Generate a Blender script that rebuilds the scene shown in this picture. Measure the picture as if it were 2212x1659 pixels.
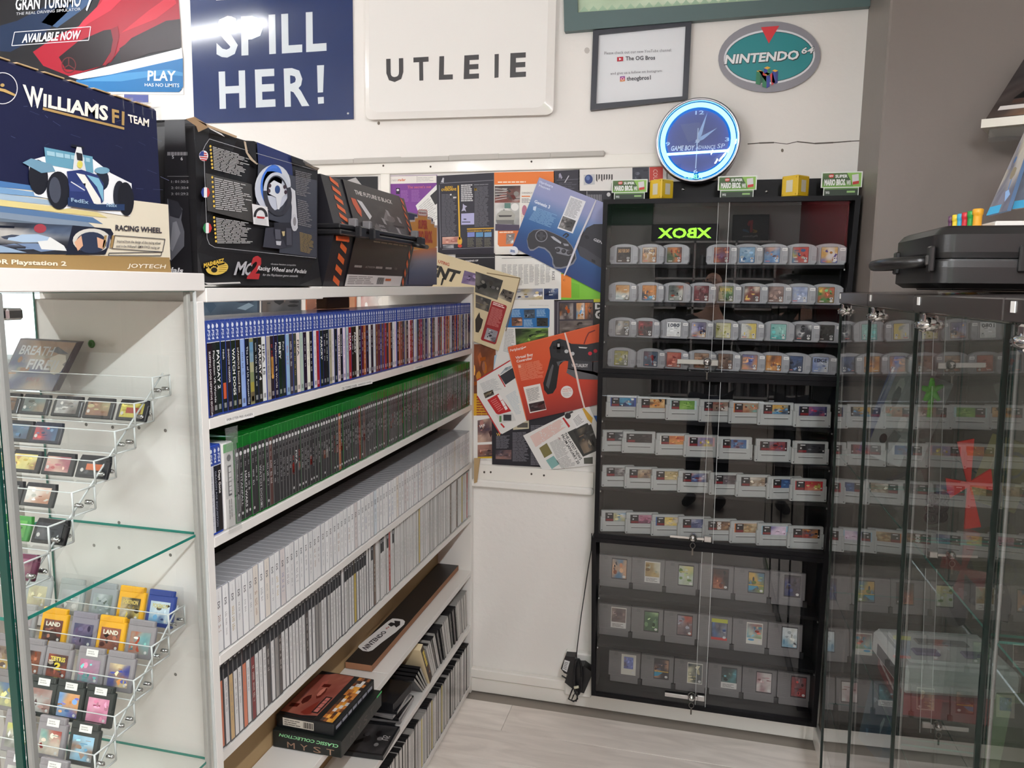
import bpy, math, random
from mathutils import Vector, Matrix
D = bpy.data
SC = bpy.context.scene
for o in list(D.objects): D.objects.remove(o)
rnd = random.Random(7)

# ------------------------------------------------------------------ camera
H = 1.782                                   # lens height above the floor
YAW, PIT, ROL, FPX = (math.radians(a) for a in (-13.93208, 7.55932, -0.62019, 0)) 
FPX = 1605.75
CX, CY = 1106.0, 829.5
def _rot():
    cy, sy, cp, sp, cr, sr = math.cos(YAW), math.sin(YAW), math.cos(PIT), math.sin(PIT), math.cos(ROL), math.sin(ROL)
    f = Vector((sy*cp, cy*cp, -sp)); r = Vector((cy, -sy, 0)); d = f.cross(r)
    return cr*r+sr*d, -sr*r+cr*d, f
RX, RD, RF = _rot()
cam = D.objects.new('camera', D.cameras.new('camera'))
SC.collection.objects.link(cam)
cam.data.sensor_fit = 'HORIZONTAL'; cam.data.sensor_width = 36.0
cam.data.lens = FPX/2212*36.0
cam.data.clip_start = 0.02; cam.data.clip_end = 100
up = -RD; bk = -RF
cam.matrix_world = Matrix(((RX.x, up.x, bk.x, 0), (RX.y, up.y, bk.y, 0), (RX.z, up.z, bk.z, H), (0, 0, 0, 1)))
SC.camera = cam

# ------------------------------------------------------------------ world, exposure
W = D.worlds.new('daylight'); SC.world = W; W.use_nodes = True
bgn = W.node_tree.nodes['Background']
bgn.inputs[0].default_value = (0.86, 0.93, 1.0, 1); bgn.inputs[1].default_value = 4.0
SC.view_settings.view_transform = 'Standard'; SC.view_settings.look = 'None'
SC.view_settings.gamma = 1.0; SC.view_settings.use_curve_mapping = False
SC.view_settings.exposure = 0.2
SC.cycles.max_bounces = 10; SC.cycles.diffuse_bounces = 4; SC.cycles.glossy_bounces = 6
SC.cycles.transparent_max_bounces = 48; SC.cycles.transmission_bounces = 6
SC.cycles.caustics_reflective = False; SC.cycles.caustics_refractive = False
SC.cycles.use_denoising = True
SC.cycles.sample_clamp_indirect = 4.0
TUBE = 300.0                                 # strength of the out-of-view tubes

# ------------------------------------------------------------------ measuring helpers
def P(px, py, ax, val):
    """point where the line of sight through photo pixel (px,py) meets the plane axis=val (0 x, 1 y, 2 z)"""
    r = RX*((px-CX)/FPX) + RD*((py-CY)/FPX) + RF
    if ax == 2: t = (val-H)/r.z
    else: t = val/r[ax]
    return Vector((r.x*t, r.y*t, r.z*t+H))
def crop(ox, oy, s): return lambda x, y: (ox+x/s, oy+y/s)
def lin(c):
    return tuple((v/255/12.92 if v/255 <= 0.04045 else ((v/255+0.055)/1.055)**2.4) for v in c[:3])
def pixmap(ax, val, cr=None, eps=0.0004, sgn=-1):
    def m(u, v, l):
        if cr: u, v = cr(u, v)
        return P(u, v, ax, val+sgn*eps*l)
    return m
def quadmap(a, b, c, d, n=None, eps=0.0004):
    """unit square (v down) onto four 3D corners TL,TR,BR,BL; layers rise along the face normal n"""
    a, b, c, d = map(Vector, (a, b, c, d))
    if n is None: n = (d-a).cross(b-a).normalized()
    def m(u, v, l):
        return a*((1-u)*(1-v))+b*(u*(1-v))+c*(u*v)+d*((1-u)*v)+n*(eps*l)
    return m
def sub(m, q):
    """unit square onto a quad given in the coordinates of map m"""
    (ax, ay), (bx, by), (cx, cy), (dx, dy) = q
    def f(u, v, l):
        w = ((1-u)*(1-v), u*(1-v), u*v, (1-u)*v)
        return m(ax*w[0]+bx*w[1]+cx*w[2]+dx*w[3], ay*w[0]+by*w[1]+cy*w[2]+dy*w[3], l)
    return f
def box_q(u0, v0, u1, v1): return [(u0, v0), (u1, v0), (u1, v1), (u0, v1)]

# ------------------------------------------------------------------ materials (all procedural; colour comes from the painted-on face colour)
MATS = {}
def mat(name, rough=0.5, metal=0.0, spec=0.5, coat=0.0, bump=0.0, bscale=60.0, objcol=False, var=0.0, vscale=8.0):
    if name in MATS: return MATS[name]
    m = D.materials.new(name); m.use_nodes = True; nt = m.node_tree; b = nt.nodes['Principled BSDF']
    b.inputs['Roughness'].default_value = rough; b.inputs['Metallic'].default_value = metal
    b.inputs['Specular IOR Level'].default_value = spec; b.inputs['Coat Weight'].default_value = coat
    b.inputs['Coat Roughness'].default_value = 0.08
    if objcol:
        src = nt.nodes.new('ShaderNodeObjectInfo').outputs['Color']
    else:
        a = nt.nodes.new('ShaderNodeAttribute'); a.attribute_name = 'Col'; src = a.outputs['Color']
    if var or bump:
        tc = nt.nodes.new('ShaderNodeTexCoord')
    if var:
        n = nt.nodes.new('ShaderNodeTexNoise'); n.inputs['Scale'].default_value = vscale; n.inputs['Detail'].default_value = 4
        nt.links.new(tc.outputs['Object'], n.inputs['Vector'])
        mr = nt.nodes.new('ShaderNodeMapRange'); mr.inputs['To Min'].default_value = 1-var; mr.inputs['To Max'].default_value = 1+var
        nt.links.new(n.outputs['Fac'], mr.inputs['Value'])
        mx = nt.nodes.new('ShaderNodeMix'); mx.data_type = 'RGBA'; mx.blend_type = 'MULTIPLY'; mx.inputs['Factor'].default_value = 1
        nt.links.new(src, mx.inputs['A']); nt.links.new(mr.outputs['Result'], mx.inputs['B']); src = mx.outputs['Result']
    nt.links.new(src, b.inputs['Base Color'])
    if bump:
        n = nt.nodes.new('ShaderNodeTexNoise'); n.inputs['Scale'].default_value = bscale; n.inputs['Detail'].default_value = 3
        nt.links.new(tc.outputs['Object'], n.inputs['Vector'])
        bp = nt.nodes.new('ShaderNodeBump'); bp.inputs['Strength'].default_value = bump; bp.inputs['Distance'].default_value = 0.004
        nt.links.new(n.outputs['Fac'], bp.inputs['Height']); nt.links.new(bp.outputs['Normal'], b.inputs['Normal'])
    MATS[name] = m; return m
def mat_glass(name, tint, f0=0.04, gain=1.0, rough=0.0, haze=0.0):
    m = D.materials.new(name); m.use_nodes = True; nt = m.node_tree; nt.nodes.clear()
    N = nt.nodes.new; L = nt.links.new
    out = N('ShaderNodeOutputMaterial'); tr = N('ShaderNodeBsdfTransparent'); gl = N('ShaderNodeBsdfGlossy'); mx = N('ShaderNodeMixShader')
    tr.inputs[0].default_value = (*tint, 1); gl.inputs['Roughness'].default_value = rough; gl.inputs['Color'].default_value = (1, 1, 1, 1)
    g = N('ShaderNodeNewGeometry'); dt = N('ShaderNodeVectorMath'); dt.operation = 'DOT_PRODUCT'
    L(g.outputs['Incoming'], dt.inputs[0]); L(g.outputs['Normal'], dt.inputs[1])
    ab = N('ShaderNodeMath'); ab.operation = 'ABSOLUTE'; L(dt.outputs['Value'], ab.inputs[0])
    s1 = N('ShaderNodeMath'); s1.operation = 'SUBTRACT'; s1.inputs[0].default_value = 1; L(ab.outputs[0], s1.inputs[1])
    pw = N('ShaderNodeMath'); pw.operation = 'POWER'; pw.inputs[1].default_value = 5; L(s1.outputs[0], pw.inputs[0])
    ma = N('ShaderNodeMath'); ma.operation = 'MULTIPLY_ADD'; ma.inputs[1].default_value = (1-f0)*gain; ma.inputs[2].default_value = f0; ma.use_clamp = True
    L(pw.outputs[0], ma.inputs[0]); L(ma.outputs[0], mx.inputs[0]); L(tr.outputs[0], mx.inputs[1]); L(gl.outputs[0], mx.inputs[2])
    last = mx.outputs[0]
    if haze:
        df = N('ShaderNodeBsdfDiffuse'); df.inputs[0].default_value = (0.8, 0.82, 0.8, 1); m2 = N('ShaderNodeMixShader'); m2.inputs[0].default_value = haze
        L(last, m2.inputs[1]); L(df.outputs[0], m2.inputs[2]); last = m2.outputs[0]
    L(last, out.inputs[0]); MATS[name] = m; return m
def mat_emit(name, strength):
    m = D.materials.new(name); m.use_nodes = True; nt = m.node_tree; nt.nodes.clear()
    out = nt.nodes.new('ShaderNodeOutputMaterial'); e = nt.nodes.new('ShaderNodeEmission'); e.inputs[1].default_value = strength
    a = nt.nodes.new('ShaderNodeAttribute'); a.attribute_name = 'Col'
    nt.links.new(a.outputs['Color'], e.inputs[0]); nt.links.new(e.outputs[0], out.inputs[0]); MATS[name] = m; return m
mat('matte', 0.65, spec=0.3, var=0.03)
mat('paper', 0.5, spec=0.35)
mat('satin', 0.38, spec=0.45)
mat('laminate', 0.34, spec=0.25)
mat('gloss', 0.14, spec=0.5)
mat('blacklacquer', 0.42, spec=0.12, var=0.02, vscale=3)
mat('lacquer', 0.3, spec=0.5, coat=0.25, var=0.02, vscale=3)
mat('cardboard', 0.42, spec=0.4, bump=0.12, bscale=25, var=0.05, vscale=12)
mat('plaster', 0.75, spec=0.2, bump=0.35, bscale=38, var=0.025, vscale=2.5)
mat('greypaint', 0.42, spec=0.4, bump=0.12, bscale=55, var=0.05, vscale=2.0)
mat('metal', 0.28, metal=1.0)
mat('chrome', 0.08, metal=1.0)
mat('hardplastic', 0.33, spec=0.5, bump=0.03, bscale=300)
mat('sleeve', 0.22, spec=0.4, objcol=True)
mat('plasticcol', 0.16, spec=0.5, objcol=True)
mat_glass('glass', (0.93, 0.955, 0.945))
mat_glass('rglass', (0.90, 0.915, 0.905), f0=0.06, gain=1.45)
mat_glass('dimglass', (0.88, 0.90, 0.89), f0=0.04)
mat_glass('acrylic', (0.95, 0.96, 0.96), haze=0.02)
mat_glass('film', (0.9, 0.9, 0.9), f0=0.06, rough=0.12, haze=0.12)
mat_glass('acryliclip', (0.9, 0.9, 0.88), haze=0.75)
mat_emit('tube', TUBE); mat_emit('neon', 3.2); mat_emit('signglow', 26.0); mat_emit('neon_halo', 0.8)

# ------------------------------------------------------------------ mesh builder
GLY = {}
def glyphs(s, bold, shear):
    k = (s, bold, shear)
    if k not in GLY:
        cu = D.curves.new('t', 'FONT'); cu.body = s; cu.size = 1; cu.offset = bold; cu.shear = shear; cu.resolution_u = 2
        ob = D.objects.new('t', cu); me = D.meshes.new_from_object(ob)
        vs = [(v.co.x, v.co.y) for v in me.vertices]; fs = [tuple(p.vertices) for p in me.polygons]
        D.objects.remove(ob); D.curves.remove(cu); D.meshes.remove(me)
        GLY[k] = (vs, fs)
    return GLY[k]
CAP = 0.73
class MB:
    def __init__(s): s.v = []; s.f = []; s.c = []; s.m = []; s.sm = []; s.mats = []
    def mi(s, n):
        if n not in s.mats: s.mats.append(n)
        return s.mats.index(n)
    def add(s, vs, fs, col, m='matte', smooth=False):
        b = len(s.v); s.v += [tuple(v) for v in vs]; i = s.mi(m); c = [lin(q) for q in col] if isinstance(col[0], (tuple, list)) else lin(col)
        for f in fs:
            s.f.append(tuple(b+k for k in f)); s.c.append(c); s.m.append(i); s.sm.append(smooth)
        return b
    def box(s, lo, hi, col, m='matte', b=0.0, M=None):
        x0, y0, z0 = lo; x1, y1, z1 = hi
        if b <= 0:
            vs = [(x0, y0, z0), (x1, y0, z0), (x1, y1, z0), (x0, y1, z0), (x0, y0, z1), (x1, y0, z1), (x1, y1, z1), (x0, y1, z1)]
            fs = [(3, 2, 1, 0), (4, 5, 6, 7), (0, 1, 5, 4), (1, 2, 6, 5), (2, 3, 7, 6), (3, 0, 4, 7)]
        else:
            vs = []; idx = {}
            for a in (0, 1):
                for bb in (0, 1):
                    for c in (0, 1):
                        p = (x1 if a else x0, y1 if bb else y0, z1 if c else z0); q = (-b if a else b, -b if bb else b, -b if c else b)
                        for ax in range(3):
                            idx[a, bb, c, ax] = len(vs)
                            vs.append(tuple(p[k] if k == ax else p[k]+q[k] for k in range(3)))
            I = lambda a, bb, c, ax: idx[a, bb, c, ax]
            fs = []
            for a in (0, 1):
                q = [I(a, 0, 0, 0), I(a, 1, 0, 0), I(a, 1, 1, 0), I(a, 0, 1, 0)]; fs.append(q if a else q[::-1])
                q = [I(0, a, 0, 1), I(0, a, 1, 1), I(1, a, 1, 1), I(1, a, 0, 1)]; fs.append(q if a else q[::-1])
                q = [I(0, 0, a, 2), I(1, 0, a, 2), I(1, 1, a, 2), I(0, 1, a, 2)]; fs.append(q if a else q[::-1])
            for a in (0, 1):
                for c in (0, 1):
                    q = [I(a, c, 0, 0), I(a, c, 0, 1), I(a, c, 1, 1), I(a, c, 1, 0)]; fs.append(q if a == c else q[::-1])
                    q = [I(c, 0, a, 2), I(c, 0, a, 0), I(c, 1, a, 0), I(c, 1, a, 2)]; fs.append(q[::-1] if a == c else q)
                    q = [I(0, a, c, 1), I(0, a, c, 2), I(1, a, c, 2), I(1, a, c, 1)]; fs.append(q[::-1] if a == c else q)
                    for k in (0, 1):
                        q = [I(a, c, k, 0), I(a, c, k, 1), I(a, c, k, 2)]; fs.append(q if (a+c+k) % 2 else q[::-1])
        if M is not None: vs = [M @ Vector(v) for v in vs]
        s.add(vs, fs, col, m); return s
    def prism(s, base, top, col, m='matte', caps=True, topcol=None, smooth=False):
        n = len(base); vs = list(base)+list(top)
        fs = [(i, (i+1) % n, n+(i+1) % n, n+i) for i in range(n)]
        s.add(vs, fs, col, m, smooth)
        if caps:
            s.add(base, [tuple(range(n))[::-1]], col, m); s.add(top, [tuple(range(n))], topcol or col, m)
        return s
    def tube(s, pts, r, col, m='satin', n=8, closed=False):
        pts = [Vector(p) for p in pts]; k = len(pts); rings = []; prev = None
        for i, p in enumerate(pts):
            if closed: t = (pts[(i+1) % k]-pts[i-1])
            else: t = pts[min(i+1, k-1)]-pts[max(i-1, 0)]
            t.normalize()
            if prev is None: a = t.orthogonal().normalized()
            else: a = (prev-t*prev.dot(t)).normalized()
            prev = a; b = t.cross(a); rr = r[i] if isinstance(r, (list, tuple)) else r
            rings.append([p+(a*math.cos(2*math.pi*j/n)+b*math.sin(2*math.pi*j/n))*rr for j in range(n)])
        vs = [v for q in rings for v in q]; fs = []
        for i in range(k if closed else k-1):
            for j in range(n):
                fs.append((i*n+j, i*n+(j+1) % n, ((i+1) % k)*n+(j+1) % n, ((i+1) % k)*n+j))
        if not closed: fs += [tuple(range(n))[::-1], tuple((k-1)*n+j for j in range(n))]
        s.add(vs, fs, col, m, True); return s
    def lathe(s, o, axis, prof, col, m='satin', n=24):
        o = Vector(o); z = Vector(axis).normalized(); x = z.orthogonal().normalized(); y = z.cross(x); vs = []; fs = []
        for r, h in prof:
            vs += [o+z*h+(x*math.cos(2*math.pi*j/n)+y*math.sin(2*math.pi*j/n))*max(r, 1e-5) for j in range(n)]
        for i in range(len(prof)-1):
            for j in range(n): fs.append((i*n+j, i*n+(j+1) % n, (i+1)*n+(j+1) % n, (i+1)*n+j))
        s.add(vs, fs, col, m, True); return s
    # flat print on a map
    def poly(s, mp, pts, col, l=1, m='paper'):
        vs = [mp(u, v, l) for u, v in pts]; s.add(vs, [tuple(range(len(vs)))[::-1]], col[::-1] if isinstance(col[0], (tuple, list)) else col, m); return s
    def rect(s, mp, u0, v0, u1, v1, col, l=1, m='paper'): return s.poly(mp, box_q(u0, v0, u1, v1), col, l, m)
    def disc(s, mp, u, v, ru, rv, col, l=1, m='paper', n=20, rot=0.0):
        c, q = math.cos(rot), math.sin(rot); pts = []
        for i in range(n):
            a = 2*math.pi*i/n; x, y = ru*math.cos(a), rv*math.sin(a); pts.append((u+x*c-y*q, v+x*q+y*c))
        return s.poly(mp, pts, col, l, m)
    def line(s, mp, pts, w, col, l=2, m='paper'):
        for (a, b), (c, d) in zip(pts, pts[1:]):
            L = math.hypot(c-a, d-b) or 1; nx, ny = -(d-b)/L*w/2, (c-a)/L*w/2
            s.poly(mp, [(a+nx, b+ny), (c+nx, d+ny), (c-nx, d-ny), (a-nx, b-ny)], col, l, m)
        return s
    def text(s, mp, t, q, col, l=2, bold=0.0, shear=0.0, m='paper', fit=True):
        """letters filling the quad q (TL,TR,BR,BL or u0,v0,u1,v1) of map mp"""
        if len(q) == 4 and not isinstance(q[0], tuple): q = box_q(*q)
        vs, fs = glyphs(t, bold, shear)
        if not vs: return s
        x0 = min(v[0] for v in vs); x1 = max(v[0] for v in vs); f = sub(mp, q)
        s.add([f((x-x0)/(x1-x0), 1-y/CAP, l) for x, y in vs], fs, col, m); return s
    def lines(s, mp, q, n, col, l=2, fill=0.5, rag=0.25, words=3, seed=0):
        if len(q) == 4 and not isinstance(q[0], tuple): q = box_q(*q)
        r = random.Random(seed+n); f = sub(mp, q)
        for i in range(n):
            e = 1-rag*r.random(); u = 0.0; v0 = (i+0.5-fill/2)/n; v1 = (i+0.5+fill/2)/n
            for k in range(words):
                u1 = min(e, u+e/words*(0.6+0.6*r.random()))
                if u1-u > 0.02: s.poly(f, box_q(u, v0, u1, v1), col, l)
                u = u1+0.025
        return s
    def photo(s, mp, q, pal, nx=8, ny=6, l=2, seed=0, m='paper', soft=True):
        """a printed picture: coarse patches that blend between a few inks"""
        if len(q) == 4 and not isinstance(q[0], tuple): q = box_q(*q)
        r = random.Random(seed*31+nx+7*ny); f = sub(mp, q)
        ks = [(r.random(), r.random(), r.choice(pal)) for _ in range(max(6, nx))]
        def ink(u, v):
            w = [1/((u-a)**2+(v-b)**2+0.012)**2 for a, b, c in ks]; t = sum(w); g = r.uniform(-9, 9)
            c = [sum(wi*k[2][n] for wi, k in zip(w, ks))/t+g for n in range(3)]; m_ = sum(c)/3
            return tuple(max(0, min(255, m_+(x-m_)*0.86)) for x in c)
        if soft:
            gv = [[ink(i/nx, j/ny) for i in range(nx+1)] for j in range(ny+1)]
            for j in range(ny):
                for i in range(nx): s.poly(f, box_q(i/nx, j/ny, (i+1)/nx, (j+1)/ny), [gv[j][i], gv[j][i+1], gv[j+1][i+1], gv[j+1][i]], l, m)
            for k in range(5+nx//2):
                c = r.choice(pal); g = r.choice((-46, -24, 20, 40)); c = tuple(max(0, min(255, x+g)) for x in c); u, v = r.uniform(.1, .9), r.uniform(.15, .85); q2 = r.random(); a, b = r.uniform(.04, .17), r.uniform(.04, .17)
                a, b = min(a, u, 1-u), min(b, v, 1-v)
                if q2 < .5: t0 = r.random()*6; s.poly(f, [(u+a*math.cos(t0+x*.9), v+b*math.sin(t0+x*.9)*(.7+.3*r.random())) for x in range(7)], c, l+.3+k*.05, m)
                elif q2 < .8: s.poly(f, [(u-a, v+b*r.uniform(-1, 1)), (u+a*r.uniform(-.5, .5), v-b), (u+a, v+b*r.uniform(-1, 1)), (u, v+b)], c, l+.3+k*.05, m)
                else: s.poly(f, [(u-a, v-b*.2), (u+a, v-b*.3), (u+a, v+b*.15), (u-a, v+b*.25)], c, l+.3+k*.05, m)
            return s
        for j in range(ny):
            for i in range(nx):
                g = r.uniform(-14, 14); col = [max(0, min(255, x+g)) for x in r.choice(pal)]
                s.poly(f, box_q(i/nx, j/ny, (i+1)/nx, (j+1)/ny), col, l, m)
        return s
    def grad(s, mp, q, stops, n=24, l=1, m='paper'):
        if len(q) == 4 and not isinstance(q[0], tuple): q = box_q(*q)
        f = sub(mp, q)
        for i in range(len(stops)-1):
            k = len(stops)-1; s.poly(f, box_q(0, i/k, 1, (i+1)/k), [stops[i], stops[i], stops[i+1], stops[i+1]], l, m)
        return s
    def mesh(s, name, off=(0, 0, 0)):
        me = D.meshes.new(name); ox, oy, oz = off
        me.from_pydata([(x-ox, y-oy, z-oz) for x, y, z in s.v], [], s.f)
        for n in s.mats: me.materials.append(MATS[n])
        me.polygons.foreach_set('material_index', s.m); me.polygons.foreach_set('use_smooth', s.sm)
        at = me.color_attributes.new('Col', 'FLOAT_COLOR', 'CORNER'); buf = []
        for f, c in zip(s.f, s.c):
            if isinstance(c, list):
                for q in c: buf += [q[0], q[1], q[2], 1.0]
            else: buf += [c[0], c[1], c[2], 1.0]*len(f)
        at.data.foreach_set('color', buf); me.update(); return me

# ------------------------------------------------------------------ object helpers
COL = SC.collection
ORG = {}
def tag(o, label=None, cat=None, group=None, kind=None):
    if label: o['label'] = label
    if cat: o['category'] = cat
    if group: o['group'] = group
    if kind: o['kind'] = kind
    return o
def link(name, data, parent=None, loc=None, rot=None, **k):
    o = D.objects.new(name, data); COL.objects.link(o)
    if parent: o.parent = parent
    if loc is not None: o.location = loc
    if rot is not None: o.rotation_euler = rot
    return tag(o, **k)
def thing(name, mb, **k):
    """one mesh drawn in room coordinates; its origin moves to the middle of its base"""
    xs = [v[0] for v in mb.v]; ys = [v[1] for v in mb.v]; zs = [v[2] for v in mb.v]
    off = ((min(xs)+max(xs))/2, (min(ys)+max(ys))/2, min(zs))
    o = link(name, mb.mesh(name, off), loc=off, **k); ORG[o.name] = off; return o
def empty(name, loc, **k):
    o = link(name, None, loc=loc, **k); o.empty_display_size = 0.1; ORG[o.name] = tuple(loc); return o
def part(name, mb, parent, **k):
    off = ORG[parent.name]; o = link(name, mb.mesh(name, off), parent=parent, **k); ORG[o.name] = off; return o
def structure(name, mb, **k): return thing(name, mb, kind='structure', **k)
def B(lo, hi, col, m='matte', b=0.0): return MB().box(lo, hi, col, m, b)
ORDW = ['first', 'second', 'third', 'fourth', 'fifth', 'sixth', 'seventh', 'eighth', 'ninth', 'tenth', 'eleventh', 'twelfth']
def nth(n):
    if n <= 12: return ORDW[n-1]
    return '%d%s' % (n, 'th' if 10 <= n % 100 <= 20 else {1: 'st', 2: 'nd', 3: 'rd'}.get(n % 10, 'th'))
WHITE = (246, 243, 238); BLACK = (22, 21, 22); WY = 2.973

# ================================================================== the room
fl = structure('floor', B((-4.6, -6.5, -0.06), (1.45, 3.1, -0.012), (150, 140, 130)))
PLM = {}
def plank_mesh(L, tone):
    k = (round(L, 2), tone)
    if k not in PLM:
        PLM[k] = MB().box((0, 0, -0.012), (L-0.0012, 0.1888, 0), tone, 'plank', 0.0008).mesh('plank')
    return PLM[k]
def wood_material():
    m = D.materials.new('plank'); m.use_nodes = True; nt = m.node_tree; b = nt.nodes['Principled BSDF']; N = nt.nodes.new; L = nt.links.new
    b.inputs['Roughness'].default_value = 0.42; b.inputs['Specular IOR Level'].default_value = 0.35
    a = N('ShaderNodeAttribute'); a.attribute_name = 'Col'; tc = N('ShaderNodeTexCoord'); oi = N('ShaderNodeObjectInfo')
    ad = N('ShaderNodeVectorMath'); ad.operation = 'ADD'; L(tc.outputs['Object'], ad.inputs[0])
    sc = N('ShaderNodeVectorMath'); sc.operation = 'SCALE'; sc.inputs['Scale'].default_value = 37.0; L(oi.outputs['Random'], sc.inputs[0]); L(sc.outputs[0], ad.inputs[1])
    mp = N('ShaderNodeMapping'); mp.inputs['Scale'].default_value = (1.3, 7, 1); L(ad.outputs[0], mp.inputs[0])
    n1 = N('ShaderNodeTexNoise'); n1.inputs['Scale'].default_value = 2.2; n1.inputs['Detail'].default_value = 7; n1.inputs['Distortion'].default_value = 1.2; L(mp.outputs[0], n1.inputs['Vector'])
    mp2 = N('ShaderNodeMapping'); mp2.inputs['Scale'].default_value = (5, 160, 1); L(ad.outputs[0], mp2.inputs[0])
    n2 = N('ShaderNodeTexNoise'); n2.inputs['Scale'].default_value = 1.5; n2.inputs['Detail'].default_value = 3; L(mp2.outputs[0], n2.inputs['Vector'])
    r = N('ShaderNodeValToRGB'); r.color_ramp.elements[0].position = 0.3; r.color_ramp.elements[0].color = (0.85, 0.83, 0.81, 1); r.color_ramp.elements[1].position = 0.62; r.color_ramp.elements[1].color = (1.06, 1.05, 1.04, 1)
    L(n1.outputs['Fac'], r.inputs[0])
    r2 = N('ShaderNodeMapRange'); r2.inputs['To Min'].default_value = 0.95; r2.inputs['To Max'].default_value = 1.05; L(n2.outputs['Fac'], r2.inputs['Value'])
    m1 = N('ShaderNodeMix'); m1.data_type = 'RGBA'; m1.blend_type = 'MULTIPLY'; m1.inputs['Factor'].default_value = 1; L(a.outputs['Color'], m1.inputs['A']); L(r.outputs[0], m1.inputs['B'])
    m2 = N('ShaderNodeMix'); m2.data_type = 'RGBA'; m2.blend_type = 'MULTIPLY'; m2.inputs['Factor'].default_value = 1; L(m1.outputs['Result'], m2.inputs['A']); L(r2.outputs['Result'], m2.inputs['B'])
    L(m2.outputs['Result'], b.inputs['Base Color']); MATS['plank'] = m
wood_material()
for row in range(13):
    y = 2.70-0.19*row if row else 2.70; y = 2.892-0.19*row
    xs = [-1.9, -0.43 if row == 2 else -0.9-0.35*((row*7) % 4)+0.2, 0.62 if row != 2 else 0.8, 1.45]
    for a, b in zip(xs, xs[1:]):
        tone = [(244, 236, 228), (238, 229, 221), (247, 240, 233)][(row*3+xs.index(a)) % 3]
        me = plank_mesh(b-a, tone); o = link('plank', me, parent=fl)
        o.location = (a-ORG['floor'][0], y-0.19-ORG['floor'][1]+0.0006, 0-ORG['floor'][2])
structure('ceiling', B((-4.6, -6.6, 3.3), (1.6, 3.2, 3.42), (236, 233, 228)))
# back wall with its plaster lip, boarded opening and crack
wb = MB(); PW = (238, 234, 229)
for lo, hi in (((-2.95, WY, 0), (0.56, WY+0.2, 3.3)), ((-4.6, WY, 0), (-2.95, WY+0.2, 1.2)), ((-4.6, WY, 2.02), (-2.95, WY+0.2, 3.3)), ((-4.6, WY, 1.2), (-4.35, WY+0.2, 2.02))): wb.box(lo, hi, PW, 'plaster')
wall = structure('wall_back', wb)
lipz = P(950, 342, 1, WY-0.02).z
lip = MB()
for i in range(12):
    x0 = -2.9+i*0.21; j = rnd.uniform(-.003, .003)
    lip.box((x0, WY-0.02+j, lipz-0.012), (x0+0.215, WY+0.01, lipz+0.012+j), (190, 186, 180), 'plaster', 0.004)
part('plaster_lip', lip, wall)
ck = MB(); pm = pixmap(1, WY)
pts = [(1615, 311), (1640, 309), (1672, 308), (1700, 311), (1722, 306), (1760, 310), (1800, 308), (1838, 305), (1862, 304)]
for (a, b), (c, d) in zip(pts, pts[1:]): ck.line(pm, [(a, b), (c, d)], rnd.uniform(1.2, 3.2), (92, 86, 80), 2, 'matte')
for a, b in [(1268, 109), (818, 266), (1662, 408), (1690, 325)]: ck.disc(pm, a, b, 3 if a != 1268 else 6, 4 if a != 1268 else 7, (120, 110, 100) if a != 1268 else (196, 190, 184), 2, 'matte', 8)
part('crack', ck, wall)
sill = MB(); z0 = P(1150, 1062, 1, WY-0.03).z; z1 = P(1150, 1046, 1, WY-0.03).z
sill.box((-2.9, WY-0.03, z0), (-0.385, WY+0.02, z1), (240, 237, 231), 'plaster', 0.006)
part('plaster_ledge', sill, wall)
def rail(n, lo, hi): structure('trim_%d' % n, B(lo, hi, (240, 236, 228), 'lacquer', 0.003))
rail(1, (-2.9, WY-0.012, 2.236), (-0.05, WY+0.01, 2.288))
rail(2, (-1.312, WY-0.012, 1.03), (-1.268, WY+0.01, 2.236))
rail(3, (-2.9, WY-0.012, 0.958), (-0.385, WY+0.01, 1.026))
nl = MB()
for a, b in [(1046, 1020), (1060, 1020), (1148, 1024), (1175, 1027), (930, 360), (1148, 349), (828, 358)]: nl.disc(pixmap(1, WY-0.012), a, b, 2.2, 2.4, (70, 62, 56), 2, 'matte', 8)
part('nail_hole', nl, D.objects['trim_3'])
structure('baseboard_back', B((-3.2, WY-0.018, 0), (0.535, WY, 0.066), (240, 236, 229), 'lacquer', 0.003))
structure('trim_4', B((-0.93, WY-0.03, 0.069), (0.513, WY, 0.112), (240, 236, 229), 'lacquer', 0.004))
structure('baseboard_right', B((0.514, 2.65, 0), (0.5345, WY-0.018, 0.07), (240, 236, 229), 'lacquer', 0.003))
structure('wall_right', B((0.535, 2.63, 0), (1.62, 3.17, 3.42), (120, 111, 105), 'greypaint', 0.006))
structure('wall_side', B((1.45, -6.5, 0), (1.62, 2.63, 3.42), (120, 111, 105), 'greypaint'))
structure('wall_front', B((-4.6, -6.62, 0), (1.62, -6.5, 3.42), (225, 222, 217), 'plaster'))
structure('wall_left', B((-4.6, -6.5, 0), (-4.5, WY, 3.3), (232, 228, 222), 'plaster'))
wn = MB()
for lo, hi in (((-4.35, WY+.05, 1.2), (-4.29, WY+.13, 2.02)), ((-3.01, WY+.05, 1.2), (-2.95, WY+.13, 2.02)), ((-4.29, WY+.05, 1.2), (-3.01, WY+.13, 1.26)), ((-4.29, WY+.05, 1.96), (-3.01, WY+.13, 2.02)), ((-3.68, WY+.06, 1.26), (-3.63, WY+.12, 1.96))):
    wn.box(lo, hi, (235, 235, 232), 'lacquer', 0.004)
win = structure('window_1', wn)
for x0, x1 in ((-4.29, -3.68), (-3.63, -3.01)): part('pane', B((x0, WY+.088, 1.26), (x1, WY+.092, 1.96), (200, 210, 205), 'glass'), win)
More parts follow.
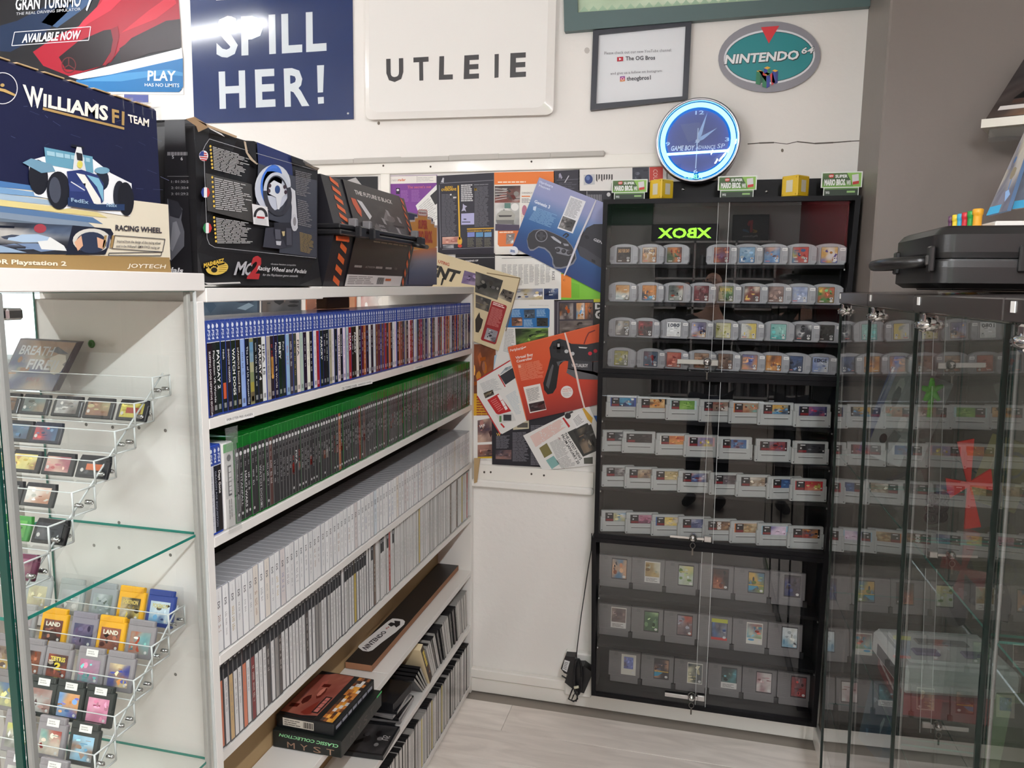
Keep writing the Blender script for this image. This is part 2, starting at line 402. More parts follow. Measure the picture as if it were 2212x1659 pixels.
# out-of-view tubes: first read from the blue sign's streak, rest added for even light
for i, (x, y, rot, zl) in enumerate([(-2.95, 2.0, 0.16, 3.2), (0.42, 0.25, 1.57, 2.72), (0.42, -1.2, 1.57, 2.72), (-1.9, -0.6, 1.57, 2.72), (-1.9, -2.1, 1.57, 2.72), (0.42, -2.6, 1.57, 2.8), (-1.9, -4.2, 1.57, 3.22), (0.42, -4.4, 1.57, 3.22)]):
    e = empty('unseen_lamp', (x, y, zl), label='%s unseen batten lamp with a bare white tube, placed for the room light' % nth(i+1), cat='lamp', group='ceiling batten lamps')
    e.rotation_euler = (0, 0, rot)
    ORG[e.name] = (0, 0, 0)
    if zl < 3: part('hanger', MB().tube([(-0.5, 0, 0.1), (-0.5, 0, 3.3-zl)], 0.003, (200, 200, 200), 'metal', 6).tube([(0.5, 0, 0.1), (0.5, 0, 3.3-zl)], 0.003, (200, 200, 200), 'metal', 6), e)
    part('housing', B((-0.64, -0.03, 0.02), (0.64, 0.03, 0.08 if zl < 3 else 0.1), (235, 235, 235), 'lacquer', 0.006), e)
    part('tube', MB().tube([(-0.6, 0, -0.002), (0.6, 0, -0.002)], 0.014 if i else 0.005, (247, 250, 254), 'tube', 12), e)

# ================================================================== bookcase
FX = -0.9                                      # its front plane
bc = empty('bookcase', (-1.08, 2.08, 0), label='white open bookcase packed with rows of disc cases', cat='bookcase')
WB = (228, 224, 218)
part('end_panel', B((-1.27, 1.2, 0.0), (FX, 1.2215, 1.746), WB, 'lacquer', 0.0015), bc)
part('end_panel', B((-1.27, 2.936, 0.0), (FX, 2.965, 1.746), WB, 'lacquer', 0.0015), bc)
part('top_board', B((-1.28, 1.2235, 1.744), (FX+0.004, 1.674, 1.771), WB, 'lacquer', 0.0015), bc)
part('top_board', B((-1.28, 1.6745, 1.747), (FX, 2.972, 1.774), WB, 'lacquer', 0.0015), bc)
SH = [1.522, 1.286, 1.04, None, 0.562, 0.316, 0.037]
TB = 0.021
for z in SH:
    if z: 
        if z == 0.562:
            part('shelf_board', B((-1.05, 1.222, z-TB), (FX, 2.05, z), WB, 'lacquer', 0.001), bc); part('shelf_board', B((-1.05, 2.0505, z-TB), (FX, 2.9355, z), WB, 'lacquer', 0.001), bc)
        else: part('shelf_board', B((-1.05, 1.222, z-TB), (FX, 2.9355, z), WB, 'lacquer', 0.001), bc)
P2L = P2R = 0.807
sb = MB(); q = [(-1.05, 1.222, P2L), (FX-.026, 1.222, P2L), (FX, 2.9355, P2R), (-1.05, 2.9355, P2R)]
sb.prism([(x, y, z-TB) for x, y, z in q], q, WB, 'lacquer'); part('shelf_board', sb, bc)
part('back_panel', B((-1.062, 1.222, 0.03), (-1.0515, 2.9355, 0.80), (176, 148, 108), 'matte'), bc, label='unpainted tan hardboard back')
part('back_panel', B((-1.062, 1.222, 0.8005), (-1.0515, 2.9355, 1.5), (52, 48, 45), 'matte'), bc, label='dark sheet standing in for shade behind the upper rows')  # dark sheet in place of the shade behind the cases
part('back_rail', B((-1.262, 1.222, 1.5), (-1.07, 2.9355, 1.692), (232, 230, 226), 'lacquer'), bc)
part('wood_block', MB().box((-1.03, *[P(704, 660, 0, -1.0).y, 1.7115][0:1], 1.7115), (-0.995, P(752, 660, 0, -1.0).y, 1.7435), (122, 94, 70), 'matte', 0.002), bc, label='brown wooden block under the top board')
fm = pixmap(0, FX, crop(400, 600, 3.4563), sgn=1)
def strip(q, t, tq, more=None):
    lb = MB(); lb.poly(fm, q, (238, 236, 232), 1); lb.text(fm, t, tq, (60, 56, 54), 2)
    if more: lb.text(fm, *more, (60, 56, 54), 2)
    part('shelf_label', lb, bc, label='white printed shelf-edge label')
strip([(300, 1052), (515, 1004), (516, 1040), (302, 1088)], 'SPØR ETTER PRIS I KASSEN', [(308, 1052), (503, 1008), (504, 1025), (310, 1070)])
strip([(1162, 812), (1398, 760), (1398, 790), (1162, 842)], 'OBS TOMME COVER', [(1168, 817), (1281, 794), (1282, 814), (1169, 838)], ('INNHOLD I KASSA', [(1293, 793), (1390, 769), (1390, 782), (1294, 806)]))
strip([(1705, 665), (1778, 646), (1778, 668), (1705, 688)], 'I KASSA', [(1722, 664), (1772, 652), (1772, 664), (1722, 677)])

# ------------------------------------------------------------------ rows of cases
EPS = 0.0003
def spine(u, v, l): return (l*EPS, u, v)
def rot_text(mb, t, y0, y1, ztop, zbot, col, bold=0.0, shear=0.0, l=2):
    """letters running down a spine: from ztop to zbot, tops of the letters towards y1"""
    mb.text(spine, t, [(y1, ztop), (y1, zbot), (y0, zbot), (y0, ztop)], col, l, bold, shear)
def dashes(mb, y0, y1, ztop, zbot, col, r, l=2):
    z = ztop
    while z > zbot:
        n = r.uniform(0.006, 0.02); a = max(zbot, z-n); e = r.uniform(0.05, 0.2)*(y1-y0)
        k = max(2, int(n/0.0032))
        for i in range(k):
            za = z-(z-a)*i/k; zb = z-(z-a)*(i+0.62)/k; q = r.random(); ya, yb = y0+e, y1-e
            if q < .3: mb.poly(spine, [(ya, za-(za-zb)*.3), (yb, za-(za-zb)*.3), (yb, za), (ya, za)], col, l); mb.poly(spine, [(ya, zb), (ya+(yb-ya)*.3, zb), (ya+(yb-ya)*.3, za), (ya, za)], col, l)
            elif q < .6: mb.poly(spine, [(ya, zb), (yb, (za+zb)/2), (yb, za), (ya, za-(za-zb)*.5)], col, l)
            else: mb.poly(spine, [(ya, zb), (yb*.35+ya*.65, zb), (yb*.35+ya*.65, za), (ya, za)], col, l); mb.poly(spine, [(yb*.7+ya*.3, zb), (yb, zb), (yb, za), (yb*.7+ya*.3, za)], col, l)
        z = a-r.uniform(0.003, 0.008)
def case_body(w, h, d, col, name='case_body'):
    return MB().box((-d, 0, 0), (0, w, h), col, 'plasticcol', 0.0012).mesh(name)
def solid(c): return (*lin(c), 1)
def make_case(name, me, x, y, z, bodycol, rx=0.0, **k):
    o = link(name, me, loc=(x, y, z+.0007), rot=(rx, 0, 0), **k); o.color = solid(bodycol); return o
def sub_obj(name, me, par, col=None, **k):
    o = link(name, me, parent=par, **k)
    if col: o.color = solid(col)
    return o
CW = {'k': (30, 28, 30), 'dg': (62, 60, 64), 'w': (224, 220, 216), 'lb': (150, 172, 205), 'yg': (140, 134, 84), 'tan': (168, 158, 142), 'lg': (180, 184, 184), 'r': (150, 40, 38), 'br': (110, 62, 44), 'or': (182, 104, 58), 'bl': (54, 76, 120), 'mar': (88, 34, 38), 'gn': (92, 108, 92)}
CN = {'k': 'black', 'dg': 'dark grey', 'w': 'white', 'lb': 'pale blue', 'yg': 'olive yellow', 'tan': 'tan', 'lg': 'light grey', 'r': 'red', 'br': 'brown', 'or': 'orange', 'bl': 'blue', 'mar': 'maroon', 'gn': 'grey green'}
r = random.Random(3)
# --- top row: blue cases
T4, H4 = 0.0151, 0.187
b4 = case_body(T4, H4, 0.135, (255, 255, 255)); bz = 0.77*H4
sl = MB(); sl.add([(EPS, .0003, .005), (EPS, T4-.0004, .005), (EPS, T4-.0004, bz), (EPS, .0003, bz)], [(0, 1, 2, 3)], (255, 255, 255), 'sleeve'); sl4 = sl.mesh('spine_sleeve')
bn = MB(); bn.rect(spine, .0009, bz+.0012, T4-.0009, H4-.003, (52, 72, 142)); bn.rect(spine, .0009, bz, T4-.0009, bz+.0012, (225, 225, 228))
rot_text(bn, 'PS4', .004, .0115, H4-.018, bz+.006, (222, 226, 236), 0.012, 0.12)
bn.disc(spine, .0076, H4-.0115, .0036, .0042, (222, 226, 236), 2, n=10); bn.rect(spine, .0056, H4-.0165, .0066, H4-.006, (222, 226, 236), 2)
bn4 = bn.mesh('banner')
titles = {1: 'SLEEPING DOGS DEFINITIVE EDITION', 2: 'PlayStation VR Worlds', 3: 'PAYDAY 2', 4: 'Nioh', 5: 'SHADOW WARRIOR', 6: 'WATCH DOGS', 7: 'inFAMOUS Second Son', 9: 'The Last of Us Remastered', 12: 'FARCRY 4', 13: 'FIFA 15', 16: 'PlayStation VR Worlds', 17: 'PREY', 18: 'Pure', 22: 'FIFA', 29: 'FARCRY', 35: 'WATCH DOGS', 36: 'WATCH DOGS 2', 39: 'MAFIA', 41: 'FARCRY'}
seq = 'k k k k k k k lb k yg k k w tan k k k k lb dg dg w lg k w k w r k k k tan w k w k w lg r k k w k mar or k w k w'.split()
n4 = int((2.934-1.224)/0.0157)
for i in range(n4):
    c = seq[i] if i < len(seq) else r.choice('k k k w w w dg br r mar tan or lg bl k'.split())
    y = 1.224+i*0.0157; x = FX-0.004+r.uniform(-.0012, .0012)+(0.004 if i in (0,) else 0)
    near = i < n4//2; k = i+1 if near else n4-i
    o = make_case('game_case', b4, x, y, SH[0], (40, 60, 132), label='blue-topped game case, %s spine, %s from the %s, top shelf' % (CN[c], nth(k), 'glass showcase' if near else 'posters'), cat='game case', group='blue-topped game cases on the top shelf')
    sub_obj('banner', bn4, o); cc = CW[c]; cc = tuple(max(0, min(255, v+r.randint(-10, 10))) for v in cc)
    sv_ = sub_obj('spine_sleeve', sl4, o, cc)
    tm = MB(); dark = sum(cc) > 380; tc = (52, 50, 54) if dark else (226, 224, 222)
    if i in (3,): tm.rect(spine, .003, .03, .012, .062, (190, 84, 52), 2)
    if i == 14: tm.rect(spine, .003, .06, .012, .098, (176, 128, 62), 2); tm.disc(spine, .0076, .055, .005, .006, (196, 148, 72), 3, n=8)
    if i == 9:
        for q in range(6): tm.rect(spine, .0012, .01+q*.021, .0138, .031+q*.021, [(96, 84, 60), (150, 140, 60), (120, 130, 90), (170, 168, 130), (120, 150, 170), (100, 140, 170)][q], 2)
    if i+1 in titles:
        t = titles[i+1]; big = t.isupper() and len(t) < 12; L = min(0.125, len(t)*(0.0095 if big else 0.0048))
        rot_text(tm, t, .0035 if big else .0048, .0118 if big else .0102, bz-.016, bz-.016-L, tc, 0.02 if big else 0.004)
    else: dashes(tm, .004 if r.random() < .4 else .0055, .0108 if r.random() < .4 else .0095, bz-r.uniform(.01, .03), bz-r.uniform(.06, .11), tc if r.random() < .75 else r.choice([(190, 60, 50), (200, 160, 70), (120, 140, 170)]), r)
    tm.rect(spine, .004, .012, .0112, .022, tuple((a+b)//2 for a, b in zip(cc, tc)), 2)
    sub_obj('title_print', tm.mesh('title_print'), sv_)
# --- second row: green cases, three stray blue ones and a bagged box
for i in range(3):
    y = 1.2235+i*0.0128
    o = make_case('game_case', b4, FX-0.006, y-0.001*i, SH[1], (36, 66, 160), label='%s blue case with dark spine standing before the bagged box on the second shelf' % nth(i+1), cat='game case', group='blue cases on the second shelf')
    o.scale = (1, 0.82, 0.96); sub_obj('banner', bn4, o); sub_obj('spine_sleeve', sl4, o, [(200, 200, 205), (34, 36, 44), (38, 34, 34)][i])
    tm = MB()
    if i == 2: rot_text(tm, 'Days Gone', .0035, .0115, bz-.012, bz-.06, (225, 222, 220), 0.02)
    elif i == 1: rot_text(tm, 'DRAGON AGE INQUISITION', .0045, .0105, bz-.012, bz-.128, (150, 152, 160))
    else: dashes(tm, .005, .01, bz-.02, .02, (120, 120, 126), r)
    sub_obj('title_print', tm.mesh('title_print'), o)
bg = MB().box((-1.04, 1.2625, SH[1]+.0007), (FX-0.003, 1.2985, SH[1]+0.178), (214, 212, 208), 'satin', 0.003)
bgo = thing('boxed_game', bg, label='thick pale case in a crinkled clear bag beside the green cases', cat='game box')
tm = MB(); bm_ = quadmap((FX-.0027, 1.264, SH[1]+.176), (FX-.0027, 1.297, SH[1]+.176), (FX-.0027, 1.297, SH[1]+.002), (FX-.0027, 1.264, SH[1]+.002), Vector((1, 0, 0)), .0003)
tm.rect(bm_, 0, 0, 1, .1, (120, 170, 120)); tm.rect(bm_, .35, .26, .7, .62, (60, 56, 58)); tm.lines(bm_, [(.72, .28), (.72, .6), (.38, .6), (.38, .28)], 1, (225, 222, 220), 2, .7, .1, 6); tm.lines(bm_, [(.7, .66), (.7, .94), (.3, .94), (.3, .66)], 2, (140, 136, 134), 2, .5, .2, 4); tm.disc(bm_, .5, .17, .2, .04, (90, 90, 92), 2)
part('spine_print', tm, bgo)
fb = MB(); 
for i in range(6):
    z = SH[1]-0.006+i*0.036; z2 = z+0.036
    a = 0.004+r.uniform(-.002, .004); b2 = 0.004+r.uniform(-.002, .004)
    fb.add([(FX+a, 1.2615, z), (FX+b2, 1.3005+r.uniform(0, .002), z), (FX+a, 1.3005, z2), (FX+b2, 1.2615, z2)], [(0, 1, 2, 3)], (240, 240, 240), 'film')
fb.add([(-1.03, 1.225, SH[1]+.196), (FX-.03, 1.225, SH[1]+.199), (FX+.002, 1.298, SH[1]+.186), (-1.03, 1.3, SH[1]+.19)], [(0, 1, 2, 3)], (150, 190, 185), 'satin')
part('plastic_bag', fb, bgo, label='crinkled clear plastic bag')
TX, HX = 0.0132, 0.182
bx = case_body(TX, HX, 0.135, (255, 255, 255)); 
sl = MB(); sl.add([(EPS, .0008, .006), (EPS, TX-.0004, .006), (EPS, TX-.0004, HX*.865), (EPS, .0008, HX*.865)], [(0, 1, 2, 3)], (255, 255, 255), 'sleeve'); slx = sl.mesh('spine_sleeve')
bn = MB(); bn.disc(spine, TX/2, HX*.80, .0042, .0048, (205, 204, 204), 2, n=10); dashes(bn, .0045, .0092, HX*.765, HX*.63, (150, 148, 150), random.Random(1)); bnx = bn.mesh('round_logo')
edge = MB(); edge.rect(spine, -.0004, .004, TX+.0002, HX*.868, (58, 58, 58), .4); edge.rect(spine, -.0002, .004, .0009, HX*.862, (140, 138, 138), 1.6); edx = edge.mesh('seam')
nx = int((2.934-1.303)/0.0136)
xt = {2: 'TITANFALL', 3: 'HALO WARS 2', 7: 'WATCH DOGS 2', 18: 'FIFA'}
for i in range(nx):
    y = 1.303+i*0.0136; near = i < nx//2; k = i+1 if near else nx-i
    c = (54, 52, 53)
    sp = ''
    if r.random() < 0.05 or i in (33,): c = r.choice([(128, 52, 48), (150, 92, 62), (88, 62, 58)]); sp = 'reddish brown '
    o = make_case('game_case', bx, FX-0.004+r.uniform(-.001, .001), y, SH[1], (16, 98, 32), label='green-topped game case, dark %sspine, %s from the %s, second shelf' % (sp, nth(k), 'bagged box' if near else 'posters'), cat='game case', group='green-topped game cases on the second shelf')
    sv_ = sub_obj('spine_sleeve', slx, o, c); sub_obj('round_logo', bnx, sv_); sub_obj('seam', edx, o)
    tm = MB(); tc = r.choice([(206, 204, 204)]*6+[(170, 168, 170)]*3+[(200, 110, 70), (190, 60, 52)])
    if i+1 in xt: rot_text(tm, xt[i+1], .0036, .0102, HX*.58, HX*.58-0.008*len(xt[i+1]), tc, 0.012)
    else: dashes(tm, .0036 if r.random() < .5 else .0052, .0098 if r.random() < .5 else .0084, HX*r.uniform(.52, .6), HX*r.uniform(.25, .4), tc, r)
    if r.random() < .6: tm.disc(spine, TX/2, .018, .003, .0034, (190, 188, 188), 2, n=8)
    if r.random() < .08: tm.rect(spine, .0015, HX*.3, TX-.0015, HX*.42, r.choice([(182, 104, 72), (168, 60, 52), (196, 190, 180)]), 1)
    sub_obj('title_print', tm.mesh('title_print'), sv_)
# --- third row: white handheld cases
TD, HD = 0.0205, 0.138
bd = case_body(TD, HD, 0.125, (255, 255, 255))
sl = MB(); sl.add([(EPS, .0006, .003), (EPS, TD-.0020, .003), (EPS, TD-.0020, HD-.002), (EPS, .0006, HD-.002)], [(0, 1, 2, 3)], (255, 255, 255), 'sleeve'); sld = sl.mesh('spine_sleeve')
nd = int((2.934-1.2235)/0.0212)
dsl = MB(); dashes(dsl, .0085, .0105, HD*.93, HD*.8, (120, 118, 122), random.Random(2)); rot_text(dsl, 'DS', .0055, .0125, HD*.79, HD*.68, (74, 72, 76), 0.02); dsm = dsl.mesh('machine_logo')
for i in range(nd):
    y = 1.2235+i*0.0212; near = i < nd//2; k = i+1 if near else nd-i; tint = r.random(); g = r.randint(222, 238)
    o = make_case('handheld_game_case', bd, FX-0.004+r.uniform(-.0012, .0012), y, SH[2], (150, 150, 153), label='white handheld game case, %s from the %s, third shelf' % (nth(k), 'glass showcase' if near else 'posters'), cat='game case', group='white handheld game cases on the third shelf')
    sc = (g, g-1, g-2) if tint < .88 else r.choice([(206, 214, 220), (224, 216, 206), (214, 206, 204)])
    sv_ = sub_obj('spine_sleeve', sld, o, sc); sub_obj('machine_logo', dsm, sv_)
    tm = MB(); v = r.random(); tc = (110, 106, 108) if v < .68 else r.choice([(150, 60, 66), (140, 100, 70), (176, 150, 80), (90, 110, 150)])
    dashes(tm, .0062 if v < .5 else .0045, .0112 if v < .5 else .0135, HD*r.uniform(.55, .62), HD*r.uniform(.15, .33), tc, r)
    sub_obj('title_print', tm.mesh('title_print'), sv_)
# --- fourth row: tall white-spined disc cases with dark tops
TP, HP = 0.0149, 0.203
bp_ = case_body(TP, HP, 0.118, (255, 255, 255))
sl = MB(); sl.add([(EPS, .0011, .005), (EPS, TP-.0018, .005), (EPS, TP-.0018, HP-.004), (EPS, .0011, HP-.004)], [(0, 1, 2, 3)], (255, 255, 255), 'sleeve'); slp = sl.mesh('spine_sleeve')
bk_ = MB(); bk_.rect(spine, .0011, HP*.745, TP-.0018, HP-.003, (44, 44, 47), 2); bk_.rect(spine, .004, HP*.90, .0112, HP*.945, (200, 200, 202), 3); bk_.rect(spine, .0058, HP*.912, .0094, HP*.934, (60, 60, 64), 4); bkm = bk_.mesh('banner')
np_ = int((2.934-1.2235)/0.0156)
for i in range(np_):
    y = 1.2235+i*0.0156; near = i < np_//2; k = i+1 if near else np_-i; f = i/np_
    z = P2L+(P2R-P2L)*f+0.0008
    cc = (216, 214, 212); nm = 'white'
    v = r.random()
    if i in (2, 7): cc, nm = (204, 124, 96), 'orange'
    elif i == 4: cc, nm = (196, 166, 120), 'tan'
    elif i == 9: cc, nm = (128, 66, 66), 'dull red'
    elif i in (13, 16, 24): cc, nm = (92, 86, 84), 'dark'
    elif v < .1: cc, nm = r.choice([((188, 186, 182), 'grey'), ((150, 146, 142), 'mid grey')])
    elif v < .14 and i > 40: cc, nm = r.choice([((172, 60, 56), 'red'), ((196, 172, 90), 'yellow'), ((112, 92, 80), 'brown')])
    top = i < 46 and not (33 <= i < 37) or (i < 60 and r.random() < .4)
    o = make_case('disc_case', bp_, FX-0.004-.026*(1-f)+r.uniform(-.0015, .0015), y, z, (82, 81, 82) if i < 50 else (140, 138, 134), label='disc case, %s spine%s, %s from the %s, fourth shelf' % (nm, ' and black top' if top else '', nth(k), 'glass showcase' if near else 'posters'), cat='game case', group='disc cases on the fourth shelf')
    sv_ = sub_obj('spine_sleeve', slp, o, cc)
    if top: sub_obj('banner', bkm, o)
    tm = MB(); tc = (116, 112, 112) if sum(cc) > 400 else (214, 208, 200)
    dashes(tm, .0045, .009 if v < .6 else .0105, HP*r.uniform(.64, .7), HP*r.uniform(.2, .42), tc, r)
    sub_obj('title_print', tm.mesh('title_print'), sv_)
# --- bottom row: disc cases with black bodies, seen from above
nb = int((2.934-1.78)/0.0156)
for i in range(nb):
    y = 1.78+i*0.0156; k = nb-i; v = r.random(); g = r.randint(196, 222)
    cc, nm = ((g, g-3, g-7), 'whitish'); 
    if v < .14: cc, nm = (150, 146, 140), 'grey'
    elif v < .19: cc, nm = (214, 200, 130), 'pale yellow'
    tall = r.random() < .55
    o = make_case('disc_case', bp_, FX-0.005+r.uniform(-.002, .001), y, SH[6], (26, 26, 28) if tall else (150, 146, 142), label='%s-spined disc case, %s body, %s from the posters, bottom shelf' % (nm, 'black' if tall else 'clear', nth(k)), cat='game case', group='disc cases on the bottom shelf')
    o.scale = (1, 1, 1 if tall else 0.965); sv_ = sub_obj('spine_sleeve', slp, o, cc)
    tm = MB(); dashes(tm, .005, .0095, HP*.7, HP*r.uniform(.3, .5), (128, 122, 118), r); sub_obj('title_print', tm.mesh('title_print'), sv_)
# --- sixth shelf: leaning cases, a cream box, discs in jewel cases
z6 = SH[5]
yq = 2.932
for i in range(29):
    a = math.radians(5+0.75*i); yq -= 0.0149/math.cos(a)+0.0006; y = yq+0.0149; k = i+1; v = r.random()
    cc, nm = ((206, 202, 196), 'pale')
    if i in (10, 11): cc, nm = (64, 42, 46), 'dark maroon'
    elif i > 9 and v < .4 or i in (9, 13): cc, nm = (48, 46, 46), 'black'
    elif v < .2: cc, nm = (150, 144, 138), 'grey'
    o = make_case('disc_case', bp_, FX-0.012+r.uniform(-.004, .002), y-0.0149, z6+0.0149*math.sin(a)*0+0.0004, (34, 33, 35) if (i > 8 and v < .8) else (150, 147, 143), rx=a, label='leaning disc case, %s spine, %s from the posters, second lowest shelf' % (nm, nth(k)), cat='game case', group='leaning disc cases near the floor')
    o.scale = (1, 0.93, 0.8); sub_obj('spine_sleeve', slp, o, cc)
    tm = MB(); dashes(tm, .005, .0095, HP*.75, HP*r.uniform(.3, .5), (120, 116, 112) if sum(cc) > 300 else (190, 180, 160), r); sub_obj('title_print', tm.mesh('title_print'), o)
cr = MB(); a = math.radians(28); M = Matrix.Translation((0, yq-.004, z6+0.001+.028*math.sin(a))) @ Matrix.Rotation(a, 4, 'X')
cr.box((-1.03, -0.028, 0), (-0.905, 0, 0.2), (226, 208, 168), 'satin', 0.001, M)
cb = thing('boxed_game', cr, label='cream game box with a dark spine leaning on the slanted cases', cat='game box')
tm = MB(); cm = lambda u, v, l: M @ Vector((-0.905+l*.0004, -0.028+0.028*u, 0.2-0.2*v))
tm.rect(cm, 0.04, 0, .96, 1, (74, 60, 44)); tm.lines(cm, [(.85, .12), (.85, .55), (.25, .55), (.25, .12)], 1, (222, 196, 90), 2, .8, .05, 5)
tm.photo(cm, [(.1, .62), (.95, .62), (.95, .97), (.1, .97)], [(60, 40, 30), (150, 90, 50), (40, 36, 40)], 3, 8, 2, 4); part('spine_print', tm, cb)
for i in range(4):
    a = math.radians(34+3*i); M = Matrix.Translation((0, yq-.04-i*0.0145, z6+0.001+.0105*math.sin(a))) @ Matrix.Rotation(a, 4, 'X')
    jb = MB().box((-1.035, -0.0105, 0), (-0.91, 0, 0.125), (24, 24, 27), 'gloss', 0.0008, M)
    j = thing('jewel_case', jb, label='black jewel case, %s of four leaning on the cream box' % nth(i+1), cat='disc case', group='jewel cases leaning on the cream box')
    part('spine_print', MB().box((-0.91, -0.009, 0.005), (-0.9094, -0.0015, 0.12), (170, 166, 160), 'paper', 0, M), j)
zz = z6+0.001
for i in range(6):
    rz = Matrix.Translation((-0.975+r.uniform(-.008, .008), 2.215+r.uniform(-.008, .008), zz)) @ Matrix.Rotation(r.uniform(-.12, .12), 4, 'Z')
    top = i == 5; h = 0.012 if not top else 0.03
    jb = MB().box((-0.062, -0.072, 0), (0.062, 0.072, h-0.0006), (26, 26, 29) if i > 3 or not i % 2 else (120, 118, 118), 'gloss', 0.0008, rz)
    j = thing('jewel_case', jb, label='flat disc case, %s from the bottom of the small flat pile' % nth(i+1), cat='disc case', group='flat pile of disc cases')
    part('spine_print', MB().box((0.062, -0.066, 0.002), (0.0625, 0.066, h-0.003), (176, 172, 168) if not top else (40, 40, 44), 'paper', 0, rz), j); zz += h
rz = Matrix.Translation((-0.955, 2.05, z6+0.001)) @ Matrix.Rotation(0.06, 4, 'Z')
fc = thing('disc_case', MB().box((-0.07, -0.08, 0), (0.062, 0.08, 0.016), (34, 34, 37), 'gloss', 0.001, rz), label='black disc case lying flat alone at the front of the shelf', cat='game case')
tm = MB(); fmq = lambda u, v, l: rz @ Vector((-0.066+0.124*u, 0.076-0.152*v, 0.016+l*.0004))
tm.photo(fmq, (.02, .02, .98, .98), [(24, 24, 26), (52, 50, 52), (74, 70, 70)], 8, 8, 1, 3); tm.text(fmq, 'US', [(.95, .52), (.95, .36), (.75, .36), (.75, .52)], (200, 198, 196), 2); tm.disc(fmq, .7, .7, .06, .06, (120, 118, 118), 2); part('cover_print', tm, fc)
# --- fifth shelf: lettered plank and two big-box games
sg = MB().box((-1.045, 2.042, 0.5645), (-0.953, 2.922, 0.586), (150, 106, 78), 'matte', 0.001)
so = thing('shop_sign', sg, label='long black plank sign with an oval white badge lying on the fifth shelf', cat='sign')
fce = MB(); fce.add([(-1.0448, 2.0422, .5862), (-0.9532, 2.0422, .5862), (-0.9532, 2.9218, .5862), (-1.0448, 2.9218, .5862)], [(0, 1, 2, 3)], (38, 34, 32), 'satin'); part('face_panel', fce, so)
sm = pixmap(2, 0.5866, crop(440, 1180, 3.463), sgn=1)
bd_ = MB(); bd_.poly(sm, [(1160, 742), (1155, 755), (1190, 782), (1232, 788), (1262, 778), (1330, 722), (1440, 640), (1500, 585), (1506, 562), (1490, 548), (1450, 542), (1412, 540), (1380, 560), (1290, 635), (1210, 700)], (232, 228, 224), 1)
bd_.text(sm, 'NINTENDO', [(1183, 757), (1340, 632), (1372, 640), (1216, 778)], (36, 32, 34), 2, 0.03); bd_.text(sm, '64', [(1358, 610), (1382, 598), (1392, 606), (1366, 622)], (176, 60, 50), 2, 0.02)
bd_.poly(sm, [(1378, 585), (1400, 568), (1430, 575), (1425, 556), (1470, 560), (1468, 590), (1440, 608), (1425, 590), (1402, 602)], (40, 36, 38), 2); part('badge', bd_, so, label='white rounded badge with dark lettering')
m1 = MB().box((-1.045, 1.622, 0.5635), (-0.846, 1.876, 0.611), (22, 26, 24), 'satin', 0.002)
mo = thing('boxed_game', m1, label='black big-box game with green lettering at the bottom of the pair', cat='game box')
tm = MB(); fr = quadmap((-1.045, 1.6218, .611), (-.846, 1.6218, .611), (-.846, 1.6218, .5635), (-1.045, 1.6218, .5635), Vector((0, -1, 0)))
tm.text(fr, 'CLASSIC COLLECTION', [(.96, .40), (.1, .30), (.1, .12), (.96, .2)], (150, 220, 160), 2, 0.02, 0.25)
for i, ch in enumerate('MYST'): tm.text(fr, ch, [(.22+.19*i, .52), (.33+.19*i, .53), (.33+.19*i, .9), (.22+.19*i, .88)], (150, 120, 100), 2)
rt = quadmap((-.8458, 1.622, .611), (-.8458, 1.876, .611), (-.8458, 1.876, .5635), (-.8458, 1.622, .5635), Vector((1, 0, 0)))
for i, ch in enumerate('MYST'): tm.text(rt, ch, (.2+.16*i, .3, .29+.16*i, .75), (92, 84, 84), 2)
tm.rect(rt, .86, 0, 1, .12, (80, 190, 110)); part('cover_print', tm, mo)
Mu = Matrix.Translation((-0.955, 1.755, 0.6115)) @ Matrix.Rotation(-0.03, 4, 'Z')
u1 = MB().box((-0.085, -0.118, 0), (0.085, 0.118, 0.034), (24, 26, 28), 'satin', 0.0015, Mu)
uo = thing('boxed_game', u1, label='big-box game with rusty red cover lying on the black box', cat='game box')
tm = MB(); tp = lambda u, v, l: Mu @ Vector((-0.085+0.17*u, 0.118-0.236*v, 0.034+l*.0004))
tm.photo(tp, (.02, .02, .64, .97), [(120, 52, 44), (146, 66, 54), (96, 40, 36), (158, 84, 66)], 9, 12, 1, 5); tm.poly(tp, [(.02, .02), (.3, .02), (.2, .06), (.02, .1)], (24, 26, 28), 2); tm.poly(tp, [(.64, .9), (.64, .97), (.02, .97), (.02, .93), (.4, .94)], (24, 26, 28), 2)
tm.rect(tp, .5, .52, .62, .86, (30, 28, 30), 2); tm.lines(tp, [(.61, .84), (.61, .54), (.51, .54), (.51, .84)], 1, (186, 110, 100), 3, .7, .05, 4)
tm.photo(tp, (.74, .02, .96, .97), [(176, 110, 50), (200, 196, 190), (120, 70, 40), (60, 44, 36), (214, 150, 60)], 4, 14, 1, 6, soft=False)
fu = lambda u, v, l: Mu @ Vector((-0.085+0.17*u, -0.118-l*.0004, 0.034-0.034*v))
tm.rect(fu, .12, .15, .66, .8, (206, 200, 186)); tm.lines(fu, (.15, .22, .45, .74), 3, (110, 104, 96), 2, .4)
for i in range(12): tm.rect(fu, .48+i*.014, .22, .486+i*.014+.004*(i % 3), .72, (70, 66, 60), 2)
ru = lambda u, v, l: Mu @ Vector((0.085+l*.0004, -0.118+0.236*u, 0.034-0.034*v))
tm.lines(ru, (.05, .25, .95, .7), 1, (150, 150, 160), 2, .6, .1, 8); part('cover_print', tm, uo)

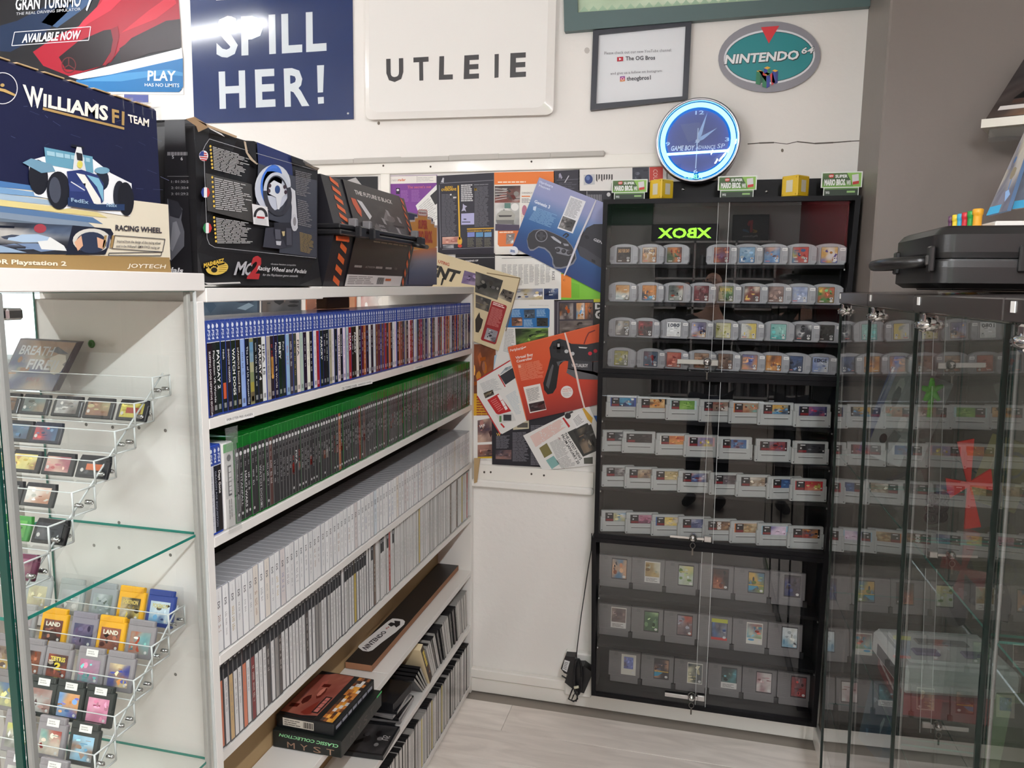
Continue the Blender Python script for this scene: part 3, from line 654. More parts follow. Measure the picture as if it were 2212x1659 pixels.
# ================================================================== signs and frames on the back wall
def plate(name, q, yb, thick, col, m, ncol=None, **k):
    """flat board on the back wall: q = TL,TR,BR,BL in photo pixels measured on its face"""
    f = [P(x, y, 1, yb-thick) for x, y in q]; bkp = [Vector((p.x, yb, p.z)) for p in f]
    mb = MB(); mb.prism([bkp[3], bkp[2], bkp[1], bkp[0]], [f[3], f[2], f[1], f[0]], col, m); return thing(name, mb, **k)
# blue sign
sp = plate('shop_sign', [(408, -70), (760.5, -70), (763.5, 257.5), (419.7, 266.6)], WY-0.001, 0.004, (34, 52, 98), 'gloss', label='dark blue sign with big white letters SPILL HER!', cat='sign')
m = pixmap(1, WY-0.005, crop(400, 0, 2.633)); tm = MB(); WL = (214, 222, 228)
def glyph_row(mb, mp, items, col, bold=0.03, l=2, mm='paper', shear=0):
    for ch, q in items: mb.text(mp, ch, q, col, l, bold, shear, mm)
glyph_row(tm, m, [('S', [(176, 92), (298, 84), (300, 312), (176, 320)]), ('P', [(318, 88), (442, 82), (446, 300), (320, 308)]), ('I', [(474, 78), (512, 76), (516, 297), (478, 300)]), ('L', [(546, 74), (664, 66), (666, 288), (550, 296)]), ('L', [(686, 64), (800, 56), (804, 280), (688, 288)]),
    ('H', [(190, 402), (340, 394), (345, 605), (196, 612)]), ('E', [(396, 390), (508, 384), (514, 598), (402, 604)]), ('R', [(560, 384), (700, 376), (706, 594), (566, 600)])], WL, 0.028, 2, 'gloss')
tm.poly(m, [(750, 372), (790, 370), (784, 525), (754, 527)], WL, 2, 'gloss'); tm.poly(m, [(754, 553), (788, 551), (789, 588), (756, 591)], WL, 2, 'gloss')
tm.poly(m, [(176, -30), (245, -34), (245, -2), (176, 2)], WL, 2, 'gloss'); tm.disc(m, 926, 645, 6, 6, (196, 200, 204), 2, 'chrome', 10)
part('lettering', tm, sp)
# white box sign
def rquad(q, rr, n=5):
    """rounded quad in pixel space"""
    out = []
    for i in range(4):
        p, a, b = Vector(q[i]), Vector(q[i-1]), Vector(q[(i+1) % 4]); da, db = (a-p).normalized()*rr, (b-p).normalized()*rr
        for k in range(n+1):
            t = k/n; out.append(tuple(p+da*(1-t)**2+db*t**2))
    return out
ut = MB(); q0 = [(788, -60), (1203, -60), (1195, 247.6), (789.5, 259)]
outl = rquad(q0, 16); inn = rquad([(797, -60), (1186, -60), (1178, 232), (797, 243)], 24)
def lift(px, y): return [P(x, yy, 1, y) for x, yy in px][::-1]
b0, b1, b2 = lift(outl, WY), lift(outl, WY-0.028), lift(inn, WY-0.036)
# real outline depths: measured on the front lip
ut.prism(b0, b1, (236, 232, 227), 'gloss', caps=False); n = len(b1)
ut.add(b1+b2, [(i, (i+1) % n, n+(i+1) % n, n+i) for i in range(n)], (236, 232, 227), 'gloss', True); ut.add(b2, [tuple(range(n))], (236, 233, 229), 'gloss')
uo_ = thing('shop_sign', ut, label='white moulded plastic sign with dark letters UTLEIE', cat='sign')
m = pixmap(1, WY-0.036, crop(400, 0, 2.633)); tm = MB(); K = (62, 60, 62)
glyph_row(tm, m, [('U', [(1143, 333), (1240, 328), (1241, 455), (1145, 462)]), ('T', [(1298, 325), (1384, 320), (1386, 450), (1300, 454)]), ('L', [(1446, 318), (1522, 314), (1522, 445), (1443, 448)]), ('E', [(1588, 313), (1672, 308), (1671, 440), (1584, 444)]), ('I', [(1760, 306), (1784, 304), (1782, 434), (1759, 437)]), ('E', [(1850, 300), (1939, 295), (1938, 430), (1847, 435)])], K, 0.035, 2, 'satin')
part('lettering', tm, uo_)
# racing poster
gp = plate('poster', [(-70, -60), (383, -60), (397, 204), (-70, 200)], WY-0.001, 0.0015, (236, 236, 236), 'laminate', label='laminated poster of a red racing car with a blue corner stripe', cat='poster')
m = pixmap(1, WY-0.0025, crop(0, 0, 2.675)); tm = MB(); G = 'laminate'
tm.poly(m, [(-180, -150), (1022, -150), (1050, 480), (1048, 520), (1035, 532), (-180, 525)], (26, 26, 30), 1, G)
tm.poly(m, [(-180, 280), (60, 300), (250, 200), (400, 60), (330, 0), (100, 120), (-180, 200)], (24, 40, 66), 2, G)
tm.poly(m, [(240, 130), (300, 60), (450, -20), (600, -60), (470, 60), (330, 160)], (54, 78, 110), 2, G)
tm.poly(m, [(190, 300), (340, 200), (480, 140), (560, 40), (640, -150), (1022, -150), (1040, 110), (900, 150), (760, 220), (690, 290), (640, 360), (540, 400), (400, 440), (250, 380)], (150, 26, 44), 3, G)
tm.poly(m, [(420, 200), (520, 130), (640, 60), (700, 0), (760, -100), (660, -100), (580, 20), (480, 120)], (196, 44, 62), 4, G)
tm.poly(m, [(700, 190), (860, 60), (1000, -40), (1020, 20), (900, 110)], (184, 36, 54), 4, G)
tm.poly(m, [(340, 330), (450, 240), (600, 175), (640, 170), (652, 230), (640, 300), (590, 380), (480, 410), (380, 400)], (30, 20, 24), 5, G)
tm.poly(m, [(690, 280), (820, 190), (960, 120), (1040, 110), (1048, 275), (860, 310), (700, 370)], (34, 18, 22), 5, G)
tm.poly(m, [(640, 168), (680, 150), (690, 210), (660, 330), (600, 390), (640, 300), (652, 230)], (120, 22, 38), 6, G)
for i in range(20):
    a = i/20*6.283; b2_ = (i+1)/20*6.283; tm.line(m, [(397+40*math.cos(a), 376+44*math.sin(a)), (397+40*math.cos(b2_), 376+44*math.sin(b2_))], 6, (96, 40, 44), 7, G)
for a in (1.57, 3.66, 5.76): tm.line(m, [(397, 376), (397+38*math.cos(a), 376-42*math.sin(a))], 6, (96, 40, 44), 7, G)
tm.poly(m, [(395, 442), (560, 400), (800, 340), (1050, 278), (1056, 336), (860, 380), (640, 430), (470, 462)], (232, 234, 238), 7, G)
tm.poly(m, [(440, 462), (640, 430), (860, 380), (1056, 336), (1058, 500), (1035, 532), (440, 528)], (44, 112, 168), 7, G)
tm.poly(m, [(460, 470), (700, 424), (980, 400), (1056, 420), (1056, 440), (960, 430), (700, 470)], (76, 142, 192), 8, G)
tm.text(m, 'GRAN TURISMO', [(92, -14), (470, -42), (466, 36), (88, 58)], (206, 208, 212), 8, 0.02, 0, G); tm.text(m, '7', [(500, -60), (560, -80), (530, 54), (496, 58)], (206, 208, 212), 8, 0.03, .2, G)
tm.text(m, 'THE REAL DRIVING SIMULATOR', [(94, 72), (466, 42), (466, 60), (92, 88)], (190, 192, 196), 8, 0, 0, G)
for a, b in [((84, 186), (524, 154)), ((524, 154), (512, 232)), ((512, 232), (68, 264)), ((68, 264), (84, 186))]: tm.line(m, [a, b], 4, (210, 210, 214), 8, G)
tm.text(m, 'AVAILABLE NOW', [(132, 196), (468, 174), (462, 224), (126, 246)], (228, 228, 230), 8, 0.03, .12, G)
tm.text(m, 'PLAY', [(854, 406), (1016, 408), (1014, 466), (852, 464)], (226, 236, 242), 9, 0.025, 0, G); tm.text(m, 'HAS NO LIMITS', [(836, 480), (1036, 482), (1036, 504), (836, 498)], (226, 236, 242), 9, 0.01, 0, G)
part('print', tm, gp)
plate('paper_scrap', [(268, 204), (320, 205), (320, 221), (268, 222)], WY-0.001, 0.001, (84, 92, 150), 'paper', label='scrap of violet blue paper under the racing poster', cat='paper')
# framed thanks card
def frame_bars(mb, out_q, in_q, yb, y0, col, mm):
    for i in range(4):
        q = [out_q[i], out_q[(i+1) % 4], in_q[(i+1) % 4], in_q[i]]
        f = [P(x, y, 1, y0) for x, y in q]; g = [Vector((p.x, yb, p.z)) for p in f]
        mb.prism(g[::-1], f[::-1], col, mm)
def picture(name, oq, iq, depth, fcol, **k):
    e = empty(name, P((oq[3][0]+oq[2][0])/2, (oq[3][1]+oq[2][1])/2, 1, WY-depth), **k)
    for i in range(4):
        q = [oq[i], oq[(i+1) % 4], iq[(i+1) % 4], iq[i]]; f = [P(x, y, 1, WY-depth) for x, y in q]; g = [Vector((p.x, WY-0.001, p.z)) for p in f]
        mb = MB(); mb.prism(g[::-1], f[::-1], fcol, 'satin'); part('frame_bar', mb, e)
    mt = MB(); f = [P(x, y, 1, WY-depth*0.45) for x, y in iq]; g = [Vector((p.x, WY-0.002, p.z)) for p in f]
    return e, mt, f, g
e, mt, f, g = picture('picture_frame', [(1281, 66), (1494, 43), (1486, 214), (1275, 238)], [(1293, 74), (1481, 55), (1474, 208), (1287, 224)], 0.022, (44, 46, 56), label='small dark framed white card above the neon clock', cat='picture')
mt.prism(g[::-1], f[::-1], (226, 228, 232), 'gloss'); m = pixmap(1, WY-0.0102, crop(1200, 0, 3.16)); Kt = (70, 70, 76)
mt.text(m, 'Please check out our new YouTube channel:', [(333, 352), (792, 330), (792, 350), (334, 373)], (120, 120, 126), 3)
mt.text(m, 'The OG Bros', [(478, 384), (680, 378), (680, 406), (478, 412)], Kt, 3, 0.02); mt.poly(m, [(420, 390), (462, 387), (462, 416), (420, 420)], (186, 44, 60), 3); mt.poly(m, [(434, 394), (450, 403), (434, 412)], (240, 240, 240), 4)
mt.text(m, 'and give us a follow on Instagram:', [(375, 492), (730, 472), (730, 490), (376, 510)], (120, 120, 126), 3); mt.text(m, 'theogbros1', [(486, 522), (650, 512), (650, 542), (486, 550)], Kt, 3, 0.02)
mt.grad(m, [(440, 522), (474, 519), (474, 554), (440, 557)], [(120, 80, 160), (190, 70, 110), (214, 150, 80)], 6, 3)
for i in range(12): mt.line(m, [(457+9*math.cos(i*.5236), 538+9*math.sin(i*.5236)), (457+9*math.cos(i*.5236+.5236), 538+9*math.sin(i*.5236+.5236))], 3, (240, 230, 235), 4)
part('card', mt, e)
# big green-grey frame
e, mt, f, g = picture('picture_frame', [(1213, -190), (1884, -190), (1880, 13), (1219, 68)], [(1244, -180), (1860, -180), (1856, -14), (1248, 27)], 0.03, (84, 104, 104), label='large grey-green frame around pale green artwork, cut off at the top', cat='picture')
mt.prism(g[::-1], f[::-1], (198, 214, 186), 'gloss'); m = pixmap(1, WY-0.014)
mt.photo(m, [(1250, -100), (1850, -120), (1850, -16), (1252, 20)], [(206, 222, 190), (180, 204, 170), (220, 228, 206)], 24, 8, 2, 3)
for i in range(30): mt.poly(m, [(1252+i*20, 26-i*1.36), (1272+i*20, 24.6-i*1.36), (1262+i*20, 14-i*1.36)], (168, 196, 168), 3)
part('artwork', mt, e)
# oval machine sign
m1_ = crop(1200, 0, 3.16); C0 = (1460, 388)
def oval(rx, ry, n=44): 
    a0 = -0.075; return [m1_(C0[0]+rx*math.cos(t)*math.cos(a0)-ry*math.sin(t)*math.sin(a0), C0[1]+rx*math.cos(t)*math.sin(a0)+ry*math.sin(t)*math.cos(a0)) for t in [2*math.pi*i/n for i in range(n)]]
ov = MB(); o0 = lift(oval(350, 242), WY-0.001); o1 = lift(oval(350, 242), WY-0.008); ov.prism(o0[::-1], o1[::-1], (140, 138, 146), 'satin')
on = thing('oval_sign', ov, label='oval grey and teal wall sign with a red triangle', cat='sign')
m = pixmap(1, WY-0.008, m1_); tm = MB()
def op(rx, ry, col, l):
    a0 = -0.075; tm.poly(m, [(C0[0]+rx*math.cos(t)*math.cos(a0)-ry*math.sin(t)*math.sin(a0), C0[1]+rx*math.cos(t)*math.sin(a0)+ry*math.sin(t)*math.cos(a0)) for t in [2*math.pi*i/44 for i in range(44)]], col, l, 'satin')
op(312, 186, (226, 226, 232), 1); op(300, 172, (20, 58, 62), 2); op(296, 168, (20, 132, 138), 3)
tm.poly(m, [(1402, 186), (1527, 176), (1456, 297)], (214, 48, 58), 4, 'satin')
tm.text(m, 'NINTENDO', [(1156, 374), (1672, 340), (1668, 406), (1150, 440)], (18, 44, 48), 4, 0.06, .08, 'satin'); tm.text(m, 'NINTENDO', [(1158, 374), (1664, 341), (1660, 402), (1152, 436)], (238, 238, 240), 5, 0.035, .08, 'satin')
tm.text(m, '64', [(1678, 322), (1770, 316), (1762, 366), (1676, 370)], (18, 44, 48), 4, 0.05, .1, 'satin'); tm.text(m, '64', [(1680, 324), (1766, 318), (1758, 362), (1678, 366)], (238, 238, 240), 5, 0.02, .1, 'satin')
gr, gd, bl_, rd_, ye = (30, 116, 76), (24, 84, 66), (44, 56, 152), (206, 56, 62), (228, 176, 60)
for q, c in [([(1372, 486), (1398, 494), (1394, 580), (1366, 572)], gr), ([(1398, 494), (1416, 488), (1412, 560), (1394, 580)], gd), ([(1385, 482), (1416, 488), (1440, 520), (1436, 560)], rd_), ([(1422, 466), (1446, 476), (1446, 512), (1424, 500)], bl_), ([(1446, 476), (1466, 468), (1464, 520), (1446, 512)], gr), ([(1410, 512), (1440, 520), (1440, 602), (1412, 592)], gr), ([(1440, 520), (1464, 512), (1462, 590), (1440, 602)], bl_), ([(1464, 512), (1480, 492), (1500, 560), (1476, 585)], rd_), ([(1480, 484), (1500, 492), (1498, 572), (1478, 560)], bl_), ([(1500, 492), (1520, 484), (1516, 566), (1498, 572)], (36, 44, 120)), ([(1372, 486), (1394, 478), (1416, 488), (1398, 494)], ye), ([(1422, 464), (1446, 453), (1468, 462), (1446, 474)], ye), ([(1422, 502), (1442, 494), (1466, 504), (1442, 516)], ye), ([(1476, 484), (1496, 474), (1520, 482), (1500, 492)], ye)]: tm.poly(m, q, c, 6, 'satin')
part('print', tm, on)
# neon wall clock
cy_ = WY-0.085; cc = P(1507, 303, 1, cy_); R0 = (P(1600, 303, 1, cy_)-P(1414, 303, 1, cy_)).length/2
ck_ = empty('neon_clock', (cc.x, cc.y, cc.z-R0), label='round wall clock with a glowing blue neon ring', cat='clock'); ax = (0, -1, 0)
part('case', MB().lathe((cc.x, WY-0.003, cc.z), ax, [(0, 0), (R0*.82, 0), (R0*.97, .035), (R0*.98, .06)], (120, 122, 130), 'satin', 40), ck_)
part('bezel', MB().lathe((cc.x, cc.y, cc.z), ax, [(R0*.985, -.03), (R0, -.012), (R0*.985, .0), (R0*.94, .006), (R0*.90, -.006), (R0*.89, -.03)], (188, 186, 194), 'metal', 48), ck_, label='silver rim')
part('dial_backing', MB().lathe((cc.x, cc.y, cc.z), ax, [(R0*.9, -.028), (0, -.028)], (16, 120, 235), 'neon_halo', 40), ck_, label='dial backing glowing with painted blue neon halo')  # blue halo of the neon ring put into a glowing colour
fm_ = lambda u, v, l: Vector((cc.x+u*R0, cc.y+0.018-l*.0006, cc.z-v*R0))
tm = MB()
tm.poly(fm_, [(.72*math.cos(t), .72*math.sin(t)) for t in [math.pi*2*i/40 for i in range(40)]], (50, 66, 140), 1, 'satin')
tm.poly(fm_, [(-.42, -.4), (.02, -.44), (.2, -.14), (-.22, .02)], (68, 82, 146), 2, 'satin')
tm.text(fm_, 'GAME BOY', (-.62, .09, -.06, .205), (200, 210, 236), 3, 0.03, .2, 'satin'); tm.text(fm_, 'ADVANCE', (-.04, .1, .42, .19), (200, 210, 236), 3, 0.01, 0, 'satin'); tm.text(fm_, 'SP', (.46, .07, .64, .18), (200, 210, 236), 3, 0, 0.1, 'satin')
for t, u, v in (('12', .02, -.66), ('3', .68, -.02), ('6', -.02, .7), ('9', -.7, .04)): tm.text(fm_, t, (u-.05*len(t), v-.045, u+.05*len(t), v+.045), (190, 210, 240), 3, 0.01, 0, 'satin')
part('dial', tm, ck_)
arc = [(cc.x+R0*.82*math.cos(t), cc.y+.004, cc.z+R0*.82*math.sin(t)) for t in [-1.50+i*(6.283-.14)/60 for i in range(61)]]
part('neon_tube', MB().tube(arc, 0.0085, (120, 205, 255), 'neon', 8), ck_)
part('neon_bar', MB().tube([(cc.x-R0*.76, cc.y+.008, cc.z-R0*.30), (cc.x+R0*.76, cc.y+.008, cc.z-R0*.25)], 0.0048, (150, 205, 255), 'neon', 8), ck_)
tm = MB()
for (u, v) in ((.2, -.66), (.44, -.29)):
    L_ = math.hypot(u, v); nx_, ny_ = -v/L_, u/L_; tm.poly(fm_, [(-u*.18, -v*.18), (u*.25+nx_*.045, v*.25+ny_*.045), (u, v), (u*.25-nx_*.045, v*.25-ny_*.045)], (150, 180, 232), 5, 'satin')
tm.line(fm_, [(0, -.3), (-.02, .64)], .022, (180, 200, 236), 6, 'satin'); tm.disc(fm_, 0, 0, .05, .05, (170, 190, 230), 7, 'satin', 12); part('hand', tm, ck_, label='pale blue clock hands')
part('cover_glass', MB().lathe((cc.x, cc.y, cc.z), ax, [(R0*.9, -.002), (R0*.5, .001), (0, .002)], (200, 210, 220), 'glass', 40), ck_)

# ================================================================== magazine pages pinned over the boarded opening
NP = [0]
PG = {}
def page(q, base, label, order=None, **k):
    NP[0] += 1; y = WY-0.002-0.0011*(order if order is not None else NP[0]); f = [P(a, b, 1, y) for a, b in q]; g = [Vector((p.x, y+0.0006, p.z)) for p in f]
    mb = MB(); mb.prism(g[::-1], f[::-1], base, 'paper'); o = thing('magazine_page', mb, label=label, cat='magazine page', group='magazine pages on the boarded opening')
    return o, (lambda cr=None: pixmap(1, y, cr)), quadmap(*f, n=Vector((0, -1, 0)))
def put(o, tm): part('print', tm, o)
GREY = (128, 126, 126)
S = (200, 196, 192); DK = (34, 32, 36)
A = crop(820, 340, 4.366); Bc = crop(940, 640, 3.95)
# behind the boxes, in the near bay
o, pm, qm = page([(560, 384), (816, 381), (816, 470), (560, 470)], (30, 30, 34), 'black page behind the boxes in the neighbouring bay', 1); tm = MB(); tm.poly(qm, [(.82, .02), (.95, .5), (.9, .52), (.74, .1)], (170, 166, 166), 1); tm.lines(qm, (.2, .3, .7, .9), 8, (90, 88, 92), 1); put(o, tm)
for i, (q, c, pal, lb_) in enumerate([([(424, 600), (560, 600), (560, 690), (424, 690)], (40, 54, 72), [(34, 50, 70), (60, 84, 104), (84, 104, 120)], 'slate blue page seen through the gap above the blue cases'), ([(564, 600), (650, 600), (650, 690), (564, 690)], (60, 62, 68), [(50, 52, 58), (90, 92, 96), (80, 66, 60)], 'dark grey page seen through the gap above the blue cases'), ([(660, 600), (770, 600), (770, 690), (660, 690)], (170, 96, 64), [(176, 96, 60), (200, 140, 100), (120, 70, 54)], 'orange brown page seen through the gap above the blue cases'), ([(778, 600), (838, 600), (838, 690), (778, 690)], (226, 222, 216), [(226, 222, 216), (190, 60, 56), (240, 238, 234)], 'white page with red seen through the gap'), ([(842, 600), (872, 600), (872, 690), (842, 690)], (110, 180, 50), [(110, 180, 50), (70, 130, 40)], 'narrow green page edge seen through the gap')]):
    o, pm, qm = page(q, c, lb_, 1); tm = MB(); tm.photo(qm, (0.03, .05, .97, .95), pal, 7, 7, 1, i); put(o, tm)
# A: purple page
o, pm, qm = page([(842, 380), (944, 377.5), (944, 470), (842, 470)], (120, 62, 140), 'purple page with white heading strip beside the dark page', 2); tm = MB(); m = pm(A)
tm.poly(m, [(98, 178), (536, 168), (536, 240), (98, 250)], (232, 226, 220), 1); tm.line(m, [(352, 176), (352, 236)], 3, (150, 140, 136), 2); tm.text(m, 'retro', [(116, 200), (176, 198), (176, 224), (116, 226)], (170, 160, 156), 2); tm.text(m, 'radar', [(176, 198), (246, 196), (246, 222), (176, 224)], (214, 110, 60), 2, 0.02)
tm.lines(m, [(360, 185), (520, 182), (520, 225), (360, 230)], 3, (200, 196, 192), 2); tm.text(m, "The secret's out", [(262, 266), (486, 262), (486, 288), (262, 293)], (206, 110, 120), 2, 0.01)
tm.lines(m, [(200, 310), (280, 308), (280, 420), (200, 420)], 10, (150, 100, 168), 2); tm.lines(m, [(300, 306), (390, 304), (390, 420), (300, 420)], 10, (150, 100, 168), 2); tm.poly(m, [(155, 290), (190, 290), (190, 345), (155, 345)], (40, 30, 50), 2); tm.disc(m, 172, 308, 12, 10, (230, 226, 230), 3); put(o, tm)
o, pm, qm = page([(898, 444), (944, 398), (990, 470), (920, 500)], (226, 224, 220), 'small white corner of a page lying across the purple page', 3); tm = MB(); tm.lines(qm, (.08, .1, .6, .8), 12, (190, 188, 186), 1); tm.poly(qm, [(.6, .1), (.95, .1), (.95, .4), (.6, .4)], (50, 48, 50), 1); put(o, tm)
# orange top page
o, pm, qm = page([(1066, 371), (1197, 368), (1206, 556), (1066, 552)], (230, 226, 218), 'white page with an orange head band and shop and console photos', 4); tm = MB(); m = pm(A)
tm.poly(m, [(1080, 142), (1642, 132), (1644, 246), (1082, 258)], (226, 122, 54), 1); tm.lines(m, [(1115, 225), (1380, 222), (1380, 240), (1115, 243)], 1, (244, 216, 190), 2, .7, .05, 7)
tm.photo(m, [(1086, 270), (1328, 266), (1322, 425), (1086, 428)], [(50, 46, 48), (90, 84, 82), (180, 176, 172), (130, 60, 50)], 12, 8, 2, 3)
for i in range(5): tm.poly(m, [(1090, 290+i*27), (1200, 300+i*20), (1200, 306+i*20), (1090, 298+i*27)], (190, 186, 182), 3)
tm.text(m, 'CHANGING H', [(1340, 326), (1440, 324), (1440, 342), (1340, 344)], (120, 116, 112), 2); tm.rect(m, 1340, 362, 1420, 372, (220, 120, 60), 2); tm.lines(m, [(1340, 385), (1430, 385), (1430, 430), (1340, 430)], 4, GREY, 2); tm.lines(m, [(1335, 520), (1390, 520), (1370, 660), (1335, 660)], 9, (220, 190, 170), 2)
tm.photo(m, [(1086, 430), (1318, 426), (1318, 690), (1090, 694)], [(176, 176, 172), (206, 204, 200), (150, 150, 148)], 8, 8, 2, 5); tm.rect(m, 1178, 430, 1236, 480, (88, 120, 112), 3)
tm.poly(m, [(1092, 600), (1110, 530), (1150, 500), (1240, 500), (1280, 540), (1270, 620), (1110, 620)], (166, 164, 156), 4); tm.poly(m, [(1120, 545), (1250, 545), (1240, 560), (1130, 562)], (60, 58, 58), 5); tm.poly(m, [(1096, 590), (1268, 590), (1264, 628), (1108, 628)], (110, 108, 106), 5); tm.disc(m, 1276, 468, 36, 36, (224, 222, 218), 5); tm.poly(m, [(1092, 628), (1318, 636), (1318, 690), (1090, 690)], (70, 60, 80), 4)
tm.poly(m, [(1116, 690), (1300, 682), (1330, 700), (1280, 838), (1130, 840), (1114, 820)], (214, 116, 62), 2); tm.lines(m, [(1130, 700), (1260, 696), (1260, 712), (1130, 715)], 1, (240, 220, 200), 3, .7, .05, 4); tm.photo(m, [(1196, 720), (1276, 716), (1262, 812), (1190, 820)], [(200, 198, 194), (120, 112, 110), (170, 130, 110)], 6, 6, 3, 6); tm.disc(m, 1366, 500, 24, 50, (170, 110, 130), 3); put(o, tm)
# dark runner page, blue mouse page, dark lower page
o, pm, qm = page([(1196, 369), (1252, 366.5), (1252, 420), (1196, 420)], (46, 44, 54), 'narrow dark page with a tiny grey runner', 4); tm = MB(); m = pm(A)
tm.poly(m, [(1690, 160), (1702, 146), (1712, 162), (1724, 190), (1712, 206), (1700, 182), (1692, 206)], (150, 146, 166), 1); tm.line(m, [(1745, 240), (1785, 172)], 8, (200, 198, 206), 1); tm.line(m, [(1670, 215), (1876, 205)], 4, (110, 108, 120), 1); tm.lines(m, [(1690, 235), (1860, 228), (1860, 300), (1690, 300)], 4, (80, 78, 88), 1); put(o, tm)
o, pm, qm = page([(1250, 366.5), (1440, 358), (1440, 412), (1250, 412)], (226, 222, 218), 'white page with a dark blue gadget and black text lines', 4); tm = MB(); m = pm(A)
tm.poly(m, [(1925, 165), (2030, 158), (2030, 255), (1925, 262)], (190, 190, 192), 1); tm.disc(m, 1972, 206, 38, 44, (44, 62, 116), 2); tm.disc(m, 1965, 195, 18, 22, (90, 110, 160), 3)
for i in range(7): tm.poly(m, [(2040+i*24, 160), (2054+i*24, 160), (2054+i*24, 215+rnd.uniform(-20, 20)), (2040+i*24, 215)], (70, 66, 66), 1)
m2 = pm(); tm.photo(m2, [(1366, 362), (1402, 360), (1402, 400), (1366, 402)], [(60, 62, 74), (130, 130, 140), (40, 40, 50)], 5, 5, 1, 2); tm.poly(m2, [(1403, 360), (1432, 359), (1432, 391), (1403, 392)], (196, 66, 56), 1); tm.text(m2, 'COU', [(1421, 366), (1421, 388), (1411, 388), (1411, 366)], (232, 190, 180), 2); put(o, tm)
o, pm, qm = page([(1250, 412), (1345, 408), (1345, 470), (1250, 470)], (40, 38, 46), 'dark page with white text columns under the blue gadget page', 3); tm = MB(); m = pm(A)
for i in range(9): tm.poly(m, [(1965+i*15, 350), (1970+i*15, 350), (1970+i*15, 420-rnd.uniform(0, 30)), (1965+i*15, 420)], (170, 168, 174), 1)
tm.line(m, [(1955, 320), (1955, 390)], 3, (210, 208, 212), 1); tm.disc(m, 2160, 350, 18, 20, (220, 218, 220), 2); put(o, tm)
# audio page
o, pm, qm = page([(943, 380), (1067, 373), (1067, 549), (946, 549)], (42, 40, 50), 'dark page with yellow heading AUDIO OVERDRIVE', 6); tm = MB(); m = pm(A)
for a, b in [((570, 245), (1075, 215)), ((562, 260), (575, 850)), ((590, 868), (1078, 845))]: tm.line(m, [a, b], 5, (128, 126, 134), 1)
tm.poly(m, [(596, 190), (608, 196), (604, 240), (590, 235), (578, 236)], (190, 188, 196), 2); tm.text(m, 'AUDIO', [(612, 272), (690, 268), (690, 288), (612, 292)], (214, 170, 50), 2, 0.03); tm.text(m, 'OVERDRIVE', [(582, 294), (724, 288), (724, 312), (582, 318)], (214, 170, 50), 2, 0.03)
tm.lines(m, [(585, 345), (735, 340), (735, 740), (585, 745)], 30, (92, 90, 98), 2, .6); tm.poly(m, [(735, 265), (748, 265), (762, 775), (748, 775)], (216, 170, 52), 3); tm.disc(m, 756, 790, 22, 40, (206, 160, 60), 3); tm.disc(m, 757, 835, 20, 16, (200, 70, 50), 4)
tm.text(m, 'W', (770, 255, 780, 275), (210, 208, 210), 2); tm.lines(m, [(768, 255), (880, 250), (880, 415), (768, 418)], 9, (190, 188, 190), 2, .7, .1, 4, 8)
tm.text(m, 'B', (894, 288, 918, 314), (214, 170, 50), 2, 0.03); tm.lines(m, [(895, 275), (1035, 268), (1035, 650), (895, 656)], 34, (96, 94, 102), 2, .6, .1, 3, 3); tm.lines(m, [(890, 250), (1030, 245), (1030, 262), (890, 268)], 1, (120, 118, 124), 2)
tm.photo(m, [(664, 345), (724, 340), (724, 385), (664, 388)], [(200, 196, 196), (60, 58, 60)], 4, 3, 3, 2, soft=False); tm.poly(m, [(770, 530), (892, 524), (892, 632), (770, 636)], (170, 168, 206), 2); tm.rect(m, 776, 606, 856, 614, (50, 48, 60), 3); tm.rect(m, 792, 578, 818, 588, (50, 48, 60), 3)
tm.poly(m, [(786, 436), (800, 450), (826, 462), (806, 476), (816, 514), (800, 500), (772, 508), (784, 478)], (170, 166, 190), 2)
tm.photo(m, [(592, 752), (752, 746), (752, 815), (592, 818)], [(196, 130, 110), (160, 90, 80), (220, 180, 160)], 6, 3, 2, 3); tm.photo(m, [(596, 825), (700, 820), (700, 855), (600, 858)], [(170, 170, 176), (90, 90, 96)], 5, 2, 2, 4)
tm.poly(m, [(824, 670), (1078, 662), (1078, 672), (824, 682)], (196, 152, 50), 2); tm.text(m, 'CONVERSION CAPERS!', [(826, 688), (1052, 682), (1052, 698), (826, 704)], (206, 164, 60), 2, 0.02)
for i, c in enumerate([(120, 130, 190), (90, 140, 180), (110, 150, 190)]): tm.poly(m, [(828+i*80, 708), (896+i*80, 705), (896+i*80, 748), (828+i*80, 752)], c, 2); tm.lines(m, [(828+i*80, 760), (896+i*80, 757), (896+i*80, 842), (828+i*80, 846)], 9, (110, 106, 90), 2)
put(o, tm)
o, pm, qm = page([(984, 549), (1069, 547), (1069, 600), (984, 600)], (38, 37, 42), 'black page strip reading MAKING OF', 5); tm = MB(); m = pm(A)
tm.line(m, [(722, 948), (1082, 944)], 4, (190, 188, 190), 1); tm.text(m, 'MAKING OF', [(810, 970), (930, 964), (930, 980), (810, 986)], (226, 224, 224), 1, 0.03); tm.rect(m, 868, 1008, 935, 1014, (180, 178, 180), 1); put(o, tm)
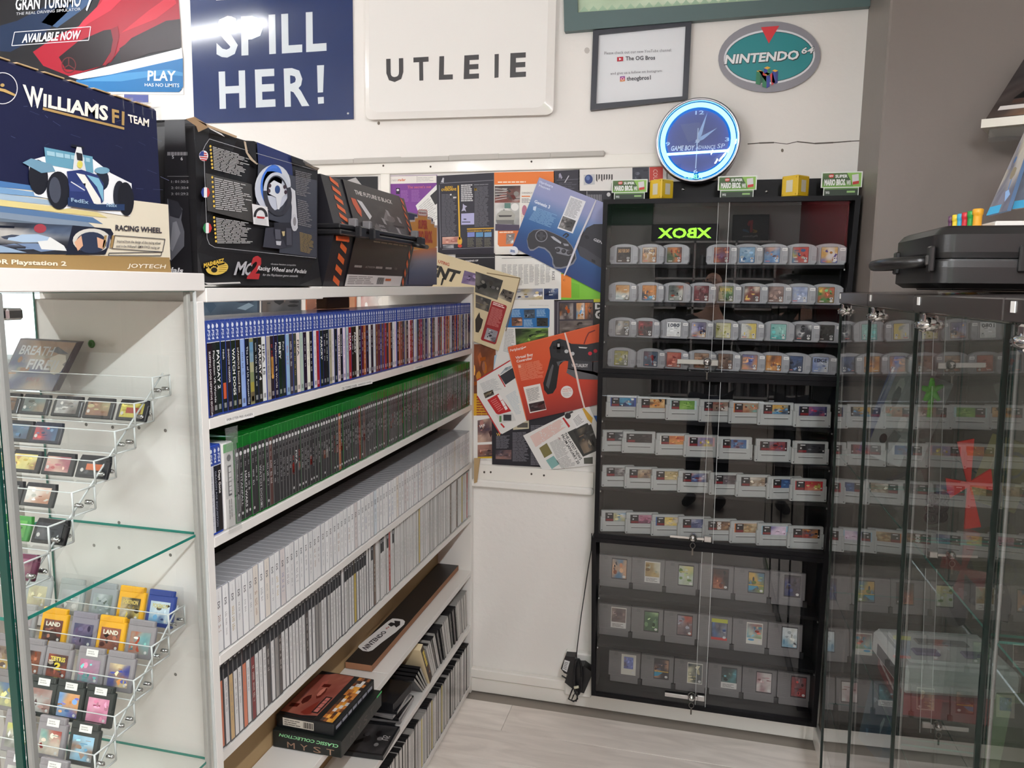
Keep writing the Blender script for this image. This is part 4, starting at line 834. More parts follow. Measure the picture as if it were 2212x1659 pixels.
# white columns page
o, pm, qm = page([(1066, 550), (1212, 548), (1212, 650), (1066, 650)], (230, 228, 222), 'white page of grey text columns with small pictures below', 4); tm = MB(); m = pm(A)
tm.line(m, [(1152, 952), (1460, 945)], 4, (90, 86, 86), 1)
for i in range(9): tm.lines(m, [(1152+i*52, 1010), (1196+i*52, 1006), (1196+i*52, 1206-(i % 3)*14), (1152+i*52, 1208-(i % 3)*14)], 17, (176, 174, 172), 1, .55, .1, 2, i)
tm.text(m, 'RICES', [(1652, 1075), (1652, 1158), (1626, 1158), (1626, 1075)], (60, 58, 58), 1, 0.01)
tm.photo(m, [(1275, 1240), (1540, 1236), (1540, 1340), (1275, 1345)], [(60, 62, 84), (180, 160, 110), (140, 150, 180), (210, 206, 200)], 12, 5, 1, 4); tm.photo(m, [(1550, 1238), (1685, 1236), (1685, 1338), (1550, 1340)], [(26, 44, 84), (40, 70, 120), (220, 220, 226)], 6, 5, 1, 7); put(o, tm)
# orange and green page
o, pm, qm = page([(1206, 590), (1330, 590), (1330, 650), (1206, 648)], (122, 188, 56), 'page half orange and half bright green by the cabinet', 3); tm = MB(); m = pm(A)
tm.poly(m, [(1690, 1100), (1808, 1100), (1808, 1325), (1696, 1320)], (226, 130, 52), 1); tm.poly(m, [(1808, 1180), (1885, 1200), (1885, 1325), (1808, 1325)], (110, 176, 46), 1); tm.text(m, 'C', (1730, 1148, 1752, 1166), (80, 50, 40), 2); put(o, tm)
# blue panel page with green foliage below
o, pm, qm = page([(1098, 648), (1197, 647), (1197, 790), (1060, 830)], (226, 224, 220), 'white page with a blue picture panel and green foliage photo', 5); tm = MB(); m = pm(Bc)
tm.poly(m, [(640, 118), (680, 105), (965, 102), (978, 116), (975, 258), (964, 268), (590, 265)], (44, 108, 168), 1); tm.lines(m, [(800, 72), (975, 76), (975, 82), (800, 80)], 1, (190, 188, 186), 1)
for q, pal, sd in (([(757, 115), (850, 112), (852, 186), (760, 188)], [(70, 90, 110), (120, 140, 160), (40, 46, 56)], 1), ([(652, 182), (744, 180), (744, 250), (654, 254)], [(110, 70, 50), (60, 40, 34), (170, 120, 90)], 2), ([(866, 184), (962, 184), (962, 256), (868, 256)], [(50, 48, 44), (90, 84, 74), (30, 30, 30)], 3)): tm.photo(m, q, pal, 6, 5, 2, sd)
for x, y in ((652, 115), (866, 112), (756, 198)): tm.lines(m, [(x, y), (x+92, y-2), (x+92, y+60), (x, y+62)], 7, (150, 186, 216), 2, .55)
tm.photo(m, [(682, 275), (965, 270), (965, 345), (690, 415)], [(50, 70, 36), (84, 110, 44), (36, 44, 30), (120, 160, 60)], 12, 8, 1, 8); tm.lines(m, [(600, 280), (680, 278), (680, 500), (580, 470)], 16, (176, 174, 172), 1); put(o, tm)
o, pm, qm = page([(1068, 768), (1110, 752), (1120, 800), (1062, 850)], (166, 196, 214), 'pale blue page corner beside the orange controller page', 4); tm = MB(); tm.photo(qm, (.3, .1, .95, .5), [(60, 70, 80), (90, 100, 104), (40, 46, 50)], 4, 4, 1, 3); put(o, tm)
# screenshots page
o, pm, qm = page([(1196, 648), (1340, 646), (1340, 730), (1196, 735)], (58, 52, 62), 'dark page of game screenshots above the orange page', 4); tm = MB(); m = pm(Bc)
for q, pal, sd in (([(1062, 60), (1178, 58), (1178, 195), (1062, 198)], [(70, 60, 60), (150, 140, 136), (200, 110, 50), (40, 36, 38)], 1), ([(1205, 58), (1275, 56), (1275, 195), (1205, 196)], [(90, 150, 200), (200, 200, 206), (210, 150, 90)], 2), ([(1280, 56), (1345, 56), (1345, 195), (1280, 196)], [(200, 110, 50), (120, 80, 60), (60, 50, 50)], 3), ([(1060, 210), (1345, 205), (1345, 300), (1062, 330)], [(90, 80, 76), (130, 118, 110), (70, 60, 58)], 4)): tm.photo(m, q, pal, 9, 7, 1, sd)
tm.line(m, [(1046, 320), (1048, 45), (1345, 40)], 4, (150, 146, 152), 1); tm.poly(m, [(1348, 60), (1480, 60), (1480, 260), (1350, 260)], (46, 46, 44), 2); tm.rect(m, 1352, 22, 1480, 50, (200, 196, 60), 2); tm.text(m, 'G', (1364, 120, 1430, 188), (232, 230, 228), 3, 0.05); tm.text(m, 'D', (1364, 58, 1430, 108), (232, 230, 228), 3, 0.05); put(o, tm)
# fire page, yellow page, wrestlers, dark text page, blue edge
o, pm, qm = page([(1014, 744), (1070, 742), (1074, 850), (1014, 850)], (170, 96, 44), 'page with an orange fire photo by the bookcase', 2); tm = MB(); tm.photo(qm, (0, 0, 1, 1), [(196, 120, 50), (150, 74, 34), (220, 156, 70), (110, 56, 34)], 9, 12, 1, 5); put(o, tm)
o, pm, qm = page([(1014, 850), (1066, 850), (1066, 902), (1014, 902)], (206, 160, 44), 'yellow page strip with red print by the bookcase', 2); tm = MB(); tm.lines(qm, (.3, .1, .95, .95), 8, (150, 70, 40), 1); put(o, tm)
o, pm, qm = page([(1014, 898), (1066, 897), (1066, 994), (1014, 992)], (230, 228, 224), 'page with two wrestling photos by the bookcase', 3); tm = MB(); m = pm(Bc)
tm.photo(m, [(362, 1060), (490, 1035), (490, 1240), (362, 1248)], [(90, 62, 66), (150, 100, 92), (60, 44, 56), (196, 160, 140)], 8, 12, 1, 4); tm.text(m, 'WF', [(375, 1098), (425, 1088), (425, 1115), (375, 1125)], (226, 220, 216), 3, 0.03); tm.photo(m, [(362, 1268), (490, 1262), (490, 1366), (362, 1372)], [(120, 84, 74), (170, 120, 106), (80, 60, 60)], 7, 6, 1, 6); tm.poly(m, [(362, 1372), (490, 1366), (490, 1382), (362, 1384)], (206, 170, 50), 2); put(o, tm)
o, pm, qm = page([(1062, 900), (1220, 890), (1220, 1012), (1063, 1003)], (38, 37, 44), 'dark page of small white text low on the boarded opening', 4); tm = MB(); m = pm(Bc)
for a, b, c, d, s in ((520, 1190, 640, 1300, 1), (660, 1160, 800, 1410, 2), (815, 1100, 950, 1440, 3)): tm.lines(m, [(a, b), (c, b-4), (c, d), (a, d)], 26 if s > 1 else 12, (112, 110, 118), 1, .55, .15, 3, s)
tm.photo(m, [(515, 1312), (652, 1310), (650, 1392), (516, 1388)], [(90, 66, 70), (150, 110, 100), (60, 50, 60)], 7, 5, 1, 3); tm.text(m, 'W', (522, 1165, 560, 1192), (220, 180, 90), 2, 0.02); tm.poly(m, [(660, 1070), (800, 1060), (800, 1130), (665, 1140)], (196, 186, 160), 1); tm.rect(m, 700, 1080, 790, 1120, (90, 86, 80), 2); put(o, tm)
o, pm, qm = page([(1278, 898), (1330, 898), (1330, 1004), (1276, 1000)], (54, 98, 168), 'blue page edge against the black cabinet', 3); put(o, MB().rect(qm, .3, .4, .6, .9, (230, 228, 226), 1))
# beige interview page
o, pm, qm = page([(930, 540), (1124, 600), (1077, 758), (900, 690)], (212, 196, 160), 'beige page with big brush letters and a red text box', 8); tm = MB(); m = pm(A); m2 = pm(Bc)
tm.text(m, 'UTING', [(556, 966), (660, 996), (656, 1026), (552, 994)], (176, 60, 44), 2, 0.02); tm.text(m, 'ENT', [(490, 1005), (770, 1075), (712, 1178), (470, 1100)], (40, 38, 36), 2, 0.05)
tm.poly(m, [(590, 1140), (612, 1132), (590, 1205), (574, 1205)], (40, 38, 36), 2)
tm.photo(m, [(800, 1066), (962, 1110), (930, 1215), (770, 1186)], [(110, 90, 130), (80, 66, 96), (150, 130, 160)], 6, 5, 2, 2); tm.photo(m, [(905, 1075), (1165, 1160), (1110, 1345), (900, 1270)], [(60, 58, 54), (96, 92, 84), (44, 42, 42)], 8, 8, 3, 3); tm.photo(m, [(1165, 1240), (1270, 1275), (1240, 1370), (1115, 1320)], [(70, 62, 58), (190, 176, 150), (50, 46, 46)], 6, 5, 2, 4)
tm.photo(m2, [(345, -15), (480, 30), (455, 135), (345, 95)], [(50, 48, 50), (90, 86, 80), (150, 140, 120)], 6, 5, 2, 5); tm.poly(m2, [(360, 165), (378, 135), (385, 180), (410, 200), (392, 270), (370, 310), (345, 305), (342, 200)], (54, 46, 40), 2)
tm.poly(m2, [(490, 38), (606, 78), (612, 90), (520, 402), (508, 410), (398, 375), (390, 362), (482, 46)], (150, 44, 46), 3); tm.lines(m2, [(498, 45), (606, 82), (598, 110), (490, 72)], 2, (230, 200, 196), 4, .6, .1, 3); tm.lines(m2, [(486, 86), (590, 122), (548, 270), (440, 240)], 18, (196, 120, 116), 4, .5, .15); tm.photo(m2, [(444, 268), (536, 300), (512, 395), (416, 362)], [(70, 68, 76), (140, 138, 146), (196, 190, 190)], 6, 6, 4, 6)
for a, b in [((1010, 1090), (1325, 1140)), ((1325, 1140), (1190, 1640))]: tm.line(m, [a, b], 8, (120, 100, 70), 2)
put(o, tm)
# city racer page with red edge
o, pm, qm = page([(1104, 778), (1150, 850), (1137, 909), (1084, 938)], (228, 226, 222), 'white page with a red border tucked behind the orange page', 7); tm = MB(); m = pm(Bc)
ORGN = [(640, 545), (355, 712), (556, 1178), (778, 1056)]
tm.poly(m, [(640, 548), (357, 718), (358, 860), (556, 1176), (776, 1058), (700, 740)], (228, 226, 222), 1)
tm.line(m, [(640, 548), (357, 718)], 10, (186, 48, 50), 2); tm.line(m, [(358, 850), (556, 1176)], 10, (186, 48, 50), 2)
tm.poly(m, [(552, 680), (660, 610), (695, 690), (600, 755)], (52, 52, 58), 2); tm.line(m, [(540, 668), (598, 772)], 10, (196, 54, 56), 2); tm.photo(m, [(548, 672), (600, 610), (660, 590), (650, 612)], [(120, 130, 140), (200, 204, 206)], 4, 3, 2, 2)
tm.lines(m, [(380, 745), (520, 690), (585, 790), (420, 830)], 12, (190, 190, 190), 2, .5); tm.photo(m, [(412, 828), (490, 796), (504, 838), (428, 872)], [(60, 52, 48), (120, 104, 80)], 5, 4, 2, 5)
tm.poly(m, [(444, 885), (540, 830), (650, 980), (540, 1010), (520, 1000)], (186, 42, 44), 2); tm.lines(m, [(552, 836), (622, 960), (600, 974), (528, 846)], 1, (240, 232, 230), 3, .9, .05, 3)
tm.lines(m, [(470, 890), (530, 858), (590, 960), (545, 990)], 7, (220, 130, 126), 3, .4); tm.poly(m, [(520, 1010), (660, 995), (690, 1060), (560, 1085)], (210, 210, 206), 3); tm.rect(m, 582, 1010, 650, 1062, (60, 60, 64), 4); tm.rect(m, 548, 1020, 566, 1072, (90, 130, 80), 4); tm.lines(m, [(600, 850), (700, 790), (745, 1000), (690, 1010)], 16, (196, 206, 210), 2, .5); tm.line(m, [(560, 1085), (590, 1120)], 14, (190, 50, 50), 2); put(o, tm)
# news page
o, pm, qm = page([(1130, 941), (1270, 872), (1330, 1000), (1172, 1016)], (228, 226, 222), 'white page with sideways heading THE LATEST NEWS FROM JANUARY', 8); tm = MB(); m = pm(Bc)
tm.text(m, 'THE LATEST NEWS', [(1118, 1160), (1255, 1385), (1235, 1400), (1098, 1172)], (50, 48, 50), 2, 0.02); tm.text(m, 'FROM JANUARY 20', [(1092, 1175), (1236, 1420), (1216, 1436), (1074, 1188)], (50, 48, 50), 2, 0.02)
tm.lines(m, [(808, 1195), (1085, 1035), (1125, 1110), (858, 1288)], 12, (226, 180, 168), 2, .6, .1); tm.poly(m, [(1084, 1040), (1098, 1034), (1152, 1108), (1140, 1122)], (186, 48, 48), 3)
tm.poly(m, [(1128, 1160), (1300, 1080), (1420, 1300), (1262, 1370)], (56, 56, 54), 2); tm.photo(m, [(1180, 1150), (1330, 1090), (1400, 1290), (1270, 1345)], [(50, 48, 46), (110, 100, 84), (140, 120, 100), (40, 40, 40)], 8, 8, 3, 5); tm.poly(m, [(1160, 1060), (1240, 970), (1262, 975), (1300, 1075), (1205, 1128)], (232, 230, 228), 3); tm.lines(m, [(1175, 1050), (1240, 990), (1280, 1065), (1210, 1110)], 7, (140, 138, 138), 4, .4); tm.disc(m, 1132, 1020, 26, 26, (50, 48, 50), 3); tm.poly(m, [(1135, 995), (1170, 980), (1180, 990), (1140, 1010)], (60, 56, 56), 4)
tm.poly(m, [(888, 1295), (952, 1252), (1000, 1340), (932, 1380)], (120, 112, 70), 2); tm.poly(m, [(945, 1400), (1010, 1360), (1062, 1430), (995, 1475)], (130, 172, 168), 2); tm.lines(m, [(975, 1250), (1085, 1195), (1160, 1330), (1040, 1390)], 16, (178, 176, 174), 2, .55); tm.lines(m, [(1030, 1400), (1150, 1340), (1215, 1440), (1080, 1470)], 10, (178, 176, 174), 2, .55)
tm.text(m, 'A', [(1060, 1196), (1076, 1222), (1058, 1226), (1046, 1206)], (150, 60, 50), 2); tm.poly(m, [(1268, 1380), (1345, 1370), (1345, 1430), (1270, 1430)], (84, 84, 76), 2); tm.poly(m, [(1255, 960), (1270, 952), (1345, 1040), (1335, 1085), (1300, 1050)], (206, 160, 60), 4); put(o, tm)
# orange controller page
def cu(pts): return pts
o, pm, qm = page([(1097, 749.5), (1330, 690.5), (1318, 868), (1137.5, 908.5)], (206, 84, 48), 'orange red page with a black two-handled game controller', 10); tm = MB(); m = pm(Bc)
tm.grad(qm, (0, 0, 1, 1), [(212, 92, 54), (214, 86, 50), (196, 66, 46), (140, 46, 42)], 24, 1); tm.line(m, [(622, 440), (780, 1056)], 7, (226, 110, 70), 2); tm.line(m, [(622, 440), (1395, 240)], 5, (226, 110, 70), 2)
tm.text(m, 'Peripheral', [(638, 452), (745, 425), (748, 452), (640, 472)], (240, 226, 220), 3, 0.02); tm.line(m, [(735, 450), (775, 430)], 8, (240, 226, 220), 3); tm.text(m, 'Virtual Boy', [(684, 514), (832, 482), (836, 506), (688, 536)], (244, 232, 226), 3, 0.025); tm.text(m, 'Controller', [(692, 544), (826, 516), (830, 538), (696, 566)], (244, 232, 226), 3, 0.025)
tm.lines(m, [(700, 580), (915, 540), (935, 690), (735, 722)], 18, (232, 140, 112), 3, .5, .12); tm.poly(m, [(708, 590), (728, 586), (732, 608), (712, 612)], (240, 190, 170), 4)
cb_ = (44, 44, 48)
tm.poly(m, [(930, 800), (922, 740), (960, 620), (985, 520), (975, 440), (1000, 385), (1060, 362), (1110, 378), (1150, 405), (1090, 560), (1060, 590), (1052, 650), (1034, 780), (1004, 828), (960, 838)], (30, 29, 31), 3); tm.poly(m, [(975, 440), (1000, 385), (1060, 362), (1110, 376), (1160, 405), (1290, 412), (1390, 392), (1500, 390), (1500, 548), (1300, 560), (1120, 552), (1060, 540), (1000, 520)], cb_, 4)
tm.poly(m, [(945, 760), (975, 640), (1000, 580), (1012, 590), (985, 720), (968, 790)], (86, 86, 90), 5); tm.poly(m, [(1035, 560), (1110, 545), (1110, 552), (1070, 565), (1050, 600)], (90, 90, 94), 5)
tm.poly(m, [(1138, 540), (1350, 560), (1348, 668), (1130, 618)], (58, 57, 62), 5); tm.poly(m, [(1120, 652), (1130, 615), (1348, 640), (1400, 660), (1400, 712), (1205, 706)], (92, 90, 94), 5); tm.poly(m, [(1342, 560), (1400, 556), (1400, 690), (1342, 660)], (70, 68, 72), 5)
tm.text(m, 'VIRTUALBOY', [(1164, 574), (1304, 576), (1303, 606), (1163, 602)], (214, 212, 212), 6, 0.02); tm.poly(m, [(1222, 430), (1300, 436), (1290, 446), (1230, 442)], (210, 208, 206), 6)
for dx, dy, w, h in ((0, 0, 16, 48), (0, 0, 48, 16)): tm.poly(m, [(1053-w, 438-h), (1053+w, 438-h+4), (1053+w, 438+h), (1053-w, 438+h-4)], (24, 24, 26), 5)
tm.rect(m, 1044, 404, 1062, 432, (180, 180, 182), 6)
for x, y, c in ((1120, 470, (190, 190, 192)), (1172, 490, (190, 190, 192)), (1322, 488, (196, 44, 58)), (1367, 467, (196, 44, 58))): tm.disc(m, x, y, 17, 16, c, 6)
tm.line(m, [(1270, 408), (1290, 350), (1310, 312), (1365, 290)], 10, (120, 44, 44), 3)
tm.poly(m, [(1100, 312), (1112, 310), (1140, 400), (1165, 500), (1200, 600), (1240, 790), (1280, 950), (1268, 955), (1225, 800), (1185, 610), (1150, 500)], (228, 206, 198), 7)
tm.poly(m, [(752, 775), (895, 745), (950, 968), (808, 998)], (232, 226, 220), 3); tm.lines(m, [(772, 792), (885, 768), (910, 875), (800, 900)], 14, (150, 146, 144), 4, .5, .1); tm.photo(m, [(798, 918), (930, 890), (946, 962), (812, 988)], [(40, 34, 36), (90, 44, 44), (60, 40, 42)], 8, 5, 4, 3); tm.disc(m, 1124, 816, 52, 52, (232, 226, 222), 3, n=28); tm.text(m, 'Virtual Boy', [(1090, 788), (1160, 780), (1160, 792), (1090, 800)], (190, 60, 50), 4); tm.text(m, 'Controller: Fact', [(1084, 804), (1166, 800), (1166, 810), (1084, 814)], (190, 60, 50), 4); tm.lines(m, [(1088, 822), (1160, 818), (1156, 852), (1096, 856)], 4, (190, 180, 176), 4, .4); put(o, tm)
# blue controller page
o, pm, qm = page([(1165, 383), (1352, 456.5), (1331, 650), (1107, 533)], (60, 104, 156), 'blue page with a black game pad and console printed large', 11); tm = MB(); m = pm(A)
tm.grad(qm, (0, 0, 1, 1), [(150, 152, 188), (140, 146, 186), (80, 118, 166), (48, 92, 146), (34, 70, 122), (36, 58, 110)], 28, 1)
tm.text(m, 'Hardware', [(1512, 214), (1640, 262), (1632, 288), (1506, 240)], (206, 212, 232), 3, 0.02); tm.text(m, 'Heaven', [(1506, 250), (1612, 288), (1606, 312), (1500, 274)], (206, 212, 232), 3, 0.02); tm.text(m, 'Genesis 3', [(1466, 398), (1612, 452), (1602, 484), (1458, 426)], (222, 230, 242), 3, 0.025)
tm.lines(m, [(1480, 470), (1680, 545), (1630, 670), (1405, 585)], 13, (120, 160, 198), 3, .5, .1); tm.poly(m, [(1450, 465), (1480, 460), (1470, 505), (1446, 495)], (190, 206, 226), 4)
tm.poly(m, [(1800, 360), (1945, 415), (1822, 718), (1676, 668)], (222, 222, 226), 3); tm.lines(m, [(1806, 378), (1925, 420), (1860, 585), (1740, 545)], 16, (150, 150, 154), 4, .5, .1); tm.photo(m, [(1730, 552), (1852, 598), (1810, 702), (1688, 658)], [(90, 88, 88), (120, 116, 114), (60, 58, 60)], 8, 6, 4, 3)
tm.poly(m, [(1850, 830), (1905, 740), (1950, 665), (2020, 630), (2110, 628), (2200, 640), (2200, 1090), (2085, 1040), (1890, 930)], (44, 43, 50), 4); tm.poly(m, [(1875, 830), (1940, 860), (2090, 960), (2200, 1000), (2200, 1090), (2085, 1040), (1890, 930)], (62, 60, 68), 5); tm.disc(m, 1955, 752, 24, 16, (24, 24, 28), 6, rot=.5); tm.text(m, 'GENESIS', [(2024, 758), (2180, 826), (2172, 850), (2016, 782)], (206, 204, 210), 6, 0.02, .2); tm.poly(m, [(1998, 955), (2034, 972), (2034, 1000), (2000, 982)], (28, 28, 32), 6)
tm.poly(m, [(1388, 780), (1405, 720), (1450, 685), (1510, 676), (1570, 684), (1660, 722), (1760, 770), (1812, 830), (1850, 900), (1858, 955), (1830, 1005), (1780, 1035), (1710, 1052), (1650, 1050), (1630, 1010), (1628, 960), (1600, 905), (1555, 865), (1500, 850), (1450, 880), (1420, 882), (1400, 850)], (120, 122, 134), 5)
tm.poly(m, [(1392, 772), (1410, 720), (1450, 688), (1510, 680), (1570, 688), (1660, 726), (1758, 774), (1806, 832), (1842, 900), (1846, 950), (1820, 992), (1775, 1020), (1710, 1036), (1660, 1032), (1640, 1000), (1636, 950), (1606, 892), (1560, 852), (1500, 836), (1450, 866), (1420, 866), (1402, 838)], (48, 47, 52), 6)
tm.disc(m, 1526, 740, 58, 58, (128, 128, 136), 7); tm.disc(m, 1526, 740, 50, 50, (38, 37, 42), 8); tm.poly(m, [(1512, 700), (1540, 704), (1540, 728), (1566, 734), (1562, 756), (1538, 752), (1536, 780), (1510, 776), (1510, 752), (1488, 746), (1490, 724), (1512, 728)], (64, 62, 68), 9)
tm.poly(m, [(1652, 850), (1690, 842), (1800, 880), (1812, 920), (1780, 930), (1670, 905)], (120, 120, 128), 7)
for x, y in ((1680, 874), (1736, 884), (1786, 898)): tm.disc(m, x, y, 22, 20, (34, 33, 38), 8); tm.disc(m, x-3, y-4, 12, 10, (66, 64, 70), 9)
tm.poly(m, [(1612, 745), (1640, 745), (1714, 800), (1708, 816), (1640, 775)], (170, 170, 178), 7)
tm.line(m, [(1728, 742), (1760, 716), (1784, 732), (1752, 756)], 12, (40, 39, 44), 7); tm.poly(m, [(1730, 810), (1780, 818), (1784, 836), (1742, 834)], (140, 140, 148), 7)
tm.line(m, [(1850, 830), (1880, 770), (1915, 720), (1930, 650), (1965, 580)], 14, (34, 33, 38), 6)
tm.poly(m, [(2036, 402), (2046, 404), (1985, 560), (1900, 740), (1880, 800), (1800, 1000), (1745, 1118), (1736, 1112), (1800, 950), (1870, 770)], (206, 204, 212), 10)
tm.disc(m, 1265, 880, 42, 42, (220, 222, 228), 3); tm.lines(m, [(1236, 868), (1280, 876), (1276, 900), (1232, 892)], 2, (70, 100, 150), 4, .7, .05, 2); put(o, tm)
# cardboard offcut and plug
cdb = MB(); f = [P(*p, 1, 2.93) for p in ((1024, 990), (1037, 990), (1030, 1042), (1024, 1044))]; cdb.prism([Vector((p.x, 2.936, p.z)) for p in f][::-1], f[::-1], (176, 148, 108), 'matte')
thing('cardboard_strip', cdb, label='torn tan cardboard strip behind the bookcase end', cat='cardboard')
so_ = MB(); p0, p1 = P(1222, 1500, 1, WY), P(1277, 1405, 1, WY); so_.box((p0.x, WY-0.04, p0.z+.02), (p1.x+.01, WY-0.001, p1.z), (240, 238, 232), 'lacquer', 0.006)
sock = thing('wall_socket', so_, label='white wall socket half hidden by the cabinet', cat='socket'); part('socket_face', MB().lathe((p0.x+.06, WY-.0402, (p0.z+p1.z)/2), (0, -1, 0), [(.026, 0), (.026, .002), (.022, .001), (.02, -.006), (0, -.006)], (232, 230, 224), 'lacquer', 20), sock)
ya = 2.885; g0 = crop(1200, 1140, 3.352)
ad = empty('power_adapter', P(*g0(150, 1230), 1, ya), label='two black plug adapters tied up with coiled cable below the cabinet', cat='adapter')
def block(q, y0, y1, col, name):
    mb = MB(); f = [P(*g0(*p), 1, y0) for p in q]; g = [v+Vector((0, y1-y0, 0)) for v in f]; mb.prism(g[::-1], f[::-1], col, 'satin'); part(name, mb, ad)
block([(70, 930), (140, 936), (150, 1010), (128, 1080), (62, 1052), (38, 1020)], ya-.012, ya+.03, (24, 23, 25), 'adapter_block'); block([(140, 1000), (205, 1002), (266, 1046), (262, 1070), (206, 1200), (140, 1180), (66, 1120), (78, 1080)], ya, ya+.05, (26, 25, 27), 'adapter_block')
mb = MB(); m = pixmap(1, ya-.0125, g0); mb.poly(m, [(66, 956), (104, 968), (82, 1046), (48, 1026)], (214, 214, 214), 1); mb.lines(m, [(68, 968), (98, 976), (80, 1036), (54, 1020)], 5, (120, 120, 120), 2); part('rating_label', mb, ad)
coil = []
for i in range(70):
    t = i/70*6.283*3; coil.append(P(*g0(160+28*math.cos(t)+6*math.sin(t*.37), 1080+130*math.sin(t)+rnd.uniform(-3, 3)), 1, ya-.018-.006*math.sin(t*.31)))
part('cable_coil', MB().tube(coil, 0.0032, (22, 21, 23), 'satin', 6), ad)
loop = [P(*g0(150+x, y), 1, ya-.012) for x, y in [(-10, 1130), (-40, 1200), (-55, 1240), (-20, 1258), (10, 1240), (0, 1180), (-20, 1215), (-34, 1250), (0, 1256), (14, 1200), (6, 1140)]]
part('cable_loop', MB().tube(loop, 0.003, (22, 21, 23), 'satin', 6), ad); part('cable_tie', MB().tube([P(*g0(136, 1158), 1, ya-.028), P(*g0(168, 1152), 1, ya-.028)], .006, (206, 200, 176), 'satin', 6), ad, label='cream twist tie')
part('plug_pin', MB().tube([P(*g0(45, 1070), 1, ya+.01), P(*g0(76, 1090), 1, ya+.01)], .003, (40, 38, 40), 'satin', 6), ad)
cab_ = [P(*g0(x, y), 1, 2.9) for x, y in [(150, 940), (158, 860), (185, 640), (215, 440), (240, 270), (258, 165), (262, 90), (262, 40)]]
part('cable', MB().tube(cab_, 0.0022, (26, 25, 27), 'satin', 6), ad)

# ================================================================== boxes on top of the bookcase and showcase
GX = -0.925
a1 = P(362, 590, 0, GX); a2 = P(352, 240, 0, GX)
fb_ = MB(); ztop = a2.z; zb = 1.799
fb_.box((-1.21, 0.70, zb), (GX, 1.152, ztop), (23, 27, 56), 'cardboard', 0.004)
fbx = thing('game_box', fb_, label='big navy and cream racing wheel box picturing a racing car', cat='box')
m = pixmap(0, GX, crop(0, 0, 2.675), sgn=1); tm = MB(); Cb = 'cardboard'
L0 = -620
tm.poly(m, [(L0, 1010), (0, 1050), (500, 1125), (972, 1182), (985, 1500), (L0, 1500)], (214, 204, 182), 1, Cb)
for k, (c0, c1) in enumerate([((70, 110, 158), 0), ((110, 146, 180), 0), ((150, 170, 186), 0), ((206, 190, 130), 0), ((84, 112, 146), 0), ((120, 134, 150), 0), ((100, 112, 124), 0)]):
    y0, y1 = 1045+k*36, 1045+(k+1)*36; tm.poly(m, [(L0, y0-40), (0, y0), (640-k*26, y0+95-k*7), (700-k*26, y1+70), (0, y1), (L0, y1-40)], c0, 2+k % 2, Cb)
tm.poly(m, [(L0, 1440), (0, 1462), (500, 1476), (980, 1488), (990, 1578), (0, 1566), (L0, 1560)], (150, 122, 78), 3, Cb)
# car
tm.poly(m, [(166, 930), (250, 905), (520, 905), (640, 1000), (760, 1060), (770, 1190), (750, 1250), (680, 1240), (420, 1200), (350, 1210), (290, 1150), (200, 1130), (170, 1020)], (226, 226, 226), 4, Cb)
tm.disc(m, 222, 1024, 56, 102, (26, 28, 36), 5, Cb, 22, -.08); tm.disc(m, 340, 1100, 70, 110, (28, 30, 38), 7, Cb, 24, -.06); tm.disc(m, 318, 1098, 34, 76, (66, 70, 82), 8, Cb, 18, -.06); tm.disc(m, 728, 1150, 46, 98, (24, 26, 34), 7, Cb, 22, -.06); tm.disc(m, 690, 1130, 36, 86, (34, 36, 46), 6, Cb, 20); tm.disc(m, 590, 1040, 40, 60, (30, 36, 50), 5, Cb, 16)
tm.poly(m, [(255, 850), (535, 905), (540, 1000), (266, 950)], (96, 146, 166), 5, Cb); tm.lines(m, [(270, 868), (520, 912), (522, 940), (272, 900)], 1, (150, 184, 196), 6, .8, .05, 6); tm.poly(m, [(412, 832), (486, 848), (486, 862), (412, 846)], (24, 26, 36), 6, Cb); tm.poly(m, [(444, 848), (470, 852), (500, 1000), (420, 990), (430, 900)], (206, 206, 204), 7, Cb)
tm.poly(m, [(440, 880), (476, 888), (478, 930), (446, 924)], (40, 40, 46), 8, Cb); tm.disc(m, 462, 950, 16, 22, (200, 190, 90), 9, Cb)
tm.poly(m, [(386, 990), (470, 980), (560, 1010), (600, 1060), (600, 1160), (560, 1200), (400, 1180), (400, 1080)], (40, 52, 100), 8, Cb); tm.poly(m, [(440, 1000), (490, 1010), (580, 1150), (590, 1210), (550, 1190), (500, 1090)], (224, 220, 210), 9, Cb); tm.poly(m, [(500, 1010), (570, 1030), (596, 1080), (598, 1170), (560, 1080)], (120, 168, 190), 9, Cb); tm.poly(m, [(395, 1060), (495, 1060), (490, 1110), (405, 1105)], (54, 66, 118), 9, Cb); tm.line(m, [(410, 1050), (490, 1100)], 6, (210, 210, 214), 10, Cb)
tm.poly(m, [(392, 1140), (560, 1180), (720, 1180), (720, 1216), (560, 1214), (392, 1190)], (36, 54, 88), 10, Cb); tm.text(m, 'FedEx', [(410, 1142), (512, 1156), (512, 1178), (412, 1164)], (150, 176, 196), 11, 0.02, 0, Cb); tm.text(m, 'FedEx', [(616, 1172), (676, 1176), (676, 1196), (616, 1194)], (150, 176, 196), 11, 0.02, 0, Cb); tm.disc(m, 590, 985, 44, 20, (110, 150, 170), 8, Cb, 14)
tm.poly(m, [(130, 940), (180, 915), (300, 950), (320, 990), (240, 1000)], (104, 140, 160), 6, Cb)
